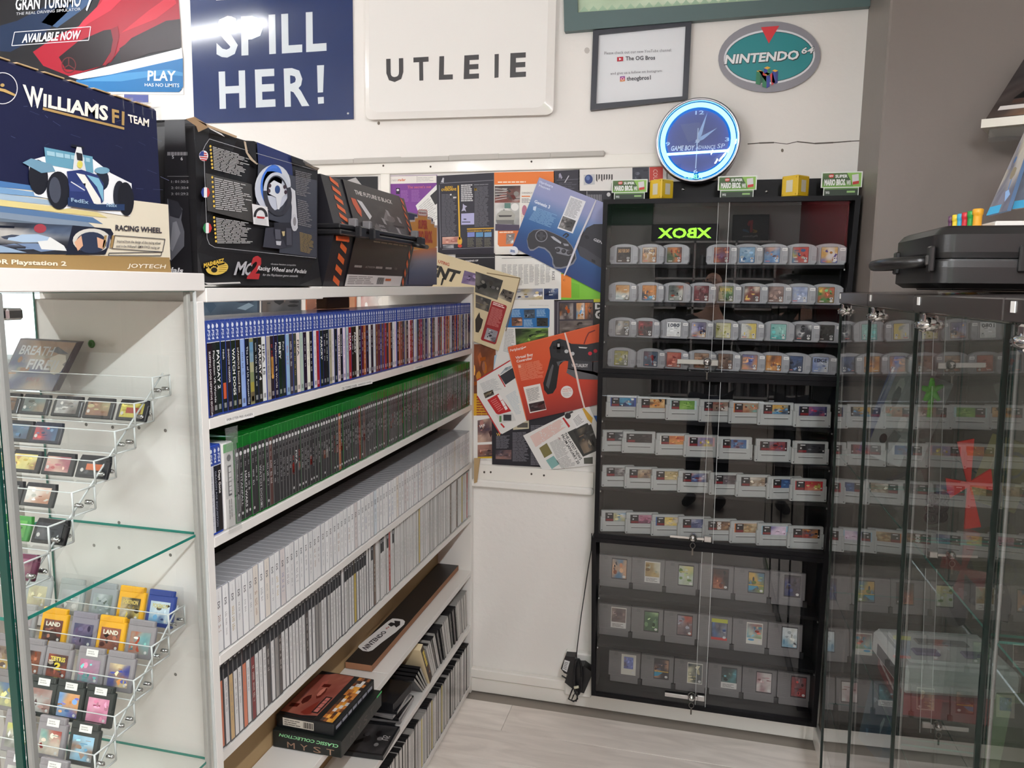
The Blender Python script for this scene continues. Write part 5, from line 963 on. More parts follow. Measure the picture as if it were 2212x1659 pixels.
# photo strip
tm.photo(m, [(L0, 1250), (420, 1302), (380, 1470), (L0, 1455)], [(40, 46, 60), (120, 140, 160), (70, 90, 120), (196, 190, 180), (30, 32, 40)], 22, 7, 5, 3, Cb); tm.poly(m, [(215, 1390), (290, 1370), (370, 1420), (386, 1450), (240, 1440)], (214, 214, 210), 6, Cb); tm.disc(m, 232, 1320, 36, 26, (150, 60, 70), 6, Cb)
tm.poly(m, [(420, 1302), (640, 1322), (656, 1350), (610, 1470), (380, 1472), (400, 1380)], (28, 32, 46), 6, Cb); tm.disc(m, 530, 1390, 110, 70, (200, 196, 186), 7, Cb, 22); tm.disc(m, 528, 1402, 88, 62, (44, 52, 72), 8, Cb, 22); tm.poly(m, [(430, 1400), (470, 1360), (480, 1420), (450, 1450)], (206, 160, 130), 9, Cb); tm.poly(m, [(560, 1370), (610, 1390), (596, 1440), (566, 1430)], (206, 160, 130), 9, Cb)
for i, c in enumerate([(150, 122, 78), (60, 66, 90), (150, 122, 78)]): tm.poly(m, [(604+i*22, 1360), (618+i*22, 1360), (606+i*22, 1432), (592+i*22, 1430)], c, 9, Cb)
tm.text(m, 'RACING WHEEL', [(668, 1298), (936, 1316), (936, 1346), (668, 1330)], (52, 50, 58), 6, 0.03, 0, Cb)
for q in ([(664, 1360), (954, 1382), (940, 1456), (650, 1436)], [(630, 1462), (936, 1456), (930, 1478), (626, 1476)]):
    for a, b in zip(q, q[1:]+q[:1]): tm.line(m, [a, b], 4, (52, 50, 58), 6, Cb)
tm.text(m, 'Inspired from the design of the racing wheel', [(676, 1384), (930, 1396), (928, 1412), (676, 1400)], (72, 68, 72), 7, 0.01, 0, Cb); tm.text(m, 'used in the WilliamsF1 BMW FW23 racing car', [(672, 1412), (926, 1422), (924, 1438), (672, 1428)], (72, 68, 72), 7, 0.01, 0, Cb)
tm.text(m, 'FOR Playstation 2', [(-70, 1494), (384, 1510), (384, 1536), (-70, 1522)], (222, 212, 190), 6, 0.03, 0, Cb); tm.text(m, 'JOYTECH', [(738, 1522), (960, 1528), (958, 1552), (736, 1546)], (226, 216, 196), 6, 0.012, .1, Cb)
for i in range(28):
    a = i/28*6.283; b2_ = (i+1)/28*6.283; tm.line(m, [(14+86*math.cos(a), 510+90*math.sin(a)), (14+86*math.cos(b2_), 510+90*math.sin(b2_))], 5, (206, 204, 206), 3, Cb)
tm.poly(m, [(-20, 505), (30, 515), (90, 545), (84, 556), (20, 530), (-30, 520)], (176, 146, 92), 3, Cb); tm.disc(m, 14, 492, 12, 10, (176, 146, 92), 3, Cb)
tm.text(m, 'W', [(130, 484), (250, 508), (240, 624), (158, 608)], (228, 220, 206), 3, 0.03, 0, Cb); tm.text(m, 'ILLIAMS', [(252, 540), (626, 612), (624, 696), (250, 612)], (228, 220, 206), 3, 0.035, 0, Cb); tm.poly(m, [(248, 620), (718, 736), (718, 750), (246, 634)], (164, 134, 84), 3, Cb); tm.text(m, 'F1', [(646, 626), (720, 644), (718, 722), (648, 706)], (164, 134, 84), 3, 0.03, 0, Cb); tm.text(m, 'TEAM', [(738, 658), (862, 688), (860, 732), (744, 704)], (228, 220, 206), 3, 0.03, 0, Cb)
for i in range(26):
    x, y = rnd.uniform(60, 940), rnd.uniform(560, 1100); tm.line(m, [(x, y), (x+rnd.uniform(5, 60), y+rnd.uniform(-12, 30))], rnd.uniform(1, 2.5), (84, 90, 118), 2, Cb)
part('print', tm, fbx)
wr = MB()
for i in range(9): wr.box((-1.2, .74+.045*i, ztop-.001), (GX+.001, .775+.045*i, ztop+.0012), (170, 142, 104), 'cardboard', 0.0006)
part('cardboard_edge', wr, fbx, label='worn bare cardboard along the top edge', kind='stuff')
tp_ = MB()
for i in range(5):
    y = 1.05+i*.022; tp_.add([(GX-.03, y, ztop+.0015), (GX+.002, y+.02, ztop+.004+rnd.uniform(0, .006)), (GX+.003, y+.02, ztop-.02), (GX-.03, y+.03, ztop+.003)], [(0, 1, 2, 3)], (230, 230, 226), 'film')
part('clear_tape', tp_, fbx)
# crumpled black box
c4 = crop(330, 230, 3.511)
om = [(318, 140), (335, 95), (395, 130), (430, 158), (560, 205), (640, 240), (700, 258), (765, 262), (900, 315), (1050, 372), (1140, 405), (1200, 440), (1250, 480), (1238, 560), (1240, 760), (1250, 1140), (1270, 1290), (1285, 1368), (1100, 1376), (700, 1360), (400, 1352), (345, 1340), (338, 1100), (330, 700)]
KX = -0.925; f = [P(*c4(*p), 0, KX+0.006*math.sin(i*1.7)) for i, p in enumerate(om)]; f = [Vector((p.x, p.y, max(p.z, 1.7755))) for p in f]; bkk = [Vector((p.x-0.27, p.y+.004*math.cos(i*2.1), p.z+.005*math.sin(i))) for i, p in enumerate(f)]
bkk = [Vector((p.x, p.y, max(p.z, 1.7755))) for p in bkk]
mc_ = MB(); mc_.prism(bkk, f, (30, 29, 31), 'cardboard'); mcb = thing('game_box', mc_, label='battered black racing wheel and pedals box with flag circles', cat='box')
m = pixmap(0, KX+0.008, c4, sgn=1); tm = MB(); Cb = 'satin'
tm.poly(m, [(400, 505), (750, 590), (765, 880), (415, 790)], (66, 64, 62), 1, Cb); tm.poly(m, [(790, 270), (1050, 372), (1062, 525), (800, 430)], (34, 44, 92), 1, Cb); tm.poly(m, [(800, 430), (1062, 525), (1245, 560), (1245, 1145), (960, 1110), (965, 880), (780, 830)], (64, 66, 76), 1, Cb)
rr_ = [(400, 290), (430, 246), (770, 350), (1240, 485)]; tm.line(m, rr_, 3.5, (170, 170, 172), 3, Cb); tm.line(m, [(400, 290), (382, 330)], 3.5, (170, 170, 172), 3, Cb); tm.line(m, [(390, 400), (412, 1000), (430, 1045), (470, 1068), (1240, 1150)], 3.5, (170, 170, 172), 3, Cb)
for k, (y0, y1, n, rows) in enumerate(((310, 500, 9, 7), (545, 800, 10, 7), (850, 1060, 10, 7))):
    x0 = 455+k*12; sl_ = 0.30-.07*k
    tm.lines(m, [(x0, y0-10), (x0+280, y0-10+280*sl_*1.0), (x0+290, y1-20+70*(1-k*.5)), (x0+10, y1-20)], n+6, (176, 174, 172), 3, .5, .3, 4, k)
    for i in range(rows): tm.disc(m, 437+k*14+i*2.5, y0-8+i*(y1-y0)/rows, 8, 10, (206, 172, 70), 3, Cb, 10)
for cx_, cy2, cols in ((386, 374, None), (400, 652, [(40, 60, 130), (222, 222, 222), (186, 50, 50)]), (414, 922, [(40, 120, 70), (222, 222, 222), (186, 50, 50)])):
    if cols is None:
        tm.disc(m, cx_, cy2, 35, 40, (222, 216, 216), 4, Cb, 20)
        for i in range(4): tm.poly(m, [(cx_-30+abs(i-1.5)*6, cy2-28+i*17), (cx_+30-abs(i-1.5)*5, cy2-22+i*17), (cx_+30-abs(i-1.5)*5, cy2-13+i*17), (cx_-30+abs(i-1.5)*6, cy2-19+i*17)], (190, 60, 60), 5, Cb)
        tm.poly(m, [(cx_-32, cy2-10), (cx_-18, cy2-34), (cx_+2, cy2-36), (cx_+2, cy2+2), (cx_-34, cy2-2)], (50, 66, 130), 6, Cb)
    else:
        for i in range(3):
            a0, a1_ = math.pi*(1-i/3), math.pi*(1-(i+1)/3); xs = [-1+2*i/3, -1+2*(i+1)/3]
            pts = [(cx_+35*u, cy2-40*math.sqrt(max(0, 1-u*u))) for u in (xs[0], (xs[0]+xs[1])/2, xs[1])]+[(cx_+35*u, cy2+40*math.sqrt(max(0, 1-u*u))) for u in (xs[1], (xs[0]+xs[1])/2, xs[0])]
            tm.poly(m, pts, cols[i], 4, Cb)
# wheel picture
tm.disc(m, 910, 610, 135, 170, (208, 210, 216), 3, Cb, 26, .2); tm.disc(m, 900, 640, 125, 150, (196, 200, 212), 4, Cb, 24); tm.disc(m, 905, 560, 76, 120, (60, 110, 200), 4, Cb, 20, .2)
def ring(mb, mp, u, v, ru, rv, w, col, l, mm, rot=0, n=30, a0=0, a1=6.2832):
    c, s_ = math.cos(rot), math.sin(rot)
    def pt(a, k): x, y = (ru+k)*math.cos(a), (rv+k)*math.sin(a); return (u+x*c-y*s_, v+x*s_+y*c)
    for i in range(n):
        t0, t1 = a0+(a1-a0)*i/n, a0+(a1-a0)*(i+1)/n; mb.poly(mp, [pt(t0, w/2), pt(t1, w/2), pt(t1, -w/2), pt(t0, -w/2)], col, l, mm)
ring(tm, m, 945, 665, 92, 150, 34, (54, 54, 62), 6, Cb, -.12); ring(tm, m, 945, 650, 92, 140, 24, (196, 200, 210), 7, Cb, -.12, 16, 3.3, 6.1); ring(tm, m, 930, 620, 104, 160, 16, (70, 120, 214), 5, Cb, -.1, 20, 2.4, 5.0)
tm.poly(m, [(880, 590), (920, 560), (980, 590), (1010, 660), (980, 690), (960, 780), (945, 780), (935, 690), (880, 660)], (216, 218, 222), 8, Cb); tm.disc(m, 946, 630, 20, 32, (44, 70, 120), 9, Cb, 14)
for x, y in ((888, 600), (882, 640), (1000, 610), (1008, 650)): tm.disc(m, x, y, 12, 16, (60, 40, 50), 9, Cb, 8)
tm.poly(m, [(1030, 600), (1080, 640), (1100, 920), (1085, 945), (1050, 900), (1055, 760)], (206, 206, 210), 5, Cb); tm.disc(m, 1074, 880, 26, 66, (196, 196, 202), 6, Cb, 16); tm.disc(m, 1076, 872, 12, 34, (140, 136, 140), 7, Cb, 12)
tm.poly(m, [(752, 738), (870, 762), (882, 908), (764, 892)], (224, 222, 222), 9, Cb); ring(tm, m, 818, 836, 44, 60, 20, (44, 42, 44), 10, Cb, 0, 16, 3.1, 6.3); tm.poly(m, [(780, 850), (862, 856), (866, 900), (776, 888)], (206, 204, 204), 10, Cb); tm.poly(m, [(790, 832), (850, 838), (846, 852), (792, 846)], (170, 50, 54), 11, Cb)
tm.poly(m, [(856, 920), (920, 918), (1050, 940), (1060, 1060), (960, 1080), (836, 1066)], (58, 58, 68), 5, Cb); tm.poly(m, [(922, 880), (1040, 880), (1058, 920), (1060, 1050), (1010, 1062), (990, 1010), (930, 1012), (915, 960)], (40, 40, 48), 6, Cb); tm.poly(m, [(926, 930), (968, 934), (972, 1010), (930, 1006)], (84, 84, 94), 7, Cb); tm.poly(m, [(1012, 920), (1052, 926), (1056, 1052), (1016, 1052)], (74, 74, 84), 7, Cb); tm.poly(m, [(978, 948), (1002, 946), (1000, 980), (988, 984)], (196, 176, 130), 8, Cb); tm.poly(m, [(934, 1020), (975, 1022), (970, 1054), (938, 1050)], (190, 190, 196), 8, Cb)
for k, (y0, y1) in enumerate(((480, 690), (700, 920), (950, 1120))): tm.lines(m, [(1082+k*16, y0), (1210+k*8, y0+30), (1215+k*8, y1+8), (1088+k*16, y1-20)], 14, (124, 122, 124) if k < 2 else (150, 130, 90), 4, .5, .35, 3, k)
tm.text(m, 'MADCATZ', [(378, 1184), (546, 1142), (551, 1186), (384, 1228)], (24, 22, 22), 5, 0.11, .1, Cb); tm.text(m, 'MADCATZ', [(384, 1190), (540, 1150), (545, 1180), (388, 1222)], (226, 186, 70), 6, 0.03, .1, Cb); tm.disc(m, 488, 1225, 85, 52, (216, 182, 84), 4, Cb, 22, -.15); tm.disc(m, 466, 1240, 24, 20, (34, 30, 26), 5, Cb, 12)
for x, y in ((436, 1222), (450, 1208), (470, 1204), (486, 1214)): tm.disc(m, x, y, 8, 9, (34, 30, 26), 5, Cb, 8)
for i in range(5): tm.line(m, [(500, 1196+i*14), (562, 1190+i*15)], 3, (140, 110, 40), 5, Cb)
tm.text(m, 'M', [(632, 1176), (716, 1172), (704, 1275), (614, 1275)], (170, 168, 172), 5, 0.03, .15, Cb); tm.text(m, 'C', [(712, 1186), (760, 1184), (742, 1276), (694, 1276)], (170, 168, 172), 5, 0.03, .15, Cb); tm.text(m, '2', [(750, 1132), (834, 1138), (808, 1300), (714, 1296)], (170, 46, 50), 6, 0.05, .1, Cb)
tm.text(m, 'vibration function compatible', [(895, 1186), (1086, 1196), (1086, 1210), (895, 1200)], (170, 168, 170), 5, 0.005, .15, Cb); tm.text(m, 'Racing Wheel and Pedals', [(800, 1206), (1170, 1236), (1164, 1266), (792, 1240)], (216, 214, 214), 8, 0.012, .15, Cb); tm.text(m, 'for the PlayStation game console', [(838, 1266), (1102, 1276), (1098, 1294), (834, 1284)], (190, 188, 190), 5, 0.005, .15, Cb)
part('print', tm, mcb)
yl = f[-1].y+0.001; m = pixmap(1, min(p.y for p in f)-0.004, c4); tm = MB()
tm.poly(m, [(90, 105), (240, 98), (300, 1270), (90, 1270)], (26, 25, 28), 1, Cb); tm.lines(m, [(110, 345), (262, 345), (262, 372), (110, 372)], 1, (110, 108, 110), 2, 1.0, 0, 7); tm.text(m, '5', [(146, 370), (160, 370), (160, 396), (146, 396)], (196, 194, 196), 2); tm.text(m, '6', [(212, 380), (228, 380), (228, 408), (212, 408)], (196, 194, 196), 2)
for i, t in enumerate(('1: 01:30:5', '2: 01:30:4', '3: 01:29:2')): tm.text(m, t, [(140, 560+i*46), (270, 560+i*46), (270, 580+i*46), (140, 580+i*46)], (150, 148, 150), 2)
tm.line(m, [(110, 530), (272, 530)], 3, (120, 118, 120), 2); tm.poly(m, [(110, 700), (180, 720), (226, 780), (215, 860), (240, 950), (238, 1060), (140, 1170), (110, 1160)], (92, 92, 98), 2, Cb); tm.poly(m, [(116, 700), (190, 722), (226, 790), (200, 850), (130, 830)], (44, 44, 50), 3, Cb); tm.poly(m, [(150, 880), (180, 870), (210, 960), (150, 1100), (130, 1080)], (130, 130, 136), 3, Cb)
tm.text(m, 'Pedals', [(40, 1208), (232, 1226), (230, 1260), (40, 1258)], (226, 224, 224), 3, 0.03, .15, Cb); part('side_print', tm, mcb)
fl_ = MB(); m = pixmap(0, KX+0.012, c4, sgn=1)
for q, c in [([(250, 95), (318, 78), (400, 128), (420, 160), (345, 195), (330, 150)], (150, 122, 92)), ([(330, 100), (400, 130), (640, 225), (632, 240), (430, 162)], (176, 150, 120)), ([(420, 158), (520, 205), (548, 232), (440, 175)], (212, 208, 204)), ([(690, 262), (706, 268), (722, 350), (765, 405), (800, 435), (788, 440), (740, 405), (706, 350)], (186, 166, 142)), ([(706, 260), (775, 265), (790, 432), (730, 350)], (24, 23, 26)), ([(1050, 374), (1140, 404), (1140, 450), (1056, 424)], (26, 25, 28)), ([(1150, 430), (1265, 468), (1250, 486), (1160, 446)], (110, 98, 84)), ([(388, 1335), (445, 1338), (660, 1330), (668, 1342), (420, 1352)], (196, 192, 188))]: fl_ = MB(); fl_.poly(m, q, c, 1, 'cardboard'); part('torn_flap', fl_, mcb)
# six-sided tool case with a card sleeve
def hexp(y, ex=0.0, zt=2.052, zb_=1.7755, xm=-0.888, xe=-0.925, xb=-1.19):
    return [Vector((xb-ex*0, y, zb_)), Vector((xe+ex, y, zb_)), Vector((xm+ex, y, 1.917)), Vector((xe+ex, y, zt+ex)), Vector((xb, y, zt+ex)), Vector((xb-.03, y, 1.917))]
hz = MB(); hz.prism(hexp(1.727), hexp(2.272), (30, 29, 34), 'hardplastic'); hzo = thing('tool_case', hz, label='black six-sided plastic case with orange hazard stripes and card sleeve', cat='case')
part('rim', MB().box((-1.215, 1.718, 1.903), (-0.868, 2.282, 1.916), (24, 24, 27), 'hardplastic', 0.003).box((-1.21, 1.722, 1.918), (-0.872, 2.278, 1.931), (24, 24, 27), 'hardplastic', 0.003), hzo)
st = MB()
def face(up, ex):
    a_, b_ = (hexp(0, ex)[3], hexp(0, ex)[2]) if up else (hexp(0, ex)[2], hexp(0, ex)[1])
    nn = Vector((b_.z-a_.z, 0, -(b_.x-a_.x))).normalized(); nn = nn if nn.x > 0 else -nn
    return lambda u, v, l: Vector((a_.x+(b_.x-a_.x)*v, u, a_.z+(b_.z-a_.z)*v))+nn*(l*.0004)
for up in (True, False):
    fm2 = face(up, 0.0)
    for (u0, u1) in ((1.772, 1.812), (2.238, 2.256)):
        n = 6 if up else 5
        for i in range(n): st = MB(); st.poly(fm2, [(u0, i/n), (u1, i/n+.55/n), (u1, i/n+1.05/n), (u0, i/n+.5/n)], (214, 96, 44), 2, 'satin'); part('hazard_stripe', st, hzo)
pt = MB().box((-0.89, 1.735, 1.889), (-0.8855, 1.80, 1.901), (206, 84, 36), 'satin'); part('orange_band', pt, hzo)
for y in (1.80, 1.885, 2.235):
    lt = MB().box((-0.872, y, 1.90), (-0.852, y+.035, 1.93), (28, 28, 31), 'hardplastic', 0.004); lt.box((-0.892, y+.004, 1.926), (-0.868, y+.02, 1.95), (120, 118, 120), 'hardplastic', 0.003); part('latch', lt, hzo)
part('handle', MB().tube([(-0.868, 2.20, 1.905), (-0.846, 2.205, 1.90), (-0.846, 2.265, 1.90), (-0.868, 2.27, 1.905)], .007, (26, 26, 28), 'hardplastic', 8), hzo)
sv = MB(); sv.prism(hexp(1.842, .002), hexp(2.226, .002), (40, 38, 40), 'satin', caps=False)
svo = part('card_sleeve', sv, hzo, label='dark card sleeve lettered THE FUTURE IS BLACK'); tm = MB()
fu_, fd_ = face(True, .0024), face(False, .0024)
su = lambda u, v, l: fu_(1.842+.384*u, v, l); sd_ = lambda u, v, l: fd_(1.842+.384*u, v, l); G = 'satin'
tm.rect(su, 0, 0, 1, 1, (54, 50, 50), 1, G); tm.photo(su, (.25, .35, .95, .97), [(54, 50, 50), (40, 38, 40), (78, 74, 74), (30, 28, 30)], 10, 8, 2, 4, G); tm.text(su, 'THE FUTURE IS BLACK', (.14, .15, .80, .235), (226, 222, 218), 3, 0.02, 0, G); tm.poly(su, [(.05, .33), (.12, .34), (.17, .55), (.15, .68), (.1, .6), (.06, .45)], (196, 84, 50), 3, G); tm.poly(su, [(.14, .34), (.22, .36), (.33, .62), (.28, .7), (.2, .5)], (206, 204, 206), 3, G)
for x, y in ((.5, .6), (.62, .4), (.75, .75), (.82, .5)): tm.poly(su, [(x, y), (x+.05, y+.02), (x+.08, y+.14), (x+.03, y+.12)], (150, 146, 148), 3, G)
for x, y in ((.16, .76), (.44, .84), (.42, .76), (.66, .92)): tm.lines(su, (x, y, x+.14, y+.05), 2, (170, 166, 168), 3, .5)
tm.rect(sd_, 0, 0, 1, .78, (40, 34, 34), 1, G); tm.grad(sd_, (0, 0, 1, .7), [(64, 40, 34), (50, 42, 36), (40, 32, 32)], 8, 2, G); tm.rect(sd_, 0, .78, 1, 1, (214, 206, 204), 1, G); tm.lines(sd_, (.03, .80, .5, .97), 5, (140, 132, 130), 2, .45); tm.lines(sd_, (.3, .1, .95, .14), 1, (160, 140, 120), 3, .7, .05, 6)
for i in range(14): tm.rect(sd_, .52+i*.009, .82, .524+i*.009+.003*(i % 2), .96, (60, 56, 56), 2)
tm.rect(sd_, .67, .84, .78, .89, (190, 96, 60), 2)
for i, t in enumerate(('freepack', 'ACTIVISION', 'T', 'seenby', 'CE')): tm.text(sd_, t, (.08+i*.18, .6, .08+i*.18+.02*len(t)*.7+.02, .64), (150, 140, 136), 3) if t in ('ACTIVISION', 'CE') else tm.lines(sd_, (.08+i*.18, .59, .2+i*.18, .65), 1, (140, 130, 126), 3, .7, .1, 2)
part('print', tm, hzo)
# boxed game with pixel emblem
sx = -0.935; sb_ = MB().box((-1.15, 2.292, 1.7755), (sx, 2.572, 2.019), (40, 44, 76), 'satin', 0.005)
sbo = thing('game_box', sb_, label='navy game box with orange stepped emblem at the far end', cat='box'); m = pixmap(0, sx, crop(820, 340, 4.366), sgn=1); tm = MB()
tm.poly(m, [(274, 770), (276, 590), (330, 590), (330, 560), (356, 560), (356, 535), (455, 535), (455, 570), (490, 570), (490, 605), (520, 605), (520, 640), (545, 640), (545, 840), (500, 880), (300, 880)], (210, 196, 190), 1, G)
tm.poly(m, [(276, 770), (280, 610), (335, 606), (335, 575), (362, 572), (362, 548), (450, 545), (450, 585), (484, 590), (484, 625), (514, 630), (514, 660), (540, 665), (540, 835), (495, 870), (300, 870)], (206, 140, 54), 2, G)
tm.poly(m, [(360, 502), (372, 490), (442, 492), (452, 505), (450, 550), (438, 558), (370, 552), (358, 540)], (206, 120, 110), 4, G); tm.poly(m, [(366, 505), (376, 498), (440, 500), (446, 508), (444, 544), (436, 550), (374, 544), (364, 536)], (226, 216, 212), 5, G); tm.text(m, 'Nintendo', [(370, 510), (440, 513), (440, 535), (370, 531)], (150, 50, 50), 6, 0.03, 0, G)
tm.text(m, 'SUPER', [(366, 590), (452, 592), (452, 672), (366, 670)], (176, 62, 44), 5, 0.05, 0, G); tm.text(m, 'MARIO BROS.', [(328, 690), (500, 692), (500, 802), (328, 800)], (176, 62, 44), 5, 0.05, 0, G)
tm.grad(m, [(290, 880), (540, 850), (540, 1200), (270, 1200)], [(200, 120, 70), (120, 120, 140), (60, 70, 104), (44, 48, 80)], 10, 3, G); part('print', tm, sbo)

# ================================================================== black wall cabinet: three stacked units with sliding glass
CYF, CYB = 2.823, 2.962                      # front edges and back
BK = (22, 21, 23)
def unit(name, q, label, boards, below=None):
    """q: outer TL,TR,BR,BL in photo pixels on the front plane"""
    f = [P(x, y, 1, CYF) for x, y in q]; zt_, zb_ = (f[0].z+f[1].z)/2, (f[2].z+f[3].z)/2
    if below is not None: zt_ = below-.0012
    f[0].z = f[1].z = zt_; f[2].z = f[3].z = zb_; e = empty(name, ((f[2]+f[3])/2), label=label, cat='cabinet', group='black wall cabinet units')
    w = 0.017
    def bar(pts, y0, y1, nm, col=BK, mm='blacklacquer'):
        mb = MB(); mb.prism([Vector((x, y1, z)) for x, z in pts], [Vector((x, y0, z)) for x, z in pts], col, mm); return part(nm, mb, e)
    tl, tr, br, bl = [(p.x, p.z) for p in f]
    bar([bl, (bl[0]+w, bl[1]), (tl[0]+w, tl[1]), tl], CYF, CYB, 'side_panel'); bar([(br[0]-w, br[1]), br, tr, (tr[0]-w, tr[1])], CYF, CYB, 'side_panel')
    bar([(tl[0]+w, tl[1]-w), (tr[0]-w, tr[1]-w), (tr[0]-w, tr[1]), (tl[0]+w, tl[1])], CYF, CYB, 'top_panel'); bar([(bl[0]+w, bl[1]), (br[0]-w, br[1]), (br[0]-w, br[1]+w), (bl[0]+w, bl[1]+w)], CYF, CYB, 'bottom_panel')
    bar([(bl[0]+w, bl[1]+w), (br[0]-w, br[1]+w), (tr[0]-w, tr[1]-w), (tl[0]+w, tl[1]-w)], CYB-.006, CYB, 'back_panel', (15, 14, 16))
    for (ya, yb) in boards:
        za = P(1560, (ya+yb)/2, 1, CYF+.03).z; mb = MB(); mb.box((bl[0]+w, CYF+.022, za-.012), (br[0]-w, CYB-.006, za), (20, 19, 21), 'blacklacquer', .001); part('shelf_board', mb, e)
    # two sliding panes
    z0, z1 = bl[1]+w, tl[1]-w; xm = (bl[0]+br[0])/2
    for x0, x1, y in ((bl[0]+w, xm+.02, CYF+.006), (xm-.02, br[0]-w, CYF+.013)):
        g = MB(); g.add([(x0, y, z0), (x1, y, z0), (x1, y, z1), (x0, y, z1)], [(0, 1, 2, 3)], (255, 255, 255), 'cabglass'); sp_ = part('sliding_pane', g, e)
        ed = MB().box((x1-.0015 if x0 < bl[0]+.05 else x0, y-.002, z0), (x1 if x0 < bl[0]+.05 else x0+.0015, y+.002, z1), (150, 160, 156), 'acryliclip'); part('pane_edge', ed, sp_)
    for s in (bl[0]+w, br[0]-w-.004):
        for k in range(len(boards)):
            za = P(1560, sum(boards[k])/2, 1, CYF+.03).z; part('shelf_pin', MB().box((s, CYF+.014, za-.018), (s+.004, CYF+.022, za-.012), (190, 190, 192), 'metal'), e)
    return e, f
mat_glass('cabglass', (0.90, 0.905, 0.905), f0=0.055)
def gy(y, off, s): return off+y/s
u1, f1 = unit('display_cabinet', [(1303, 432), (1860.5, 420), (1822, 817), (1291.4, 812)], 'upper black wall cabinet unit with four rows of arch-topped cartridges', [(573, 572), (656, 658), (733, 741)])
u2, f2 = unit('display_cabinet', [(1291.4, 814.5), (1822, 820), (1792.6, 1200), (1282.7, 1168)], 'middle black wall cabinet unit with four rows of light grey cartridges', [(904, 925), (980, 1005), (1053, 1089)], f1[3].z)
u3, f3 = unit('display_cabinet', [(1278, 1169), (1791, 1204), (1764, 1572), (1277, 1502)], 'lower black wall cabinet unit with three rows of dark grey cartridges', [(1290, 1330), (1396, 1446)], f2[3].z)
# raised rear rail above the upper unit
rb = MB(); g = [P(x, y, 1, CYB) for x, y in [(1322, 402), (1862, 384), (1862, 425), (1322, 440)]]; zt = f1[0].z
rb.box((g[0].x, CYB-.012, zt), (g[1].x, CYB, g[1].z), BK, 'blacklacquer', .001)
rr0 = part('rear_rail', rb, u1)
for x, y in ((1476, 409), (1656, 414), (1800, 402)):
    p = P(x, y, 1, CYB-.012); part('screw', MB().lathe(p, (0, -1, 0), [(.006, 0), (.005, .003), (0, .0035)], (190, 188, 186), 'metal', 12), rr0)
# locks: toothed bar, chrome cylinder, key
def lock(px, py, par, x0, x1):
    y = CYF+.004; c = P(px, py, 1, y-.012)
    a = P(x0, py+(x0-px)*.06, 1, y-.008); b = P(x1, py+(x1-px)*.06+3, 1, y-.008)
    part('lock_bar', MB().box((a.x, y-.010, min(a.z, b.z)-.002), (b.x, y-.006, max(a.z, b.z)+.006), (206, 204, 202), 'metal', .0008), par)
    lc = part('lock_cylinder', MB().lathe((c.x, y-.006, c.z+.002), (0, -1, 0), [(.015, 0), (.016, .006), (.014, .018), (.009, .026), (0, .028)], (214, 214, 214), 'chrome', 20), par)
    part('lock_clamp', MB().box((b.x-.028, y-.014, c.z-.012), (b.x, y-.004, c.z+.010), (200, 198, 196), 'metal', .002), par)
    ring_ = [(c.x+.009*math.cos(t), y-.03, c.z-.024+.011*math.sin(t)) for t in [6.283*i/14 for i in range(14)]]
    part('key', MB().tube(ring_, .0014, (120, 118, 116), 'metal', 6, True).box((c.x-.003, y-.0315, c.z-.062), (c.x+.003, y-.0295, c.z-.034), (110, 106, 100), 'metal', .0005), lc)
lock(1528, 783, u1, 1463, 1552); lock(1497, 1162, u2, 1447, 1537); lock(1494, 1506, u3, 1436, 1522)

# ------------------------------------------------------------------ cartridges
def art(mb, mp, pal, seed, title=None, tcol=(230, 226, 220), disc=True, icon=True, nx=8, ny=9):
    mb.photo(mp, (0, 0, 1, 1), pal, nx, ny, 1, seed)
    if title: mb.text(mp, title, (.1, .1, .9, .1+.24), tcol, 2, 0.03)
    if icon: mb.rect(mp, .74, .66, .93, .78, (206, 204, 202), 2); mb.rect(mp, .79, .69, .88, .75, (60, 58, 60), 3)
    if disc: mb.disc(mp, .84, .89, .1, .075, (206, 204, 200), 2, n=10); mb.rect(mp, .1, .88, .38, .93, (206, 110, 100) if seed % 2 else (214, 210, 206), 2)
# arch-topped cartridge
NW, NH, ND = 0.112, 0.077, 0.016
def n64_outline(w, h, z0=0.0, ins=0.0):
    p = [(-w/2+.006+ins, z0+ins), (w/2-.006-ins, z0+ins), (w/2-.002-ins, z0+.008), (w/2-ins, z0+.010), (w/2-ins, h-.017)]
    for i in range(1, 12):
        t = i/12; x = (w/2-ins)*(1-2*t); p.append((x, h-.017+.017*(1-(x/(w/2))**2)**.6-ins*.6))
    p += [(-w/2+ins, h-.017), (-w/2+ins, z0+.010), (-w/2+.002+ins, z0+.008)]; return p
mb = MB(); PL = (152, 152, 156)
o_ = n64_outline(NW, NH); i_ = n64_outline(NW, NH, 0, .0025)
mb.prism([(x, ND, z) for x, z in o_], [(x, .003, z) for x, z in o_], PL, 'hardplastic', caps=False)
mb.add([(x, .003, z) for x, z in o_]+[(x, 0, z) for x, z in i_], [(k, (k+1) % len(o_), len(o_)+(k+1) % len(o_), len(o_)+k) for k in range(len(o_))], PL, 'hardplastic'); mb.add([(x, 0, z) for x, z in i_], [tuple(range(len(i_)))], PL, 'hardplastic'); mb.add([(x, ND, z) for x, z in o_], [tuple(range(len(o_)))[::-1]], PL, 'hardplastic')
for s in (-1, 1):
    mb.box((s*.0335-.0009, -.0012, .004), (s*.0335+.0009, 0.001, NH-.008), (136, 136, 140), 'hardplastic'); mb.box((s*.046-.006, -.001, .016), (s*.046+.006, .001, .030), (140, 140, 144), 'hardplastic', .0006)
N64 = mb.mesh('arch_cartridge_body')
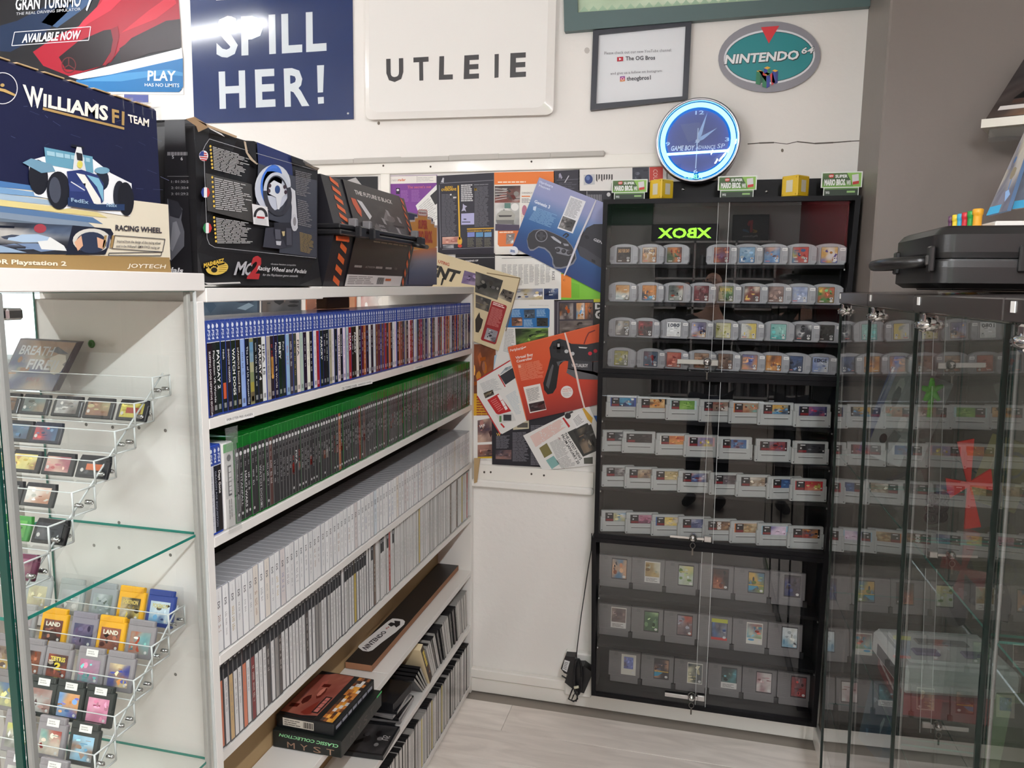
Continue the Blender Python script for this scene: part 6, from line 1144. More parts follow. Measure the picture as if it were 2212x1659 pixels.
lm = MB(); lm.poly(lambda u, v, l: Vector((u, -.0004, v)), rquad([(-.028, .0645), (.028, .0645), (.028, .0065), (-.028, .0065)], .004, 3), (60, 56, 58), 1, 'satin'); LBL64 = lm.mesh('label_backing')
st_ = MB(); st_.rect(lambda u, v, l: Vector((u, -.0006, v)), .034, .050, .052, .060, (232, 230, 228)); st_.rect(lambda u, v, l: Vector((u, -.0008, v)), .037, .053, .049, .056, (170, 168, 170)); STK = st_.mesh('price_sticker')
cA = crop(1280, 400, 3.687)
N64R = [
 (573, 572, [(247, [(40, 32, 30), (70, 50, 40), (50, 40, 36)], 'BAD FUR DAY', (196, 150, 100), 0, 'near-black'), (452, [(214, 206, 190), (170, 120, 84), (226, 220, 206), (200, 160, 80)], 'BANJO TOOIE', (70, 60, 70), 0, 'cream and brown'), (650, [(176, 70, 44), (60, 90, 60), (206, 120, 60), (90, 50, 40)], None, 0, 0, 'red and green'), (1026, [(110, 60, 120), (180, 100, 60), (120, 50, 60)], None, 0, 1, 'purple'), (1230, [(80, 130, 180), (200, 210, 214), (120, 160, 190)], None, 0, 1, 'sky blue'), (1428, [(90, 130, 180), (200, 150, 130), (110, 150, 190), (120, 60, 50)], None, 0, 1, 'blue and salmon'), (1655, [(200, 170, 50), (190, 60, 50), (220, 210, 190), (70, 110, 150)], None, 0, 0, 'yellow and red'), (1885, [(214, 210, 210), (226, 222, 220), (100, 100, 170), (200, 150, 60)], None, 0, 1, 'white and violet')]),
 (655, 658, [(237, [(196, 206, 204), (190, 130, 60), (220, 216, 206), (90, 80, 60)], None, 0, 1, 'pale blue and orange'), (450, [(40, 44, 60), (206, 130, 60), (60, 130, 170)], None, 0, 1, 'dark with orange flare'), (662, [(110, 120, 110), (70, 80, 76), (176, 80, 50), (190, 190, 180)], None, 0, 0, 'grey green'), (865, [(120, 44, 48), (90, 36, 40), (170, 150, 146)], None, 0, 1, 'dark red'), (1062, [(60, 110, 60), (120, 140, 90), (180, 170, 130), (60, 80, 50)], 'RAYMAN 2', (220, 190, 80), 1, 'green'), (1270, [(50, 40, 36), (190, 150, 60), (206, 190, 170), (120, 50, 40)], None, 0, 1, 'black and gold'), (1457, [(120, 92, 84), (90, 70, 66), (150, 120, 110)], None, 0, 1, 'dull brown'), (1648, [(100, 120, 170), (150, 160, 190), (190, 196, 210)], None, 0, 1, 'lavender blue'), (1860, [(60, 140, 60), (206, 170, 60), (190, 80, 50), (80, 150, 80)], None, 0, 0, 'bright green')]),
 (732, 740, [(235, [(190, 196, 200), (210, 206, 200), (90, 84, 80), (170, 150, 110)], None, 0, 1, 'silver'), (418, [(40, 32, 34), (140, 40, 44), (60, 40, 40)], None, 0, 1, 'black and red'), (645, [(222, 222, 220), (216, 218, 220)], '1080', (40, 44, 60), 1, 'white'), (843, [(150, 140, 190), (206, 150, 70), (60, 60, 100), (180, 176, 200)], None, 0, 1, 'violet'), (1040, [(206, 200, 150), (170, 170, 90), (214, 206, 176)], None, 0, 1, 'pale yellow'), (1242, [(200, 200, 196), (206, 180, 80), (120, 120, 120)], None, 0, 1, 'grey and yellow'), (1480, [(70, 160, 156), (100, 170, 164), (130, 180, 170)], None, 0, 0, 'teal'), (1680, [(36, 36, 40), (200, 198, 196), (60, 60, 66)], None, 0, 1, 'black and white'), (1860, [(30, 34, 32), (44, 50, 44)], None, 0, 1, 'blackish green')]),
 (800, 812, [(225, [(190, 186, 176), (120, 120, 90), (214, 210, 204), (160, 150, 60)], None, 0, 0, 'white and olive'), (460, [(40, 60, 84), (150, 50, 56), (70, 90, 110)], None, 0, 1, 'navy and red'), (645, [(176, 80, 60), (190, 110, 90), (150, 60, 50)], None, 0, 1, 'brick red'), (865, [(130, 90, 70), (170, 130, 100), (90, 70, 60)], None, 0, 1, 'brown'), (1055, [(110, 80, 66), (60, 50, 46), (150, 120, 100)], None, 0, 1, 'dark brown'), (1250, [(190, 110, 70), (80, 90, 150), (200, 140, 90)], None, 0, 1, 'orange and blue'), (1440, [(176, 100, 44), (206, 140, 60), (90, 50, 34)], None, 0, 1, 'amber'), (1610, [(50, 70, 110), (90, 110, 150), (40, 44, 60)], None, 0, 0, 'deep blue'), (1815, [(110, 130, 180), (190, 196, 206), (140, 150, 190)], 'EDGE', (30, 34, 50), 1, 'blue white')])]
rr2 = random.Random(11)
for ri, (ya, yb, row) in enumerate(N64R):
    zrow = P(1560, (ya+yb)/2, 1, CYF+.03).z
    if ri == 3: zrow = f1[3].z+.017
    for ci, (cx_, pal, t, tc, stick, look) in enumerate(row):
        px, py = cA(cx_, 0); yy = 2.868+(ci % 3)*.0005; p = P(px, (ya+yb)/2-20, 1, yy)
        o = link('arch_cartridge', N64, loc=(p.x, yy, zrow+.0016), rot=(math.radians(-3), 0, math.radians(-11.1+rr2.uniform(-.4, .4))), label='grey arch-topped cartridge, %s label, %s in row %s, upper unit' % (look, nth(ci+1), ['one', 'two', 'three', 'four'][ri]), cat='game cartridge', group='arch-topped cartridges in the upper cabinet')
        link('label_backing', LBL64, parent=o)
        lm = MB(); mp = lambda u, v, l: Vector((-.0265+.053*u, -.0006-l*.0003, .063-.055*v)); art(lm, mp, pal, ri*10+ci, t, tc or (230, 226, 220)); link('label', lm.mesh('label'), parent=o)
        if stick: link('price_sticker', STK, parent=o)
# wide light grey cartridges
SW, SHH, SD = 0.132, 0.086, 0.019
mb = MB(); PS = (176, 178, 176)
mb.box((-SW/2, 0, .0), (SW/2, SD, .060), PS, 'hardplastic', .0025); mb.box((-SW/2+.003, .001, .058), (SW/2-.003, SD-.001, SHH), PS, 'hardplastic', .0025)
for s in (-1, 1): mb.box((s*(SW/2-.0085)-.0006, -.0008, .004), (s*(SW/2-.0085)+.0006, .001, .058), (150, 152, 150), 'hardplastic')
mb.box((-.044, -.0018, .0275), (.044, .001, .0315), (196, 198, 196), 'hardplastic', .0012); mb.box((-.043, -.001, .0245), (.043, .0008, .0275), (110, 110, 108), 'hardplastic')
SNES = mb.mesh('wide_cartridge_body')
mb = MB()
for s in (-1, 1): mb.disc(lambda u, v, l: Vector((u, -.0003, v)), s*(SW/2-.006), .0075, .0022, .0022, (44, 42, 44), 1, 'matte', 10)
SCR = mb.mesh('screw_hole')
cB = crop(1280, 800, 3.687)
SN = [
 (368, 450, [(112, (60, 80, 150), [(40, 60, 110), (60, 150, 190), (30, 36, 60), (200, 200, 190)], 'blue'), (352, 0, [(206, 140, 60), (196, 120, 50), (60, 40, 36), (220, 180, 120)], 'orange'), (585, (170, 200, 200), [(120, 170, 60), (90, 140, 50), (150, 190, 90)], 'green'), (848, 0, [(150, 120, 100), (200, 190, 180), (160, 60, 50), (90, 70, 60)], 'brown and white'), (1085, (206, 120, 50), [(190, 130, 90), (90, 170, 170), (150, 90, 60)], 'tan and teal'), (1315, 0, [(60, 70, 90), (200, 150, 60), (70, 140, 190), (190, 190, 190)], 'yellow and blue'), (1600, (40, 44, 80), [(90, 80, 130), (170, 60, 90), (44, 50, 84)], 'violet')]),
 (645, 750, [(80, 0, [(50, 54, 60), (150, 150, 150), (190, 190, 190)], 'grey'), (238, (30, 28, 30), [(36, 32, 34), (50, 40, 40), (30, 28, 30)], 'black'), (505, (224, 220, 210), [(170, 70, 40), (206, 140, 60), (190, 100, 50)], 'orange disc'), (728, (214, 170, 170), [(120, 110, 150), (214, 190, 60), (150, 130, 150)], 'violet and yellow'), (990, (200, 206, 204), [(40, 80, 140), (60, 110, 160), (120, 90, 110)], 'sea blue'), (1292, (60, 30, 34), [(80, 50, 60), (120, 100, 120), (140, 40, 40)], 'dark plum'), (1585, (34, 32, 36), [(44, 42, 48), (70, 70, 76), (30, 28, 32)], 'near black')]),
 (918, 1055, [(78, 0, [(120, 110, 110), (60, 50, 54), (190, 186, 180)], 'grey and white'), (258, 0, [(150, 120, 90), (100, 80, 70), (190, 170, 140)], 'sepia'), (470, 0, [(170, 140, 70), (120, 110, 90), (196, 180, 140)], 'mustard'), (680, 0, [(60, 80, 130), (190, 190, 196), (140, 50, 50)], 'blue with red band'), (930, 0, [(110, 100, 104), (60, 50, 54), (180, 176, 172)], 'dark grey'), (1140, 0, [(206, 196, 176), (110, 84, 60), (216, 206, 190)], 'cream and brown'), (1390, (220, 220, 216), [(30, 50, 100), (50, 90, 140)], 'deep blue'), (1570, (180, 40, 50), [(190, 60, 60), (170, 180, 70), (214, 206, 150), (170, 44, 50)], 'bright red')]),
 (1290, 1437, [(68, 0, [(110, 150, 180), (214, 214, 214), (180, 170, 120)], 'pale blue'), (265, 0, [(150, 70, 100), (190, 130, 150), (100, 50, 70)], 'pink'), (470, (50, 90, 150), [(206, 170, 60), (190, 180, 170), (220, 190, 90)], 'golden'), (680, 0, [(90, 100, 140), (60, 70, 110), (150, 150, 170)], 'slate blue'), (880, 0, [(120, 84, 60), (170, 130, 90), (90, 70, 60)], 'brown lettered'), (1092, (200, 110, 50), [(150, 110, 60), (200, 180, 140), (110, 80, 50)], 'amber'), (1305, (150, 190, 206), [(190, 140, 170), (214, 190, 210), (80, 80, 140)], 'pink and white'), (1550, 0, [(60, 70, 110), (190, 120, 60), (150, 60, 50), (40, 44, 60)], 'navy and orange')])]
for ri, (ya, yb, row) in enumerate(SN):
    boards = [(904, 925), (980, 1005), (1053, 1089)]
    zrow = P(1560, sum(boards[ri])/2, 1, CYF+.03).z if ri < 3 else f2[3].z+.017
    zr = zrow+.0018
    for ci, (lx, side, pal, look) in enumerate(row):
        px, py = cB(lx, ya+(yb-ya)*(lx-80)/1800); yy = 2.843; p = P(px, py-20, 1, yy+.02)
        nxt = row[ci+1][0] if ci+1 < len(row) else lx+315
        ang = math.asin(min(.3, .0207/((nxt-lx)/3.687*.00163)))
        o = link('wide_cartridge', SNES, loc=(p.x+SW/2*math.cos(ang), yy+SW/2*math.sin(ang), zr), rot=(math.radians(-3), 0, ang), label='light grey wide cartridge, %s label, %s in row %s, middle unit' % (look, nth(ci+1), ['one', 'two', 'three', 'four'][ri]), cat='game cartridge', group='wide cartridges in the middle cabinet')
        lm = MB(); mp = lambda u, v, l: Vector((-.047+.094*u, -.0003-l*.0003, .0765-.033*v))
        lm.rect(mp, -.02 if side else 0, -.02, 1.02, 1.02, side or (28, 26, 28), 0); lm.rect(mp, .02, .0, .34, 1, (30, 27, 29), 1); lm.rect(mp, .03, .72, .33, .96, (120, 30, 36), 2); lm.rect(mp, .1, .1, .28, .2, (206, 204, 204), 2); lm.disc(mp, .12, .5, .035, .1, (190, 188, 188), 2, n=8)
        f_ = sub(mp, box_q(.34, .0, .94 if look not in ('black', 'near black') else 1, 1)); lm.photo(f_, (0, 0, 1, 1), pal, 8, 5, 1, ri*10+ci+3)
        if ri == 3 and ci == 4: lm.text(mp, 'BOB', [(.52, .06), (.52, .94), (.38, .94), (.38, .06)], (220, 216, 210), 3, 0.06)
        if ci % 3 == 2 or ci > 4: lm.disc(mp, .965, .75, .03, .09, (200, 198, 196), 2, n=8)
        link('label', lm.mesh('label'), parent=o); link('screw_hole', SCR, parent=o)
# tall dark grey cartridges
EW, EH, ED = 0.1205, 0.134, 0.016
mb = MB(); PE = (112, 108, 108)
mb.box((-EW/2, 0, .026), (EW/2, ED, EH), PE, 'hardplastic', .0015); mb.box((-EW/2+.0065, .0005, 0), (EW/2-.0065, ED-.0005, .027), PE, 'hardplastic', .001)
for i in range(13): mb.box((-EW/2+.004, -.0006, .034+i*.0072), (-.02, .0005, .0362+i*.0072), (104, 100, 100), 'hardplastic')
mb.box((-EW/2+.02, -.0008, EH-.018), (-.026, .0004, EH-.006), (98, 95, 95), 'hardplastic')
NES = mb.mesh('tall_cartridge_body')
cC = crop(1200, 1140, 3.352)
NE = [
 (480, 625, [(305, 545), (545, 785), (785, 1030), (1030, 1285), (1285, 1545), (1545, 1808)], [([(176, 110, 70), (60, 110, 150), (40, 40, 44), (200, 150, 110)], 'tan and blue'), ([(180, 150, 90), (200, 196, 170), (150, 120, 70)], 'sand'), ([(170, 176, 160), (130, 160, 90), (200, 190, 120), (180, 190, 180)], 'pale green'), ([(140, 70, 44), (60, 40, 36), (176, 100, 60), (40, 32, 32)], 'rust'), ([(206, 160, 60), (110, 130, 60), (70, 110, 130), (40, 50, 50)], 'yellow and teal'), ([(36, 50, 110), (60, 50, 60), (90, 90, 100), (30, 40, 90)], 'dark blue')]),
 (840, 1010, [(300, 540), (540, 775), (775, 1022), (1022, 1275), (1275, 1530), (1530, 1785)], [([(120, 100, 96), (150, 130, 120), (90, 76, 74)], 'brown with white foot'), ([(60, 90, 60), (90, 120, 80), (160, 190, 130)], 'green'), ([(120, 100, 100), (170, 70, 50), (150, 150, 160), (90, 80, 84)], 'red and grey'), ([(80, 110, 160), (120, 120, 130), (60, 56, 66)], 'blue and grey'), ([(90, 150, 170), (180, 80, 60), (200, 196, 170), (90, 130, 80)], 'yellow topped'), ([(60, 60, 60), (200, 206, 206), (190, 190, 180), (120, 160, 180)], 'white lower half')]),
 (1155, 1340, [(378, 610), (610, 852), (852, 1095), (1095, 1345), (1345, 1600), (1600, 1850)], [([(100, 84, 90), (90, 100, 170), (110, 120, 180)], 'violet'), ([(70, 110, 140), (90, 50, 50), (180, 130, 100), (50, 44, 50)], 'dark red and blue'), ([(206, 196, 160), (50, 60, 70), (200, 190, 150)], 'cream framed'), ([(60, 80, 70), (50, 60, 60), (80, 140, 150)], 'dark green'), ([(180, 160, 156), (160, 120, 120), (200, 190, 184)], 'pale pink'), ([(150, 60, 60), (110, 90, 92), (190, 60, 56)], 'red with white foot')])]
for ri, (ya, yb, xs, looks) in enumerate(NE):
    boards = [(1290, 1330), (1396, 1446)]
    zrow = P(1560, sum(boards[ri])/2, 1, CYF+.03).z if ri < 2 else f3[3].z+.017
    for ci, ((xa, xb), (pal, look)) in enumerate(zip(xs, looks)):
        t = ((xa+xb)/2-305)/1500; yy = 2.918; p = P(*cC((xa+xb)/2, ya+(yb-ya)*t-90), 1, yy); w = P(*cC(xb, 700), 1, yy).x-P(*cC(xa, 700), 1, yy).x
        o = link('tall_cartridge', NES, loc=(p.x, yy+.004, zrow+.0026), rot=(math.radians(-5), 0, 0), label='dark grey tall cartridge, %s label, %s in row %s, lower unit' % (look, nth(ci+1), ['one', 'two', 'three'][ri]), cat='game cartridge', group='tall cartridges in the lower cabinet')
        o.scale = ((w-.0012)/EW, 1, .97)
        lm = MB(); mp = lambda u, v, l: Vector((-.012+.056*u, -.0004-l*.0003, .124-.088*v)); s0 = ri*7+ci
        lm.rect(mp, 0, 0, 1, 1, (40, 38, 40) if s0 not in (1, 6, 7, 11, 14, 16) else (206, 202, 190), 0)
        lm.photo(mp, (.04, .05, .96, .72 if s0 in (1, 6, 7, 11, 17) else .95) if s0 != 14 else (.18, .12, .82, .7), pal, 6, 8, 1, s0+40)
        if s0 in (1, 6, 7, 17): lm.rect(mp, .0, .72, 1, 1, (206, 202, 196), 2); lm.lines(mp, (.1, .78, .9, .96), 3, (130, 126, 122), 3, .5)
        if s0 in (4, 15): lm.rect(mp, .04, .6, .96, .64, (200, 160, 60), 2); lm.poly(mp, [(.04, .66), (.6, .66), (.3, .84), (.04, .88)], (60, 140, 170), 2)
        if s0 == 10: lm.rect(mp, 0, 0, 1, .18, (180, 180, 60), 2); lm.rect(mp, 0, .88, 1, 1, (180, 50, 46), 2)
        if s0 == 11: lm.disc(mp, .3, .8, .2, .05, (80, 150, 190), 2)
        lm.disc(mp, .82, .86, .1, .06, (206, 204, 200), 3, n=10); link('label', lm.mesh('label'), parent=o)
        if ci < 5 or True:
            cb2 = MB().box((EW/2-.007, -.0012, -.0005), (EW/2+.007, .004, .0235), (26, 25, 27), 'satin', .0006); link('shadow_gap', cb2.mesh('shadow_gap'), parent=o)  # black block standing in for shade at the notched lower corner
# ------------------------------------------------------------------ on top of the cabinet: standee bases and plain yellow blocks
zc = f1[0].z
for i, (q, lb_) in enumerate([([(1322, 390), (1401, 387), (1397, 420), (1322, 425), 1326, 432], 'by the dark poster'), ([(1551, 383), (1637, 379), (1634, 424), (1552, 428), 1560, 425], 'under the neon clock'), ([(1774, 374), (1865, 370), (1863, 404), (1776, 409), 1782, 418], 'at the grey wall end')]):
    yy = 2.85; x0, y0 = (q[0][0]+q[3][0])/2, (q[0][1]+q[1][1])/2; x1 = (q[1][0]+q[2][0])/2
    a, b = P(x0, y0, 1, yy), P(x1, y0, 1, yy); zt2 = a.z; w = b.x-a.x; h = zt2-zc
    e = MB(); pts = [(a.x, zc+h*.36), (a.x+w*.07, zc+h*.36), (a.x+w*.07, zc+.0005), (b.x-w*.07, zc+.0005), (b.x-w*.07, zc+h*.36), (b.x, zc+h*.36), (b.x, zt2), (a.x, zt2)]
    e.prism([Vector((x, yy+.003, z)) for x, z in pts], [Vector((x, yy, z)) for x, z in pts], (226, 230, 222), 'satin'); so2 = thing('counter_sign', e, label='green and white card sign standing on the cabinet %s' % lb_, cat='sign', group='card signs on the cabinet')
    mp = lambda u, v, l: Vector((a.x+w*u, yy-l*.0004, zt2-h*v)); tm = MB()
    tm.grad(mp, (.03, .05, .97, .62), [(84, 110, 66), (60, 84, 52), (120, 170, 80)], 6, 1); tm.poly(mp, [(.62, .05), (.97, .05), (.97, .62), (.8, .62)], (140, 186, 90), 2); tm.rect(mp, .09, .66, .91, .97, (50, 62, 50), 1); tm.rect(mp, .09, .66, .91, .72, (90, 130, 70), 2)
    tm.text(mp, 'SUPER', (.34, .12, .64, .24), (232, 234, 230), 3, 0.04); tm.text(mp, 'MARIO BROS.', (.08, .3, .6, .54), (236, 238, 234), 3, 0.05); tm.text(mp, 'Wii', (.62, .34, .72, .54), (236, 238, 234), 3, 0.03); tm.poly(mp, [(.2, .1), (.28, .08), (.31, .16), (.28, .24), (.2, .24), (.17, .16)], (196, 60, 56), 3); tm.text(mp, 'NEW', (.19, .13, .29, .2), (240, 230, 226), 4, 0.03)
    tm.poly(mp, [(.74, .14), (.9, .1), (.92, .5), (.77, .54)], (214, 210, 210), 3); tm.poly(mp, [(.77, .42), (.92, .38), (.92, .5), (.77, .54)], (190, 60, 56), 4); tm.text(mp, 'Wii', (.12, .78, .22, .9), (220, 224, 220), 3, 0.02); tm.rect(mp, .64, .78, .84, .86, (150, 190, 120), 3)
    part('print', tm, so2); part('foot', MB().box((a.x+w*.3, yy+.003, zc+.0005), (a.x+w*.7, yy+.035, zc+.004), (210, 212, 206), 'satin'), so2)
for i, (xl, xm, xr, yt, yb_) in enumerate([(1402, 1433, 1454, 390, 430), (1687, 1718, 1747, 382, 420)]):
    yy = 2.865; c_ = P((xl+xr)/2, yb_, 1, yy); s_ = (P(xr, yb_, 1, yy)-P(xl, yb_, 1, yy)).length/1.40
    hh = P(xl, yt, 1, yy).z-zc; M = Matrix.Translation((c_.x, yy, zc+.0006)) @ Matrix.Rotation(math.radians(48), 4, 'Z')
    bo = thing('decorative_cube', MB().box((-s_/2, -s_/2, 0), (s_/2, s_/2, hh), (216, 178, 30), 'satin', .003, M), label='yellow card cube on the cabinet top, the one %s' % ('beside the clock' if i == 0 else 'between two card signs'), cat='cube', group='yellow cubes on the cabinet')
    tm = MB()
    for k in range(2):
        R_ = Matrix.Rotation(-k*math.pi/2, 4, 'Z'); mp = lambda u, v, l: M @ (R_ @ Vector((-s_/2+s_*u, -s_/2-l*.0006, hh-hh*v)))
        tm.rect(mp, .3, .22, .7, .78, (206, 200, 178), 1)
        for x, y in ((.1, .1), (.9, .1), (.1, .9), (.9, .9)): tm.disc(mp, x, y, .035, .035, (170, 136, 20), 1, n=8)
    part('pale_panel', tm, bo)

# ================================================================== glass showcase beside the bookcase
LX, LY0, LY1, LXB = -0.9, 0.795, 1.198, -1.268
ls = empty('glass_showcase', ((LX+LXB)/2, (LY0+LY1)/2, 0), label='tall glass showcase with white top holding stepped cartridge displays', cat='showcase')
part('top_panel', B((LXB-.01, LY0-.005, 1.7655), (LX+.003, 1.2225, 1.798), (222, 217, 211), 'lacquer', .0015), ls)
part('base_panel', B((LXB, LY0, 0.0), (LX, LY1, 0.09), (240, 237, 232), 'lacquer', .002), ls)
def pane(par, lo, hi, glassm, name='glass_pane', edge=True, ecol=(36, 92, 80)):
    """thin sheet: a single reflecting face plus solid looking edges"""
    ax = min(range(3), key=lambda k: hi[k]-lo[k]); mid = (lo[ax]+hi[ax])/2; mb = MB(); o = [k for k in range(3) if k != ax]
    def pt(u, v): p = [0, 0, 0]; p[ax] = mid; p[o[0]] = u; p[o[1]] = v; return tuple(p)
    mb.add([pt(lo[o[0]], lo[o[1]]), pt(hi[o[0]], lo[o[1]]), pt(hi[o[0]], hi[o[1]]), pt(lo[o[0]], hi[o[1]])], [(0, 1, 2, 3)], (255, 255, 255), glassm)
    t = .0008
    if edge:
        for k in (0, 1):
            for s in (0, 1):
                l2, h2 = list(lo), list(hi); 
                if s: l2[o[k]] = hi[o[k]]-t
                else: h2[o[k]] = lo[o[k]]+t
                mb.box(tuple(l2), tuple(h2), ecol, 'glassedge')
    return part(name, mb, par)
mat('glassedge', 0.15, spec=0.5)
pane(ls, (LX-.004, LY0+.004, .09), (LX, LY1-.002, 1.765), 'glass', 'door_pane')
pane(ls, (LXB, LY0, .09), (LX-.012, LY0+.004, 1.765), 'glass', 'side_pane', ecol=(20, 70, 60))
pane(ls, (LXB, LY0+.005, .09), (LXB+.004, LY1, 1.765), 'glass', 'back_pane')
part('corner_post', MB().box((LX-.010, LY0-.002, .09), (LX+.001, LY0+.009, 1.765), (128, 128, 124), 'satin', .002), ls)
part('pane_edge', MB().box((LX-.026, LY0-.006, .09), (LX-.013, LY0-.001, 1.765), (14, 58, 50), 'glassedge'), ls, label='dark green glass edge')
part('corner_post', MB().box((LX-.016, LY1-.016, .09), (LX-.006, LY1-.006, 1.765), (170, 166, 160), 'satin', .002), ls)
part('door_seal', MB().box((LX-.004, LY1-.003, .09), (LX+.001, LY1, 1.765), (214, 218, 218), 'acryliclip'), ls)
part('hinge', MB().box((LX-.03, LY0+.01, 1.728), (LX+.004, LY0+.036, 1.744), (180, 180, 180), 'metal', .003), ls)
zsh2 = P(433, 1627, 0, -.94).z
for z in (1.3045, zsh2): pane(ls, (LXB+.006, LY0+.008, z-.005), (LX-.012, LY1-.004, z), 'glass', 'glass_shelf', ecol=(40, 130, 116))
gs = MB(); c_ = P(197, 743, 1, 1.1985); gs.lathe((c_.x, 1.1995, c_.z), (0, -1, 0), [(.008, 0), (.008, .001), (.004, .0012), (.004, .0004), (0, .0004)], (70, 120, 60), 'satin', 16)
part('cam_cover', gs, bc, label='green round screw cover')
hs = MB()
for x, y in ((357, 930), (186, 917), (300, 924), (243, 923), (257, 1129), (203, 1178), (257, 1183), (368, 1199), (379, 1457)): p = P(x, y, 1, 1.1995); hs.disc(lambda u, v, l: Vector((p.x+u, 1.1998-l*.0002, p.z+v)), 0, 0, .0035, .0035, (120, 116, 110), 1, 'matte', 10)
part('screw_hole', hs, bc)
# stepped acrylic displays
AX0, AX1 = -1.25, -0.94
ACE = (214, 210, 200)
def rod(mb, a, b, w=.0020, col=ACE): mb.tube([a, b], w, col, 'acryliclip', 4)
def stand(zt0, y0, n, label):
    e = empty('stepped_display', ((AX0+AX1)/2, y0-.02, zt0-.04*n-.02), label=label, cat='display stand', group='clear stepped displays')
    for k in range(n):
        yb, yf, zt, zb = y0-.0475*k, y0-.0475*(k+1)+.003, zt0-.04*k, zt0-.04*k-.038
        mb = MB(); F = lambda a, b, c, d: mb.add([a, b, c, d], [(0, 1, 2, 3)], (255, 255, 255), 'acrylic')
        F((AX0, yb, zb), (AX1, yb, zb), (AX1, yb, zt+.036), (AX0, yb, zt+.036)) if k == 0 else None
        F((AX0, yf, zb), (AX1, yf, zb), (AX1, yb, zb), (AX0, yb, zb)); F((AX0, yf, zb), (AX1, yf, zb), (AX1, yf, zt), (AX0, yf, zt)); F((AX1, yf, zb), (AX1, yb, zb), (AX1, yb, zt), (AX1, yf, zt))
        for a, b in (((AX0, yf, zt), (AX1, yf, zt)), ((AX0, yf, zb), (AX1, yf, zb)), ((AX1, yf, zb), (AX1, yf, zt)), ((AX1, yb, zb), (AX1, yb, zt)), ((AX1, yf, zb), (AX1, yb, zb)), ((AX1, yf, zt), (AX1, yb, zt))): rod(mb, a, b, .0010 if a[0] != AX1 else .0016)
        ty = part('tray', mb, e)
        for t in (.32, .78): sc = MB(); sc.lathe((AX1, yf+(yb-yf)*t, zb+.013), (1, 0, 0), [(.004, -.008), (.004, .002), (.003, .004), (.0018, .0042), (.0018, .002), (0, .002)], (190, 190, 190), 'chrome', 10); part('screw', sc, ty)
    a, b = Vector((AX1-.004, y0-.012, zt0+.004)), Vector((AX1-.004, y0-.0475*n+.01, zt0-.04*n+.004)); mb = MB()
    d = Vector((0, -.006, -.0))
    mb.add([a, b, b+Vector((0, .012, -.02)), a+Vector((0, .012, -.02))], [(0, 1, 2, 3)], (255, 255, 255), 'acrylic'); rod(mb, a, b, .0016); part('side_support', mb, e)
    return e
YA, ZA = 1.167, 1.612
YG, ZG = 1.176, 1.162
stand(ZA, YA, 7, 'clear acrylic stepped display of small dark cartridges in the showcase'); stand(ZG, YG, 7, 'clear acrylic stepped display of taller cartridges below the glass shelf')
def tray(y0, z0, k): return y0-.0475*k, z0-.04*k-.038
# small wide cartridges
AW, AH, AD = .058, .035, .007
mb = MB(); mb.box((-AW/2, 0, 0), (AW/2, AD, AH*.75), (255, 255, 255), 'plasticcol', .0012); mb.prism([Vector((x, AD, z)) for x, z in ((-AW/2+.0012, AH*.74), (AW/2-.0012, AH*.74), (AW/2-.004, AH), (-AW/2+.004, AH))], [Vector((x, .001, z)) for x, z in ((-AW/2+.0012, AH*.74), (AW/2-.0012, AH*.74), (AW/2-.004, AH-.0008), (-AW/2+.004, AH-.0008))], (255, 255, 255), 'plasticcol')
GBA = mb.mesh('small_cartridge_body')
cU, cD = crop(0, 580, 3.072), crop(0, 1100, 2.967)
def small(k, cx, cy, body, pal, look, i, tl=None, cr=cU, h=1.0):
    y, z = tray(YA, ZA, k); yy = y-.030; p = P(*cr(cx, cy), 1, yy)
    o = link('small_cartridge', GBA, loc=(p.x, yy, z+.0044), rot=(math.radians(-24), 0, 0), label='small %s cartridge, %s in step %s of the upper clear display' % (look, nth(i), ['one', 'two', 'three', 'four', 'five', 'six', 'seven'][k]), cat='game cartridge', group='small cartridges on the upper display'); o.color = solid(body); o.scale = (1.08, 1, 1.12)
    lm = MB(); mp = lambda u, v, l: Vector((-.022+.044*u, -.0003-l*.0002, .028-.023*v)); lm.photo(mp, (0, 0, 1, 1), pal, 7, 4, 1, k*9+i); lm.disc(mp, .1, .72, .07, .13, (200, 196, 190), 2, n=8)
    if tl: lm.rect(mp, .25, .3, .9, .7, tl, 2); lm.lines(mp, (.1, .06, .5, .16), 1, (80, 70, 50), 2)
    link('label', lm.mesh('label'), parent=o); return o
GK = (44, 44, 47)
small(1, 10, 880, GK, [(60, 54, 50), (110, 80, 60)], 'brown labelled', 1); small(1, 205, 915, GK, [(110, 110, 100), (150, 120, 90), (90, 110, 110)], 'grey green labelled', 2); small(1, 420, 925, GK, [(130, 130, 130), (180, 176, 170), (100, 90, 84)], 'silvery labelled', 3); small(1, 630, 935, GK, [(150, 110, 84), (120, 84, 70), (160, 150, 110)], 'copper labelled', 4); small(1, 855, 945, GK, [(206, 190, 80), (196, 180, 70), (210, 200, 110)], 'yellow labelled', 5, (150, 60, 44))
small(2, 90, 1085, GK, [(70, 100, 130), (90, 120, 140), (60, 70, 90)], 'sea blue labelled', 1); small(2, 280, 1095, (40, 44, 56), [(50, 70, 110), (70, 100, 130), (190, 60, 60), (60, 80, 110)], 'blue and red labelled', 2)
small(3, -60, 1270, GK, [(120, 100, 80), (160, 150, 90)], 'ochre labelled', 1); small(3, 140, 1285, GK, [(206, 180, 90), (150, 110, 70), (210, 196, 120)], 'pale yellow labelled', 2); small(3, 360, 1300, GK, [(190, 110, 110), (150, 80, 90), (196, 160, 140)], 'pink labelled', 3); small(3, 590, 1320, GK, [(34, 34, 36), (40, 38, 40)], 'black labelled', 4, (190, 100, 60))
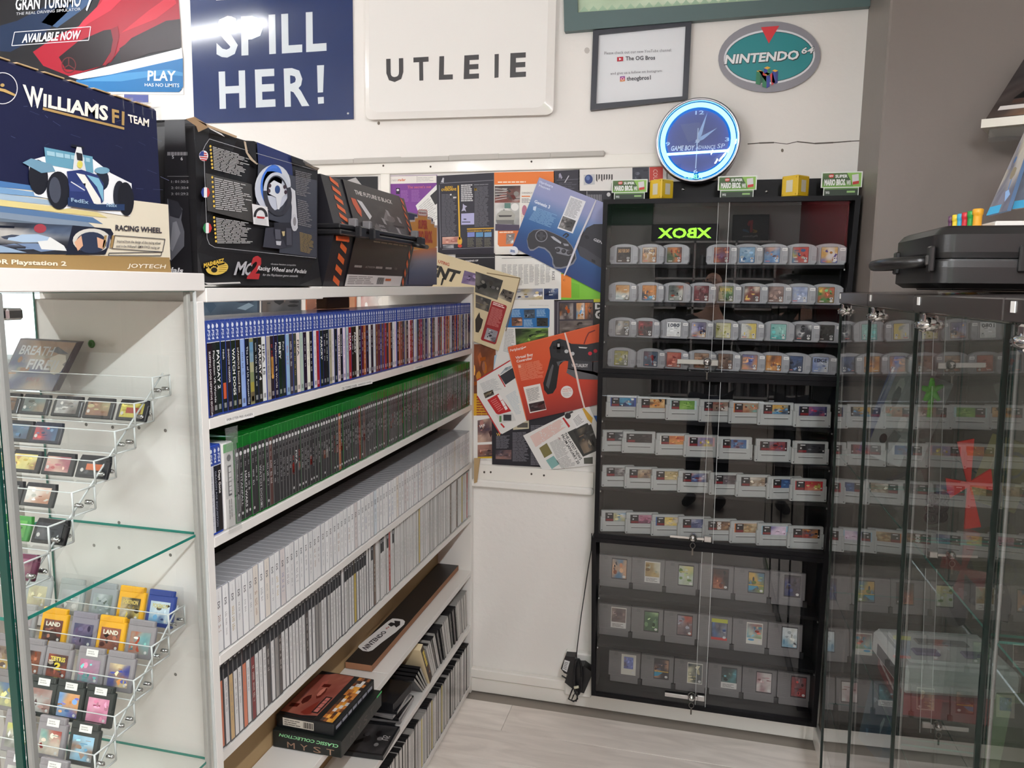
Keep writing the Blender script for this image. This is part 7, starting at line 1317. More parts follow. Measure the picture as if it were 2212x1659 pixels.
small(4, 10, 1480, GK, [(60, 60, 62), (120, 118, 116)], 'dark labelled', 1); small(4, 225, 1490, GK, [(214, 206, 196), (170, 110, 80), (220, 216, 206)], 'white and brown labelled', 2)
small(5, 60, 140, (60, 130, 60), [(80, 150, 60), (60, 120, 60)], 'green bodied', 1, None, cD); small(5, 290, 140, (30, 30, 32), [(50, 50, 54), (90, 88, 90), (40, 40, 44)], 'black labelled', 2, None, cD)
small(6, 90, 370, (96, 40, 66), [(120, 50, 80), (110, 60, 80), (150, 110, 110)], 'plum bodied', 1, None, cD)
# tall cartridges
TW, TH_, TD_ = .057, .065, .0078
mb = MB(); mb.box((-TW/2, 0, 0), (TW/2, TD_, TH_*.86), (255, 255, 255), 'plasticcol', .0016); mb.box((-TW/2, 0, TH_*.83), (TW/2-.004, TD_, TH_), (255, 255, 255), 'plasticcol', .0016)
for i in range(3): mb.box((-.02, -.0006, TH_*.86+i*.0024), (.02, .0006, TH_*.865+.001+i*.0024), (225, 225, 225), 'plasticcol')
GBC = mb.mesh('tall_cartridge_body')
def gb(k, cx, cy, body, pal, look, i, title=None, tc=(225, 220, 200), sticker=False):
    y, z = tray(YG, ZG, k); yy = y-.0345; p = P(*cD(cx, cy), 1, yy)
    o = link('handheld_cartridge', GBC, loc=(p.x, yy, z+.0042), rot=(math.radians(-18), 0, 0), label='%s handheld cartridge, %s in step %s of the lower clear display' % (look, nth(i), ['one', 'two', 'three', 'four', 'five', 'six', 'seven'][k]), cat='game cartridge', group='handheld cartridges on the lower display'); o.color = solid(body); o.scale = (1.06, 1, 1.06)
    lm = MB(); mp = lambda u, v, l: Vector((-.0205+.041*u, -.0003-l*.0002, .045-.037*v)); lm.photo(mp, (0, 0, 1, 1), pal, 7, 7, 1, k*13+i)
    if title: lm.text(mp, title, (.12, .1, .88, .3), tc, 2, 0.04)
    if title == 'TETRIS': lm.text(mp, '2', (.36, .36, .7, .66), (226, 200, 60), 2, 0.06)
    lm.disc(mp, .86, .9, .07, .07, (206, 204, 200), 2, n=8); link('label', lm.mesh('label'), parent=o)
    if sticker: s2 = MB(); s2.rect(lambda u, v, l: Vector((u, -.0008, v)), -.011, .0505, .013, .062, (230, 228, 222)); s2.lines(lambda u, v, l: Vector((u, -.001, v)), [(-.008, .06), (.01, .06), (.01, .053), (-.008, .053)], 2, (180, 176, 170), 1, .5); link('price_sticker', s2.mesh('price_sticker'), parent=o)
YL, GR, CL = (226, 168, 36), (140, 134, 136), (150, 156, 156)
gb(0, 215, 590, CL, [(190, 180, 130), (170, 150, 110)], 'clear bodied', 1); gb(0, 425, 600, (160, 166, 164), [(176, 182, 184), (200, 200, 196), (150, 150, 150)], 'translucent grey', 2); gb(0, 630, 600, (150, 154, 156), [(140, 150, 150), (190, 196, 196), (110, 120, 110)], 'silver', 3); gb(0, 810, 620, YL, [(70, 60, 40), (196, 170, 110), (214, 206, 190), (200, 176, 80)], 'yellow', 4, 'POKEMON', (214, 190, 110)); gb(0, 1000, 650, (40, 62, 132), [(60, 90, 140), (190, 206, 214), (90, 150, 190), (100, 90, 80)], 'blue', 5, 'POKEMON', (190, 180, 120))
gb(1, 110, 730, (150, 148, 148), [(120, 120, 124), (160, 150, 150)], 'grey', 1); gb(1, 310, 770, YL, [(60, 44, 40), (110, 60, 50), (150, 84, 60)], 'yellow', 2, 'LAND'); gb(1, 505, 800, (136, 130, 140), [(90, 80, 110), (120, 100, 130), (70, 70, 100)], 'mauve grey', 3); gb(1, 680, 815, YL, [(60, 44, 40), (110, 60, 50), (150, 84, 60)], 'yellow', 4, 'LAND'); gb(1, 870, 830, GR, [(100, 160, 150), (190, 90, 60), (206, 206, 190), (70, 140, 150)], 'grey teal labelled', 5)
gb(2, -30, 960, GR, [(200, 160, 60), (120, 100, 90)], 'grey ochre labelled', 1); gb(2, 165, 980, GR, [(150, 80, 50), (50, 44, 44), (120, 70, 50)], 'grey brown labelled', 2); gb(2, 340, 1010, GR, [(34, 32, 36), (206, 190, 170), (150, 70, 50), (60, 50, 50)], 'grey black labelled', 3, 'TETRIS', (220, 200, 90)); gb(2, 545, 1030, GR, [(70, 170, 160), (190, 110, 140), (90, 180, 170)], 'grey aqua labelled', 4, None, 0, True); gb(2, 735, 1060, GR, [(50, 60, 140), (220, 170, 80), (200, 120, 50), (214, 190, 140)], 'grey orange labelled', 5)
gb(3, 20, 1200, (120, 116, 116), [(70, 100, 140), (200, 190, 120)], 'grey blue labelled', 1); gb(3, 235, 1240, (52, 56, 54), [(150, 110, 100), (180, 176, 170), (110, 90, 90)], 'black brown labelled', 2, None, 0, True); gb(3, 410, 1270, (50, 54, 52), [(90, 90, 170), (214, 150, 90), (110, 150, 200)], 'black violet labelled', 3, None, 0, True); gb(3, 600, 1300, (48, 52, 50), [(214, 130, 160), (200, 110, 140), (220, 160, 176)], 'black pink labelled', 4, None, 0, True)
gb(4, 75, 1460, GR, [(180, 176, 160), (206, 206, 200), (110, 110, 100), (190, 190, 90)], 'grey white labelled', 1); gb(4, 290, 1500, GR, [(206, 190, 170), (160, 60, 50), (110, 160, 150)], 'grey red labelled', 2, None, 0, True); gb(4, 500, 1545, (48, 52, 50), [(120, 180, 214), (150, 196, 220), (130, 100, 80)], 'black pale blue labelled', 3, None, 0, True)
gb(5, 70, 1700, GR, [(150, 150, 140), (190, 186, 180)], 'grey plain labelled', 1, None, 0, True); gb(5, 290, 1730, GR, [(170, 150, 120), (120, 110, 110)], 'grey tan labelled', 2, None, 0, True)
# boxed game in the top step
q = [P(*cU(*p), 1, 1.142) for p in ((100, 466), (484, 490), (412, 806), (40, 790))]
q2 = [Vector((v.x, 1.142+(-.02 if i > 1 else .012), v.z)) for i, v in enumerate(q)]
mb = MB(); mb.prism([v+Vector((0, .014, 0)) for v in q2][::-1], q2[::-1], (90, 80, 84), 'satin'); bg2 = thing('boxed_game', mb, label='boxed fantasy game in a clear case on the topmost acrylic step', cat='game box'); tm = MB(); qm = quadmap(*q2, n=Vector((0, -1, 0)))
tm.photo(qm, (.02, .02, .98, .98), [(70, 70, 84), (170, 120, 80), (120, 110, 100), (60, 70, 120), (190, 180, 160)], 12, 10, 1, 5); tm.text(qm, 'BREATH', (.1, .12, .68, .30), (206, 206, 206), 2, 0.02); tm.text(qm, 'OF', (.22, .38, .32, .46), (150, 140, 130), 2); tm.text(qm, 'FIREII', (.34, .38, .86, .58), (206, 206, 206), 2, 0.02); tm.text(qm, 'FIRE II', (.45, .74, .66, .82), (150, 60, 60), 2); part('cover_print', tm, bg2)
mb = MB(); mb.add([v+Vector((0, -.004, 0)) for v in q2], [(0, 1, 2, 3)], (255, 255, 255), 'film'); part('clear_case', mb, bg2)
# clear box farther back by the window, seen through the glass
mb = MB(); c_ = P(40, 760, 1, 2.2); mb.box((c_.x-.16, 2.1, c_.z-.12), (c_.x+.07, 2.3, c_.z+.06), (190, 200, 198), 'film', .01).box((c_.x-.14, 2.12, c_.z-.12), (c_.x+.05, 2.28, c_.z-.02), (176, 184, 184), 'satin', .01); cbx = thing('clear_box', mb, label='clear plastic box standing by the bright window', cat='box')
tb = MB(); tb.box((c_.x-.5, 1.9, c_.z-.16), (c_.x+.12, 2.6, c_.z-.1205), (200, 196, 190), 'lacquer', .004)
for x in (c_.x-.48, c_.x+.08): 
    for y in (1.93, 2.55): tb.box((x, y, 0), (x+.03, y+.03, c_.z-.16), (200, 196, 190), 'lacquer')
tbo = empty('side_table', (c_.x-.2, 2.25, 0), label='pale table by the window behind the bookcase', cat='table'); part('table_top', B((c_.x-.5, 1.9, c_.z-.16), (c_.x+.12, 2.6, c_.z-.1205), (200, 196, 190), 'lacquer', .004), tbo)
for x in (c_.x-.48, c_.x+.08):
    for y in (1.93, 2.55): part('leg', B((x, y, 0), (x+.03, y+.03, c_.z-.16), (200, 196, 190), 'lacquer'), tbo)

# ================================================================== four glass showcases along the right
RX0 = 0.435; DEP = 0.36; TILT = math.radians(-1.3)
ys = [2.546, 2.132, 1.697, 1.228, 0.80]
DB = (46, 40, 38)
SHOW = []
def tilt(x, z): return RX0+(x)*math.cos(TILT)+(z-1.74)*math.sin(TILT)*1.0, z
for i in range(4):
    y1, y0 = ys[i], ys[i+1]; e = empty('glass_showcase', (RX0-math.sin(TILT)*1.74*1.0, (y0+y1)/2, 0), label='tall glass showcase with black-brown top, %s from the grey wall' % nth(i+1), cat='showcase', group='glass showcases along the side')
    e.rotation_euler = (0, TILT, 0); ORG[e.name] = (0, (y0+y1)/2, 0); SHOW.append(e)
    part('top_panel', B((-.004, y0+.0015, 1.738), (DEP, y1-.0015, 1.772), DB, 'lacquer', .002), e)
    part('base_panel', B((0, y0+.0015, 0.02), (DEP, y1-.0015, 0.10), DB, 'lacquer', .002), e)
    pane(e, (0.001, y0+.004, .105), (.005, y1-.004, 1.735), 'rglass', 'door_pane', ecol=(10, 36, 30)); part('edge_strip', MB().box((-.001, y1-.0065, .105), (.006, y1-.001, 1.735), (12, 30, 26), 'glassedge'), e, label='dark glass edge of the door'); pane(e, (.012, y1-.008, .10), (DEP-.005, y1-.004, 1.738), 'dimglass', 'side_pane', ecol=(16, 50, 42)); pane(e, (.012, y0+.004, .10), (DEP-.005, y0+.008, 1.738), 'dimglass', 'side_pane', ecol=(16, 50, 42)); pane(e, (DEP-.005, y0+.004, .10), (DEP-.001, y1-.004, 1.738), 'dimglass', 'back_pane')
    for z in (.40, .79, 1.255): pane(e, (.014, y0+.012, z-.004), (DEP-.008, y1-.012, z), 'dimglass', 'glass_shelf', ecol=(60, 110, 98))
    for x, y in ((.014, y1-.016), (DEP-.016, y1-.016), (.014, y0+.016)): part('corner_rod', MB().tube([(x, y, .10), (x, y, 1.738)], .0026, (132, 130, 126), 'satin', 8), e)
    yh = y1-.09; hg = MB(); hg.lathe((-.004, yh, 1.716), (-1, 0, 0), [(.012, -.02), (.014, 0), (.010, .008), (0, .01)], (206, 204, 202), 'chrome', 16).box((-.012, yh-.012, 1.70), (-.004, yh+.012, 1.738), (200, 198, 196), 'chrome', .003).tube([(-.006, yh-.035, 1.716), (-.012, yh-.012, 1.714), (-.012, yh+.012, 1.714), (-.006, yh+.035, 1.716)], [.004, .009, .009, .004], (206, 204, 202), 'chrome', 10); part('hinge', hg, e, label='chrome hinge clamp')
    part('price_tag', MB().box((-.0055, y1-.045 if i else y1-.03, 1.752), (-.0042, y1-.03 if i else y1-.016, 1.768), (232, 230, 226), 'paper'), e)
# things inside, seen dimly through the glass
def inside(px, py, x): return P(px, py, 0, x)
def leanbox(name, c, size, rot, col, mm, label, cat, draw=None, cover=None):
    M = Matrix.Translation(c) @ Matrix.Rotation(rot[2], 4, 'Z') @ Matrix.Rotation(rot[1], 4, 'Y') @ Matrix.Rotation(rot[0], 4, 'X'); a, b, h = size
    o = thing(name, MB().box((-a/2, -b/2, -h/2), (a/2, b/2, h/2), col, mm, .002, M), label=label, cat=cat)
    if draw:
        tm = MB(); draw(tm, lambda u, v, l: M @ Vector((-a/2+a*u, -b/2-l*.0005, h/2-h*v)), lambda u, v, l: M @ Vector((-a/2-l*.0005, b/2-b*u, h/2-h*v))); part('cover_print', tm, o)
    return o
def dA(tm, f, s): tm.photo(f, (.0, .0, 1, 1), [(222, 226, 228), (232, 234, 236), (190, 194, 198)], 8, 12, 1, 3); tm.photo(s, (.0, .0, 1, 1), [(40, 56, 110), (60, 80, 130), (180, 186, 190)], 3, 10, 1, 4); tm.disc(f, .3, .8, .1, .05, (70, 70, 74), 2)
def on(x, y, z, h): return Vector((x, y, z+h))
S1, S2, S3 = .403, .793, 1.258
leanbox('boxed_game', on(.64, 2.42, S3, .152), (.14, .03, .25), (0, .33, .35), (50, 70, 130), 'satin', 'white and blue boxed game tilted behind the first showcase door', 'game box', dA)
leanbox('boxed_game', on(.565, 2.30, S3, .178), (.13, .028, .29), (0, .36, .5), (200, 204, 208), 'satin', 'taller white boxed game tilted in front of the blue one', 'game box', dA)
def dY(tm, f, s): tm.photo(f, (.03, .02, .97, .98), [(150, 142, 92), (130, 122, 76), (160, 154, 116)], 6, 8, 1, 3); tm.disc(f, .5, .35, .3, .2, (120, 120, 112), 2); tm.disc(f, .5, .35, .24, .15, (140, 134, 80), 3)
leanbox('boxed_game', on(.70, 1.90, S3, .106), (.10, .035, .16), (0, .3, .3), (140, 134, 92), 'satin', 'yellow boxed game in clear plastic behind the red cross ribbon', 'game box', dY)
def riser(x, y, z, h, label):
    mb = MB(); a, b = .035, .03
    for q in ([(x-a, y-b, z), (x+a, y-b, z), (x+a, y-b, z+h), (x-a, y-b, z+h)], [(x-a, y+b, z), (x+a, y+b, z), (x+a, y+b, z+h), (x-a, y+b, z+h)], [(x-a, y-b, z+h), (x+a, y-b, z+h), (x+a, y+b, z+h), (x-a, y+b, z+h)]): mb.add(q, [(0, 1, 2, 3)], (255, 255, 255), 'acrylic')
    thing('clear_riser', mb, label=label, cat='riser')
riser(.62, 2.20, S3, .18, 'clear acrylic riser under the green toy'); riser(.62, 1.77, S2, .25, 'clear acrylic riser under the dark game controller')
c = Vector((.62, 2.20, S3+.255)); tm = MB()
for k in range(5):
    a = k*1.2566+.4; tm.tube([c, c+Vector((.03*math.cos(a), .006*math.sin(3*a), .034*math.sin(a)))], [.011, .005], (90, 226, 60), 'satin', 8)
tm.tube([c, c+Vector((0, 0, -.073))], .007, (80, 210, 54), 'satin', 8); thing('toy_figure', tm, label='small bright green plastic toy figure behind the glass', cat='toy')
c = inside(2092, 1045, .60); rb_ = MB()
pts = []
for k in range(4):
    a = k*math.pi/2+.25; d = Vector((math.cos(a)*.5, -.3*math.cos(a), math.sin(a))); p_ = Vector((-math.sin(a)*.6, .3*math.sin(a), math.cos(a))); L_ = .10 if k % 2 else .075
    pts += [c+d*L_-p_*.024, c+d*L_+p_*.024, c+(d+p_)*.006]
rb_.prism(pts, [v+Vector((0, -.006, 0)) for v in pts], (220, 52, 44), 'satin')
thing('ribbon_cross', rb_, label='red cross-shaped ribbon standing on the glass shelf of the second showcase', cat='ribbon')
c = Vector((.54, 1.80, S3+.036)); pk = empty('chain_pack', (c.x, c.y, S3), label='dark glossy chain of rings on a glass shelf by the ribbon', cat='accessory')
for k in range(9):
    cc2 = c+Vector((.012*(k % 3)-.012, .01*(k % 3), .024-.022*(k//3))); part('ring', MB().tube([cc2+Vector((.012*math.cos(t), -.004, .012*math.sin(t))) for t in [6.283*j/10 for j in range(10)]], .0038, (52, 36, 40), 'gloss', 6, True), pk)
rd = thing('boxed_game', B((.50, 1.80, S2), (.75, 2.03, S2+.05), (150, 40, 40), 'satin', .003), label='dark red flat game box under the pale console', cat='game box')
tm = MB(); f = lambda u, v, l: Vector((.50-l*.0005, 2.03-.23*u, S2+.05-.05*v)); tm.photo(f, (0, 0, 1, 1), [(120, 40, 40), (90, 34, 36), (140, 60, 54)], 8, 3, 1, 3); tm.lines(f, (.1, .3, .8, .6), 1, (190, 180, 176), 2, .6); part('cover_print', tm, rd)
M = Matrix.Translation((.615, 1.915, S2+.0515+.036)) @ Matrix.Rotation(.12, 4, 'Z'); cs = MB().box((-.13, -.105, -.035), (.13, .105, .035), (206, 208, 206), 'satin', .012, M).box((-.11, -.085, .034), (.11, .07, .042), (214, 216, 214), 'satin', .006, M)
co = thing('game_console', cs, label='pale grey game console on a glass shelf in the showcase', cat='console')
for k in range(2): part('button', MB().box((-.09+.11*k, -.06, .042), (-.03+.11*k, -.03, .05), (120, 112, 140), 'satin', .004, M), co)
part('flap', MB().box((-.06, .0, .041), (.06, .03, .046), (120, 122, 120), 'satin', .003, M), co); part('front_port', MB().box((-.131, -.08, -.02), (-.1295, .06, .01), (70, 70, 70), 'satin', 0, M), co)
leanbox('boxed_game', on(.58, 2.28, S1, .10), (.03, .12, .19), (0, .15, .3), (70, 104, 130), 'satin', 'blue patterned box standing low in the first showcase', 'game box', lambda tm, f, s: tm.photo(s, (0, 0, 1, 1), [(70, 104, 130), (50, 76, 104), (110, 130, 140)], 4, 6, 1, 3))
def pad(c, sc, col, label):
    M = Matrix.Translation(c) @ Matrix.Rotation(.4, 4, 'Z') @ Matrix.Rotation(-.3, 4, 'X') @ Matrix.Diagonal((sc, sc, sc, 1)); mb = MB()
    pts = [(-.07, .02), (-.05, .035), (.05, .035), (.07, .02), (.078, -.02), (.06, -.06), (.045, -.055), (.03, -.015), (-.03, -.015), (-.045, -.055), (-.06, -.06), (-.078, -.02)]
    mb.prism([M @ Vector((x, .014, z)) for x, z in pts], [M @ Vector((x, -.014, z)) for x, z in pts], col, 'satin'); o = thing('game_controller', mb, label=label, cat='controller')
    for x, z in ((.045, .018), (.055, .008), (.035, .008), (.045, -.002)): part('button', MB().lathe(M @ Vector((x, -.014, z)), (M.to_3x3() @ Vector((0, -1, 0))), [(.005, 0), (.005, .004), (0, .005)], (150, 150, 150), 'satin', 10), o)
    part('direction_pad', MB().box((-.057, -.018, .004), (-.033, -.013, .012), (90, 90, 92), 'satin', .001, M).box((-.049, -.018, -.004), (-.041, -.013, .02), (90, 90, 92), 'satin', .001, M), o)
    for s in (-1, 1): part('thumbstick', MB().lathe(M @ Vector((s*.022, -.014, -.008)), (M.to_3x3() @ Vector((0, -1, 0))), [(.006, 0), (.006, .006), (.009, .009), (0, .010)], (40, 40, 42), 'satin', 12), o)
pad(Vector((.62, 1.77, S2+.25+.07)), 1.0, (44, 46, 48), 'translucent dark game controller on a clear riser in the second showcase')
for k, (y, z, col, lb_) in enumerate([(1.56, S2, (76, 98, 70), 'green covered box upright on the middle shelf of the third showcase'), (1.40, S3, (54, 84, 98), 'teal covered box on the upper shelf of the third showcase'), (1.58, S1, (50, 52, 60), 'dark covered box low in the third showcase'), (1.36, S2, (120, 112, 70), 'ochre covered box on the middle shelf of the third showcase')]):
    leanbox('boxed_game', on(.66, y, z, .108), (.14, .04, .19), (0, .1, .4), col, 'satin', lb_, 'game box', lambda tm, f, s, col=col, k=k: tm.photo(f, (0, 0, 1, 1), [col, tuple(min(255, v+30) for v in col), tuple(v//2 for v in col)], 7, 8, 1, k))
# ------------------------------------------------------------------ on top of the showcases
ZT = 1.7815
hc = empty('hard_case', (.74, 1.83, ZT), label='black hard plastic carrying case lying on the showcases', cat='case')
HB = (19, 18, 18)
def shell(z0, z1, ins0, ins1, name):
    mb = MB(); x0, x1, y0, y1 = .455, 1.02, 1.66, 2.0; rr_ = .035
    def loop(i, z):
        out = []
        for (cx, cy, a0) in ((x1-rr_, y1-rr_, 0), (x0+rr_, y1-rr_, 90), (x0+rr_, y0+rr_, 180), (x1-rr_, y0+rr_, 270)):
            for k in range(6): a = math.radians(a0+18*k); out.append(Vector((cx+(rr_-i)*math.cos(a), cy+(rr_-i)*math.sin(a), z)))
        return out
    ls_ = [loop(ins0, z0), loop(min(ins0, ins1)*.3, z0+(z1-z0)*.18), loop(min(ins0, ins1)*.3, z0+(z1-z0)*.72), loop(ins1*.55, z0+(z1-z0)*.93), loop(ins1, z1)]
    for a, b in zip(ls_, ls_[1:]): mb.prism(a, b, HB, 'hardplastic', caps=False, smooth=True)
    mb.add(ls_[0], [tuple(range(24))[::-1]], HB, 'hardplastic'); mb.add(ls_[-1], [tuple(range(24))], HB, 'hardplastic'); part(name, mb, hc)
shell(ZT+.004, ZT+.062, .018, .004, 'lower_shell'); shell(ZT+.064, ZT+.128, .003, .022, 'lid')
part('foot', MB().box((.5, 1.70, ZT), (.98, 1.96, ZT+.006), (26, 25, 25), 'hardplastic', .002), hc)
hd = [(.46, 1.70, ZT+.058), (.425, 1.71, ZT+.056), (.395, 1.75, ZT+.055), (.39, 1.83, ZT+.055), (.395, 1.91, ZT+.055), (.425, 1.95, ZT+.056), (.46, 1.96, ZT+.058)]
part('handle', MB().tube(hd, .0125, HB, 'hardplastic', 10), hc)
for y in (1.685, 1.955): part('latch', MB().box((.447, y-.012, ZT+.036), (.458, y+.012, ZT+.088), (30, 29, 29), 'hardplastic', .003).box((.443, y-.006, ZT+.05), (.450, y+.006, ZT+.07), (60, 58, 56), 'hardplastic', .002), hc)
part('latch', MB().box((.60, 1.652, ZT+.036), (.64, 1.662, ZT+.088), (30, 29, 29), 'hardplastic', .003), hc)
# white riser with leaning cases, coloured pegs
rs = thing('display_riser', B((.685, 2.05, ZT), (1.25, 2.45, 1.948), (240, 236, 230), 'lacquer', .003), label='white riser behind the black hard case', cat='riser')
pegs = [(2056, 467, (96, 60, 90), 'purple', .7), (2067, 464, (236, 206, 60), 'yellow', 1), (2077, 462, (70, 170, 206), 'cyan', .9), (2088, 459, (206, 50, 60), 'red', 1), (2100, 456, (50, 150, 70), 'green', 1), (2115, 451, (236, 170, 50), 'orange', 1.5)]
for i, (px, py, col, nm, w) in enumerate(pegs):
    yy = 2.2-.012*i; p = P(px-1.5, py, 1, yy); rw = .0075*w if w != 1.5 else .0105
    thing('plastic_tube', MB().lathe((p.x, yy, ZT), (0, 0, 1), [(rw, 0), (rw*.96, p.z-ZT-.02), (rw*1.0, p.z-ZT-.016), (rw*1.18, p.z-ZT-.014), (rw*1.18, p.z-ZT-.002), (rw*.95, p.z-ZT), (rw*.6, p.z-ZT), (0, p.z-ZT-.003)], col, 'satin', 18), label='%s plastic tube with a thick rim behind the black hard case' % nm, cat='tube', group='coloured plastic tubes')
# leaning covers on the riser
def cover(nm, q, y, thick, pal, label, seed, lean=0.09):
    f = [P(a, b, 1, y+(lean if i < 2 else 0)) for i, (a, b) in enumerate(q)]; mb = MB(); g_ = [v+Vector((thick*.8, thick*.6, 0)) for v in f]
    mb.prism(g_[::-1], f[::-1], pal[0], 'satin'); o = thing(nm, mb, label=label, cat='game case', group='covers leaning at the wall'); tm = MB(); qm = quadmap(*f, n=Vector((-.1, -1, 0))); tm.photo(qm, (0, 0, 1, 1), pal, 8, 14, 1, seed); tm.rect(qm, .0, .9, .6, 1, (60, 150, 190), 2); part('cover_print', tm, o); return o
cover('boxed_game', [(2212, 285), (2232, 280), (2175, 455), (2130, 466)], 2.12, .015, [(110, 140, 180), (150, 150, 160), (90, 90, 104), (170, 160, 140)], 'case with a grey-blue cover leaning foremost on the white riser', 3)
cover('boxed_game', [(2238, 280), (2330, 270), (2270, 440), (2186, 452)], 2.15, .015, [(170, 160, 150), (120, 120, 130), (90, 96, 110), (60, 70, 100)], 'case with a beige-blue cover leaning second on the white riser', 4)
# wall shelf with covers above
ws = empty('wall_shelf', (1.0, 2.5, 2.26), label='small cream wall shelf holding tilted covers high on the grey wall', cat='shelf')
q = [P(2121, 266, 1, 2.47), P(2172, 239, 1, 2.30)]
part('shelf_board', MB().prism([Vector(v) for v in ((.765, 2.47, 2.244), (1.2, 2.30, 2.244), (1.25, 2.62, 2.244), (.84, 2.62, 2.244))], [Vector(v) for v in ((.765, 2.47, 2.268), (1.2, 2.30, 2.268), (1.25, 2.62, 2.268), (.84, 2.62, 2.268))], (206, 200, 186), 'lacquer'), ws)
part('clear_bracket', MB().prism([Vector(v) for v in ((.79, 2.48, 2.205), (1.2, 2.33, 2.205), (1.24, 2.63, 2.205), (.86, 2.63, 2.205))], [Vector(v) for v in ((.79, 2.48, 2.243), (1.2, 2.33, 2.243), (1.24, 2.63, 2.243), (.86, 2.63, 2.243))], (220, 220, 220), 'acrylic'), ws)
def cover3(a, b, h, lean, pal, label, seed):
    a, b = Vector(a), Vector(b); up_ = Vector((lean[0], lean[1], h)); f = [a+up_, b+up_, b, a]; n_ = (f[3]-f[0]).cross(f[1]-f[0]).normalized(); n_ = n_ if n_.y < 0 else -n_
    mb = MB(); g_ = [v-n_*.014 for v in f]; mb.prism(g_[::-1], f[::-1], (40, 38, 40), 'satin'); o = thing('boxed_game', mb, label=label, cat='game case', group='covers leaning at the wall'); tm = MB(); qm = quadmap(*f, n=n_)
    tm.photo(qm, (0, 0, 1, 1), pal, 8, 12, 1, seed); return o, tm, qm
o, tm, qm = cover3((.775, 2.465, 2.269), (.93, 2.405, 2.269), .21, (.13, .10), [(54, 46, 44), (90, 70, 62), (40, 38, 40), (120, 90, 70)], 'dark brown cover tilted at the tip of the wall shelf', 6)
tm.rect(qm, .1, .84, .5, .9, (206, 200, 196), 2); tm.text(qm, '7', (.55, .62, .8, .86), (220, 200, 196), 3, 0.05); tm.rect(qm, .52, .7, .66, .9, (190, 60, 56), 2); part('cover_print', tm, o)
o, tm, qm = cover3((.94, 2.40, 2.269), (1.13, 2.33, 2.269), .21, (.13, .10), [(50, 60, 90), (70, 150, 190), (60, 50, 60), (120, 140, 160)], 'blue cover tilted behind the brown one on the wall shelf', 7); tm.poly(qm, [(.2, .9), (.5, .6), (.8, .65), (.5, .95)], (80, 170, 206), 2); part('cover_print', tm, o)

# ================================================================== the far end of the shop, seen only mirrored in the cabinet glass
fs = empty('tall_bookcase', (.2, -6.2, 0), label='tall white bookcase of dark cases at the far shop end, seen in the glass', cat='bookcase')
for z in (.1, .55, 1.0, 1.45, 1.9, 2.45): part('shelf_board', B((-.7, -6.45, z), (1.1, -6.1, z+.03), (226, 224, 220), 'lacquer'), fs)
for x in (-.7, -.1, .5, 1.07): part('side_panel', B((x, -6.45, 0), (x+.03, -6.1, 2.48), (226, 224, 220), 'lacquer'), fs)
bks = MB(); rq = random.Random(4)
for z in (.13, .58, 1.03, 1.48, 1.93):
    x = -.66
    while x < 1.03:
        if not (abs(x+.085) < .05 or abs(x-.515) < .05): bks.box((x, -6.4, z+.003), (x+.03, -6.14, z+.30+rq.uniform(0, .06)), rq.choice([(40, 40, 44), (60, 60, 64), (90, 90, 94), (30, 30, 32), (140, 140, 140)]), 'satin')
        x += .032
thing('game_case_rows', bks, label='rows of dark game cases packed in the tall far bookcase', cat='game case', kind='stuff')
xs = empty('glowing_sign', (-.25, -6.25, 2.48), label='glowing green letter sign on the far bookcase, mirrored in the cabinet glass', cat='sign')
part('housing', B((-.75, -6.36, 2.4805), (.25, -6.2, 2.74), (24, 26, 24), 'satin', .01), xs)
tm = MB(); mp = lambda u, v, l: Vector((.25-1.0*u, -6.2+l*.002, 2.74-.26*v)); tm.text(mp, 'XBOX', (.1, .22, .9, .8), (150, 255, 60), 2, 0.03, 0, 'signglow'); part('lettering', tm, xs, label='glowing green letters')
ps = thing('shop_sign', B((.45, -6.36, 2.4805), (.98, -6.3, 2.88), (24, 24, 26), 'satin', .006), label='black sign with a red, yellow and blue emblem on the far bookcase', cat='sign')
tm = MB(); mp = lambda u, v, l: Vector((.98-.53*u, -6.3+l*.002, 2.88-.4*v)); tm.poly(mp, [(.44, .2), (.56, .24), (.6, .36), (.54, .46), (.51, .3), (.51, .68), (.44, .66)], (196, 50, 54), 2); tm.poly(mp, [(.3, .6), (.43, .55), (.43, .6), (.36, .63), (.43, .63), (.43, .68), (.32, .68)], (214, 170, 60), 2); tm.poly(mp, [(.53, .58), (.7, .54), (.72, .6), (.53, .68), (.53, .63), (.62, .59)], (60, 130, 180), 2); tm.text(mp, 'PlayStation', (.3, .76, .7, .84), (206, 204, 204), 2, 0.02); part('print', tm, ps)
thing('shop_sign', B((-1.9, -6.5, 2.75), (-.75, -6.46, 3.1), (40, 90, 60), 'satin', .004), label='long green banner on the far wall behind the bookcase', cat='sign')
thing('red_panel', B((1.43, -6.4, .6), (1.449, -1.6, 3.2), (120, 26, 36), 'matte', .004), label='dark red panel along the side wall behind the viewer', cat='panel')

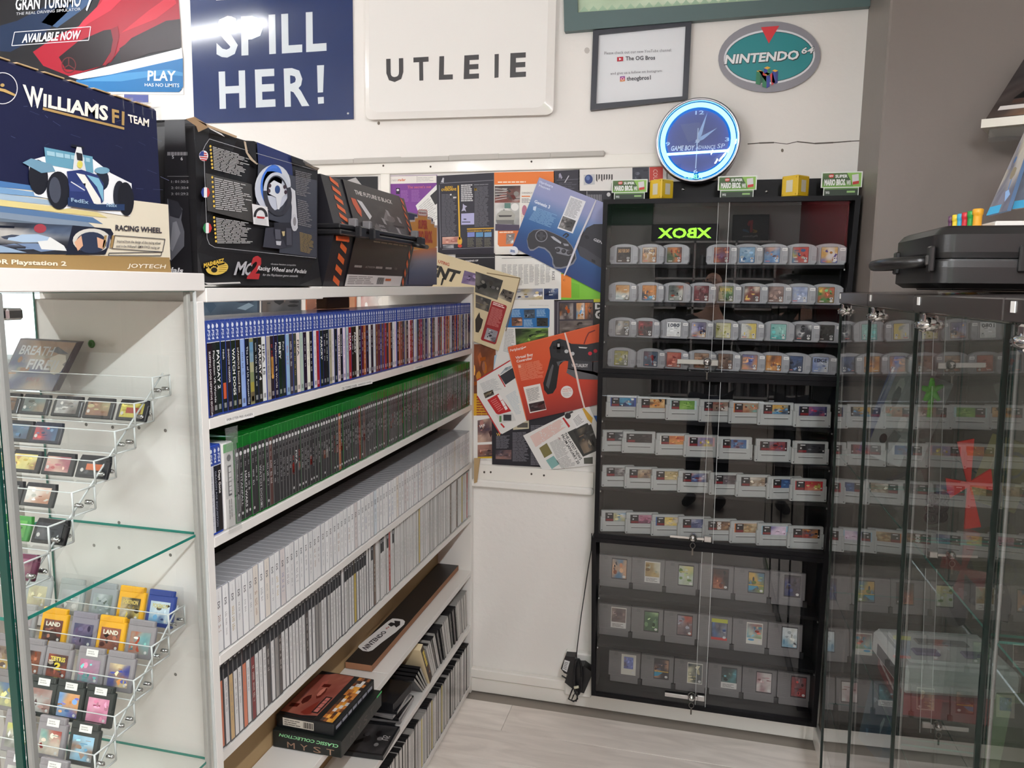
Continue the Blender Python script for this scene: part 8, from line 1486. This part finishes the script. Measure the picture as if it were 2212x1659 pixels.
# ================================================================== the person holding the phone, seen mirrored in the cabinet glass
mat('cloth', 0.85, spec=0.1, objcol=True); mat('skin', 0.5, spec=0.3, objcol=True)
pe = empty('person', (0.02, -0.5, 0), label='person in dark hoodie and jeans holding up a phone, mirrored in the glass', cat='person')
pe.rotation_euler = (0, 0, 0.243); pe.location = (0.0, 0.0, 0)
def skinned(name, nodes, edges, col, mm, par, sub_=2):
    me = D.meshes.new(name); me.from_pydata([n[:3] for n in nodes], edges, []); o = D.objects.new(name, me); COL.objects.link(o)
    sk = o.modifiers.new('skin', 'SKIN'); sk.use_smooth_shade = True
    for v, n in zip(me.skin_vertices[0].data, nodes): v.radius = (n[3], n[4] if len(n) > 4 else n[3])
    me.skin_vertices[0].data[0].use_root = True
    ss = o.modifiers.new('smooth', 'SUBSURF'); ss.levels = ss.render_levels = sub_
    m2 = D.meshes.new_from_object(o.evaluated_get(bpy.context.evaluated_depsgraph_get())); D.objects.remove(o); D.meshes.remove(me)
    m2.materials.clear(); m2.materials.append(MATS[mm]); m2.polygons.foreach_set('use_smooth', [True]*len(m2.polygons))
    r_ = link(name, m2, parent=par); r_.color = solid(col); return r_
PY = -0.52
nodes = [(0, PY, 1.02, .13, .10), (0, PY, 1.22, .13, .10), (0, PY, 1.45, .15, .10), (0, PY+.005, 1.60, .075), (0, PY+.02, 1.68, .058), (0, PY+.045, 1.755, .072, .085), (0, PY+.05, 1.84, .083, .10), (0, PY+.035, 1.905, .062, .075), (0, PY+.155, 1.80, .012)]
edges = [(0, 1), (1, 2), (2, 3), (3, 4), (4, 5), (5, 6), (6, 7), (6, 8)]
def limb(sgn):
    b = len(nodes)
    nodes.extend([(sgn*.20, PY, 1.53, .055), (sgn*.29, PY+.06, 1.30, .045), (sgn*.21, PY+.27, 1.52, .036), (sgn*.135, PY+.43, 1.70, .026), (sgn*.112, PY+.465, 1.745, .030, .018)])
    edges.extend([(2, b), (b, b+1), (b+1, b+2), (b+2, b+3), (b+3, b+4)])
    palm = b+4
    for k, (dz, L) in enumerate(((.030, .9), (.012, 1.0), (-.006, .95), (-.022, .78))):
        c = len(nodes); z = 1.775+dz
        nodes.extend([(sgn*.105, -.050, z, .0095), (sgn*(.098), -.022, z+.003, .0085), (sgn*(.098-.016*L), -.0125, z+.004, .0075), (sgn*(.098-.030*L), -.013, z+.003, .0065)])
        edges.extend([(palm, c), (c, c+1), (c+1, c+2), (c+2, c+3)])
    c = len(nodes); nodes.extend([(sgn*.100, -.068, 1.735, .012), (sgn*.078, -.060, 1.752, .0105), (sgn*.052, -.052, 1.768, .009)]); edges.extend([(palm, c), (c, c+1), (c+1, c+2)])
limb(1); limb(-1)
skinned('body', nodes, edges, (196, 150, 128), 'skin', pe)
hn = [(0, PY, .98, .165, .125), (0, PY, 1.22, .155, .118), (0, PY, 1.44, .175, .118), (0, PY+.002, 1.565, .095, .085)]; he = [(0, 1), (1, 2), (2, 3)]
for sgn in (1, -1):
    b = len(hn); hn += [(sgn*.205, PY, 1.525, .075), (sgn*.295, PY+.06, 1.295, .062), (sgn*.215, PY+.262, 1.512, .05), (sgn*.148, PY+.405, 1.672, .042)]; he += [(2, b), (b, b+1), (b+1, b+2), (b+2, b+3)]
skinned('hoodie', hn, he, (38, 34, 36), 'cloth', pe)
tn = [(0, PY, 1.0, .155, .118)]; te = []
for sgn in (1, -1):
    b = len(tn); tn += [(sgn*.095, PY, .88, .098), (sgn*.11, PY+.02, .50, .07), (sgn*.12, PY-.005, .10, .055)]; te += [(0, b), (b, b+1), (b+1, b+2)]
skinned('trousers', tn, te, (44, 46, 58), 'cloth', pe)
for sgn in (1, -1): skinned('shoe', [(sgn*.12, PY-.05, .048, .046), (sgn*.125, PY+.06, .046, .045), (sgn*.13, PY+.17, .036, .034)], [(0, 1), (1, 2)], (28, 27, 28), 'cloth', pe)
skinned('hair', [(0, PY-.02, 1.80, .066, .05), (0, PY-.01, 1.88, .088, .09), (0, PY+.03, 1.945, .078, .09), (0, PY+.095, 1.945, .055, .05)], [(0, 1), (1, 2), (2, 3)], (46, 34, 28), 'cloth', pe)
for sgn in (1, -1):
    skinned('eye', [(sgn*.032, PY+.142, 1.842, .011), (sgn*.032, PY+.150, 1.842, .006)], [(0, 1)], (60, 50, 46), 'skin', pe, 1); skinned('ear', [(sgn*.088, PY+.03, 1.80, .012), (sgn*.094, PY+.022, 1.845, .016)], [(0, 1)], (190, 142, 120), 'skin', pe, 1)
skinned('mouth', [(-.026, PY+.128, 1.762, .006), (0, PY+.136, 1.762, .008), (.026, PY+.128, 1.762, .006)], [(0, 1), (1, 2)], (160, 96, 88), 'skin', pe, 1)
ph = empty('smartphone', (0, 0, H), label='black phone held up in two hands, mirrored in the glass', cat='phone'); ph.rotation_euler = (0, 0, .243); ORG[ph.name] = (0, 0, 0)
part('phone_body', MB().box((-.088, -.032, -.045), (.088, -.023, .042), (24, 24, 27), 'satin', .003), ph); part('camera_module', MB().box((-.03, -.0232, -.016), (.03, -.0205, .016), (18, 18, 20), 'gloss', .001), ph)
tm = MB(); tm.add([(-.084, -.0325, -.041), (.084, -.0325, -.041), (.084, -.0325, .038), (-.084, -.0325, .038)], [(0, 1, 2, 3)], (70, 74, 80), 'gloss'); part('screen', tm, ph)
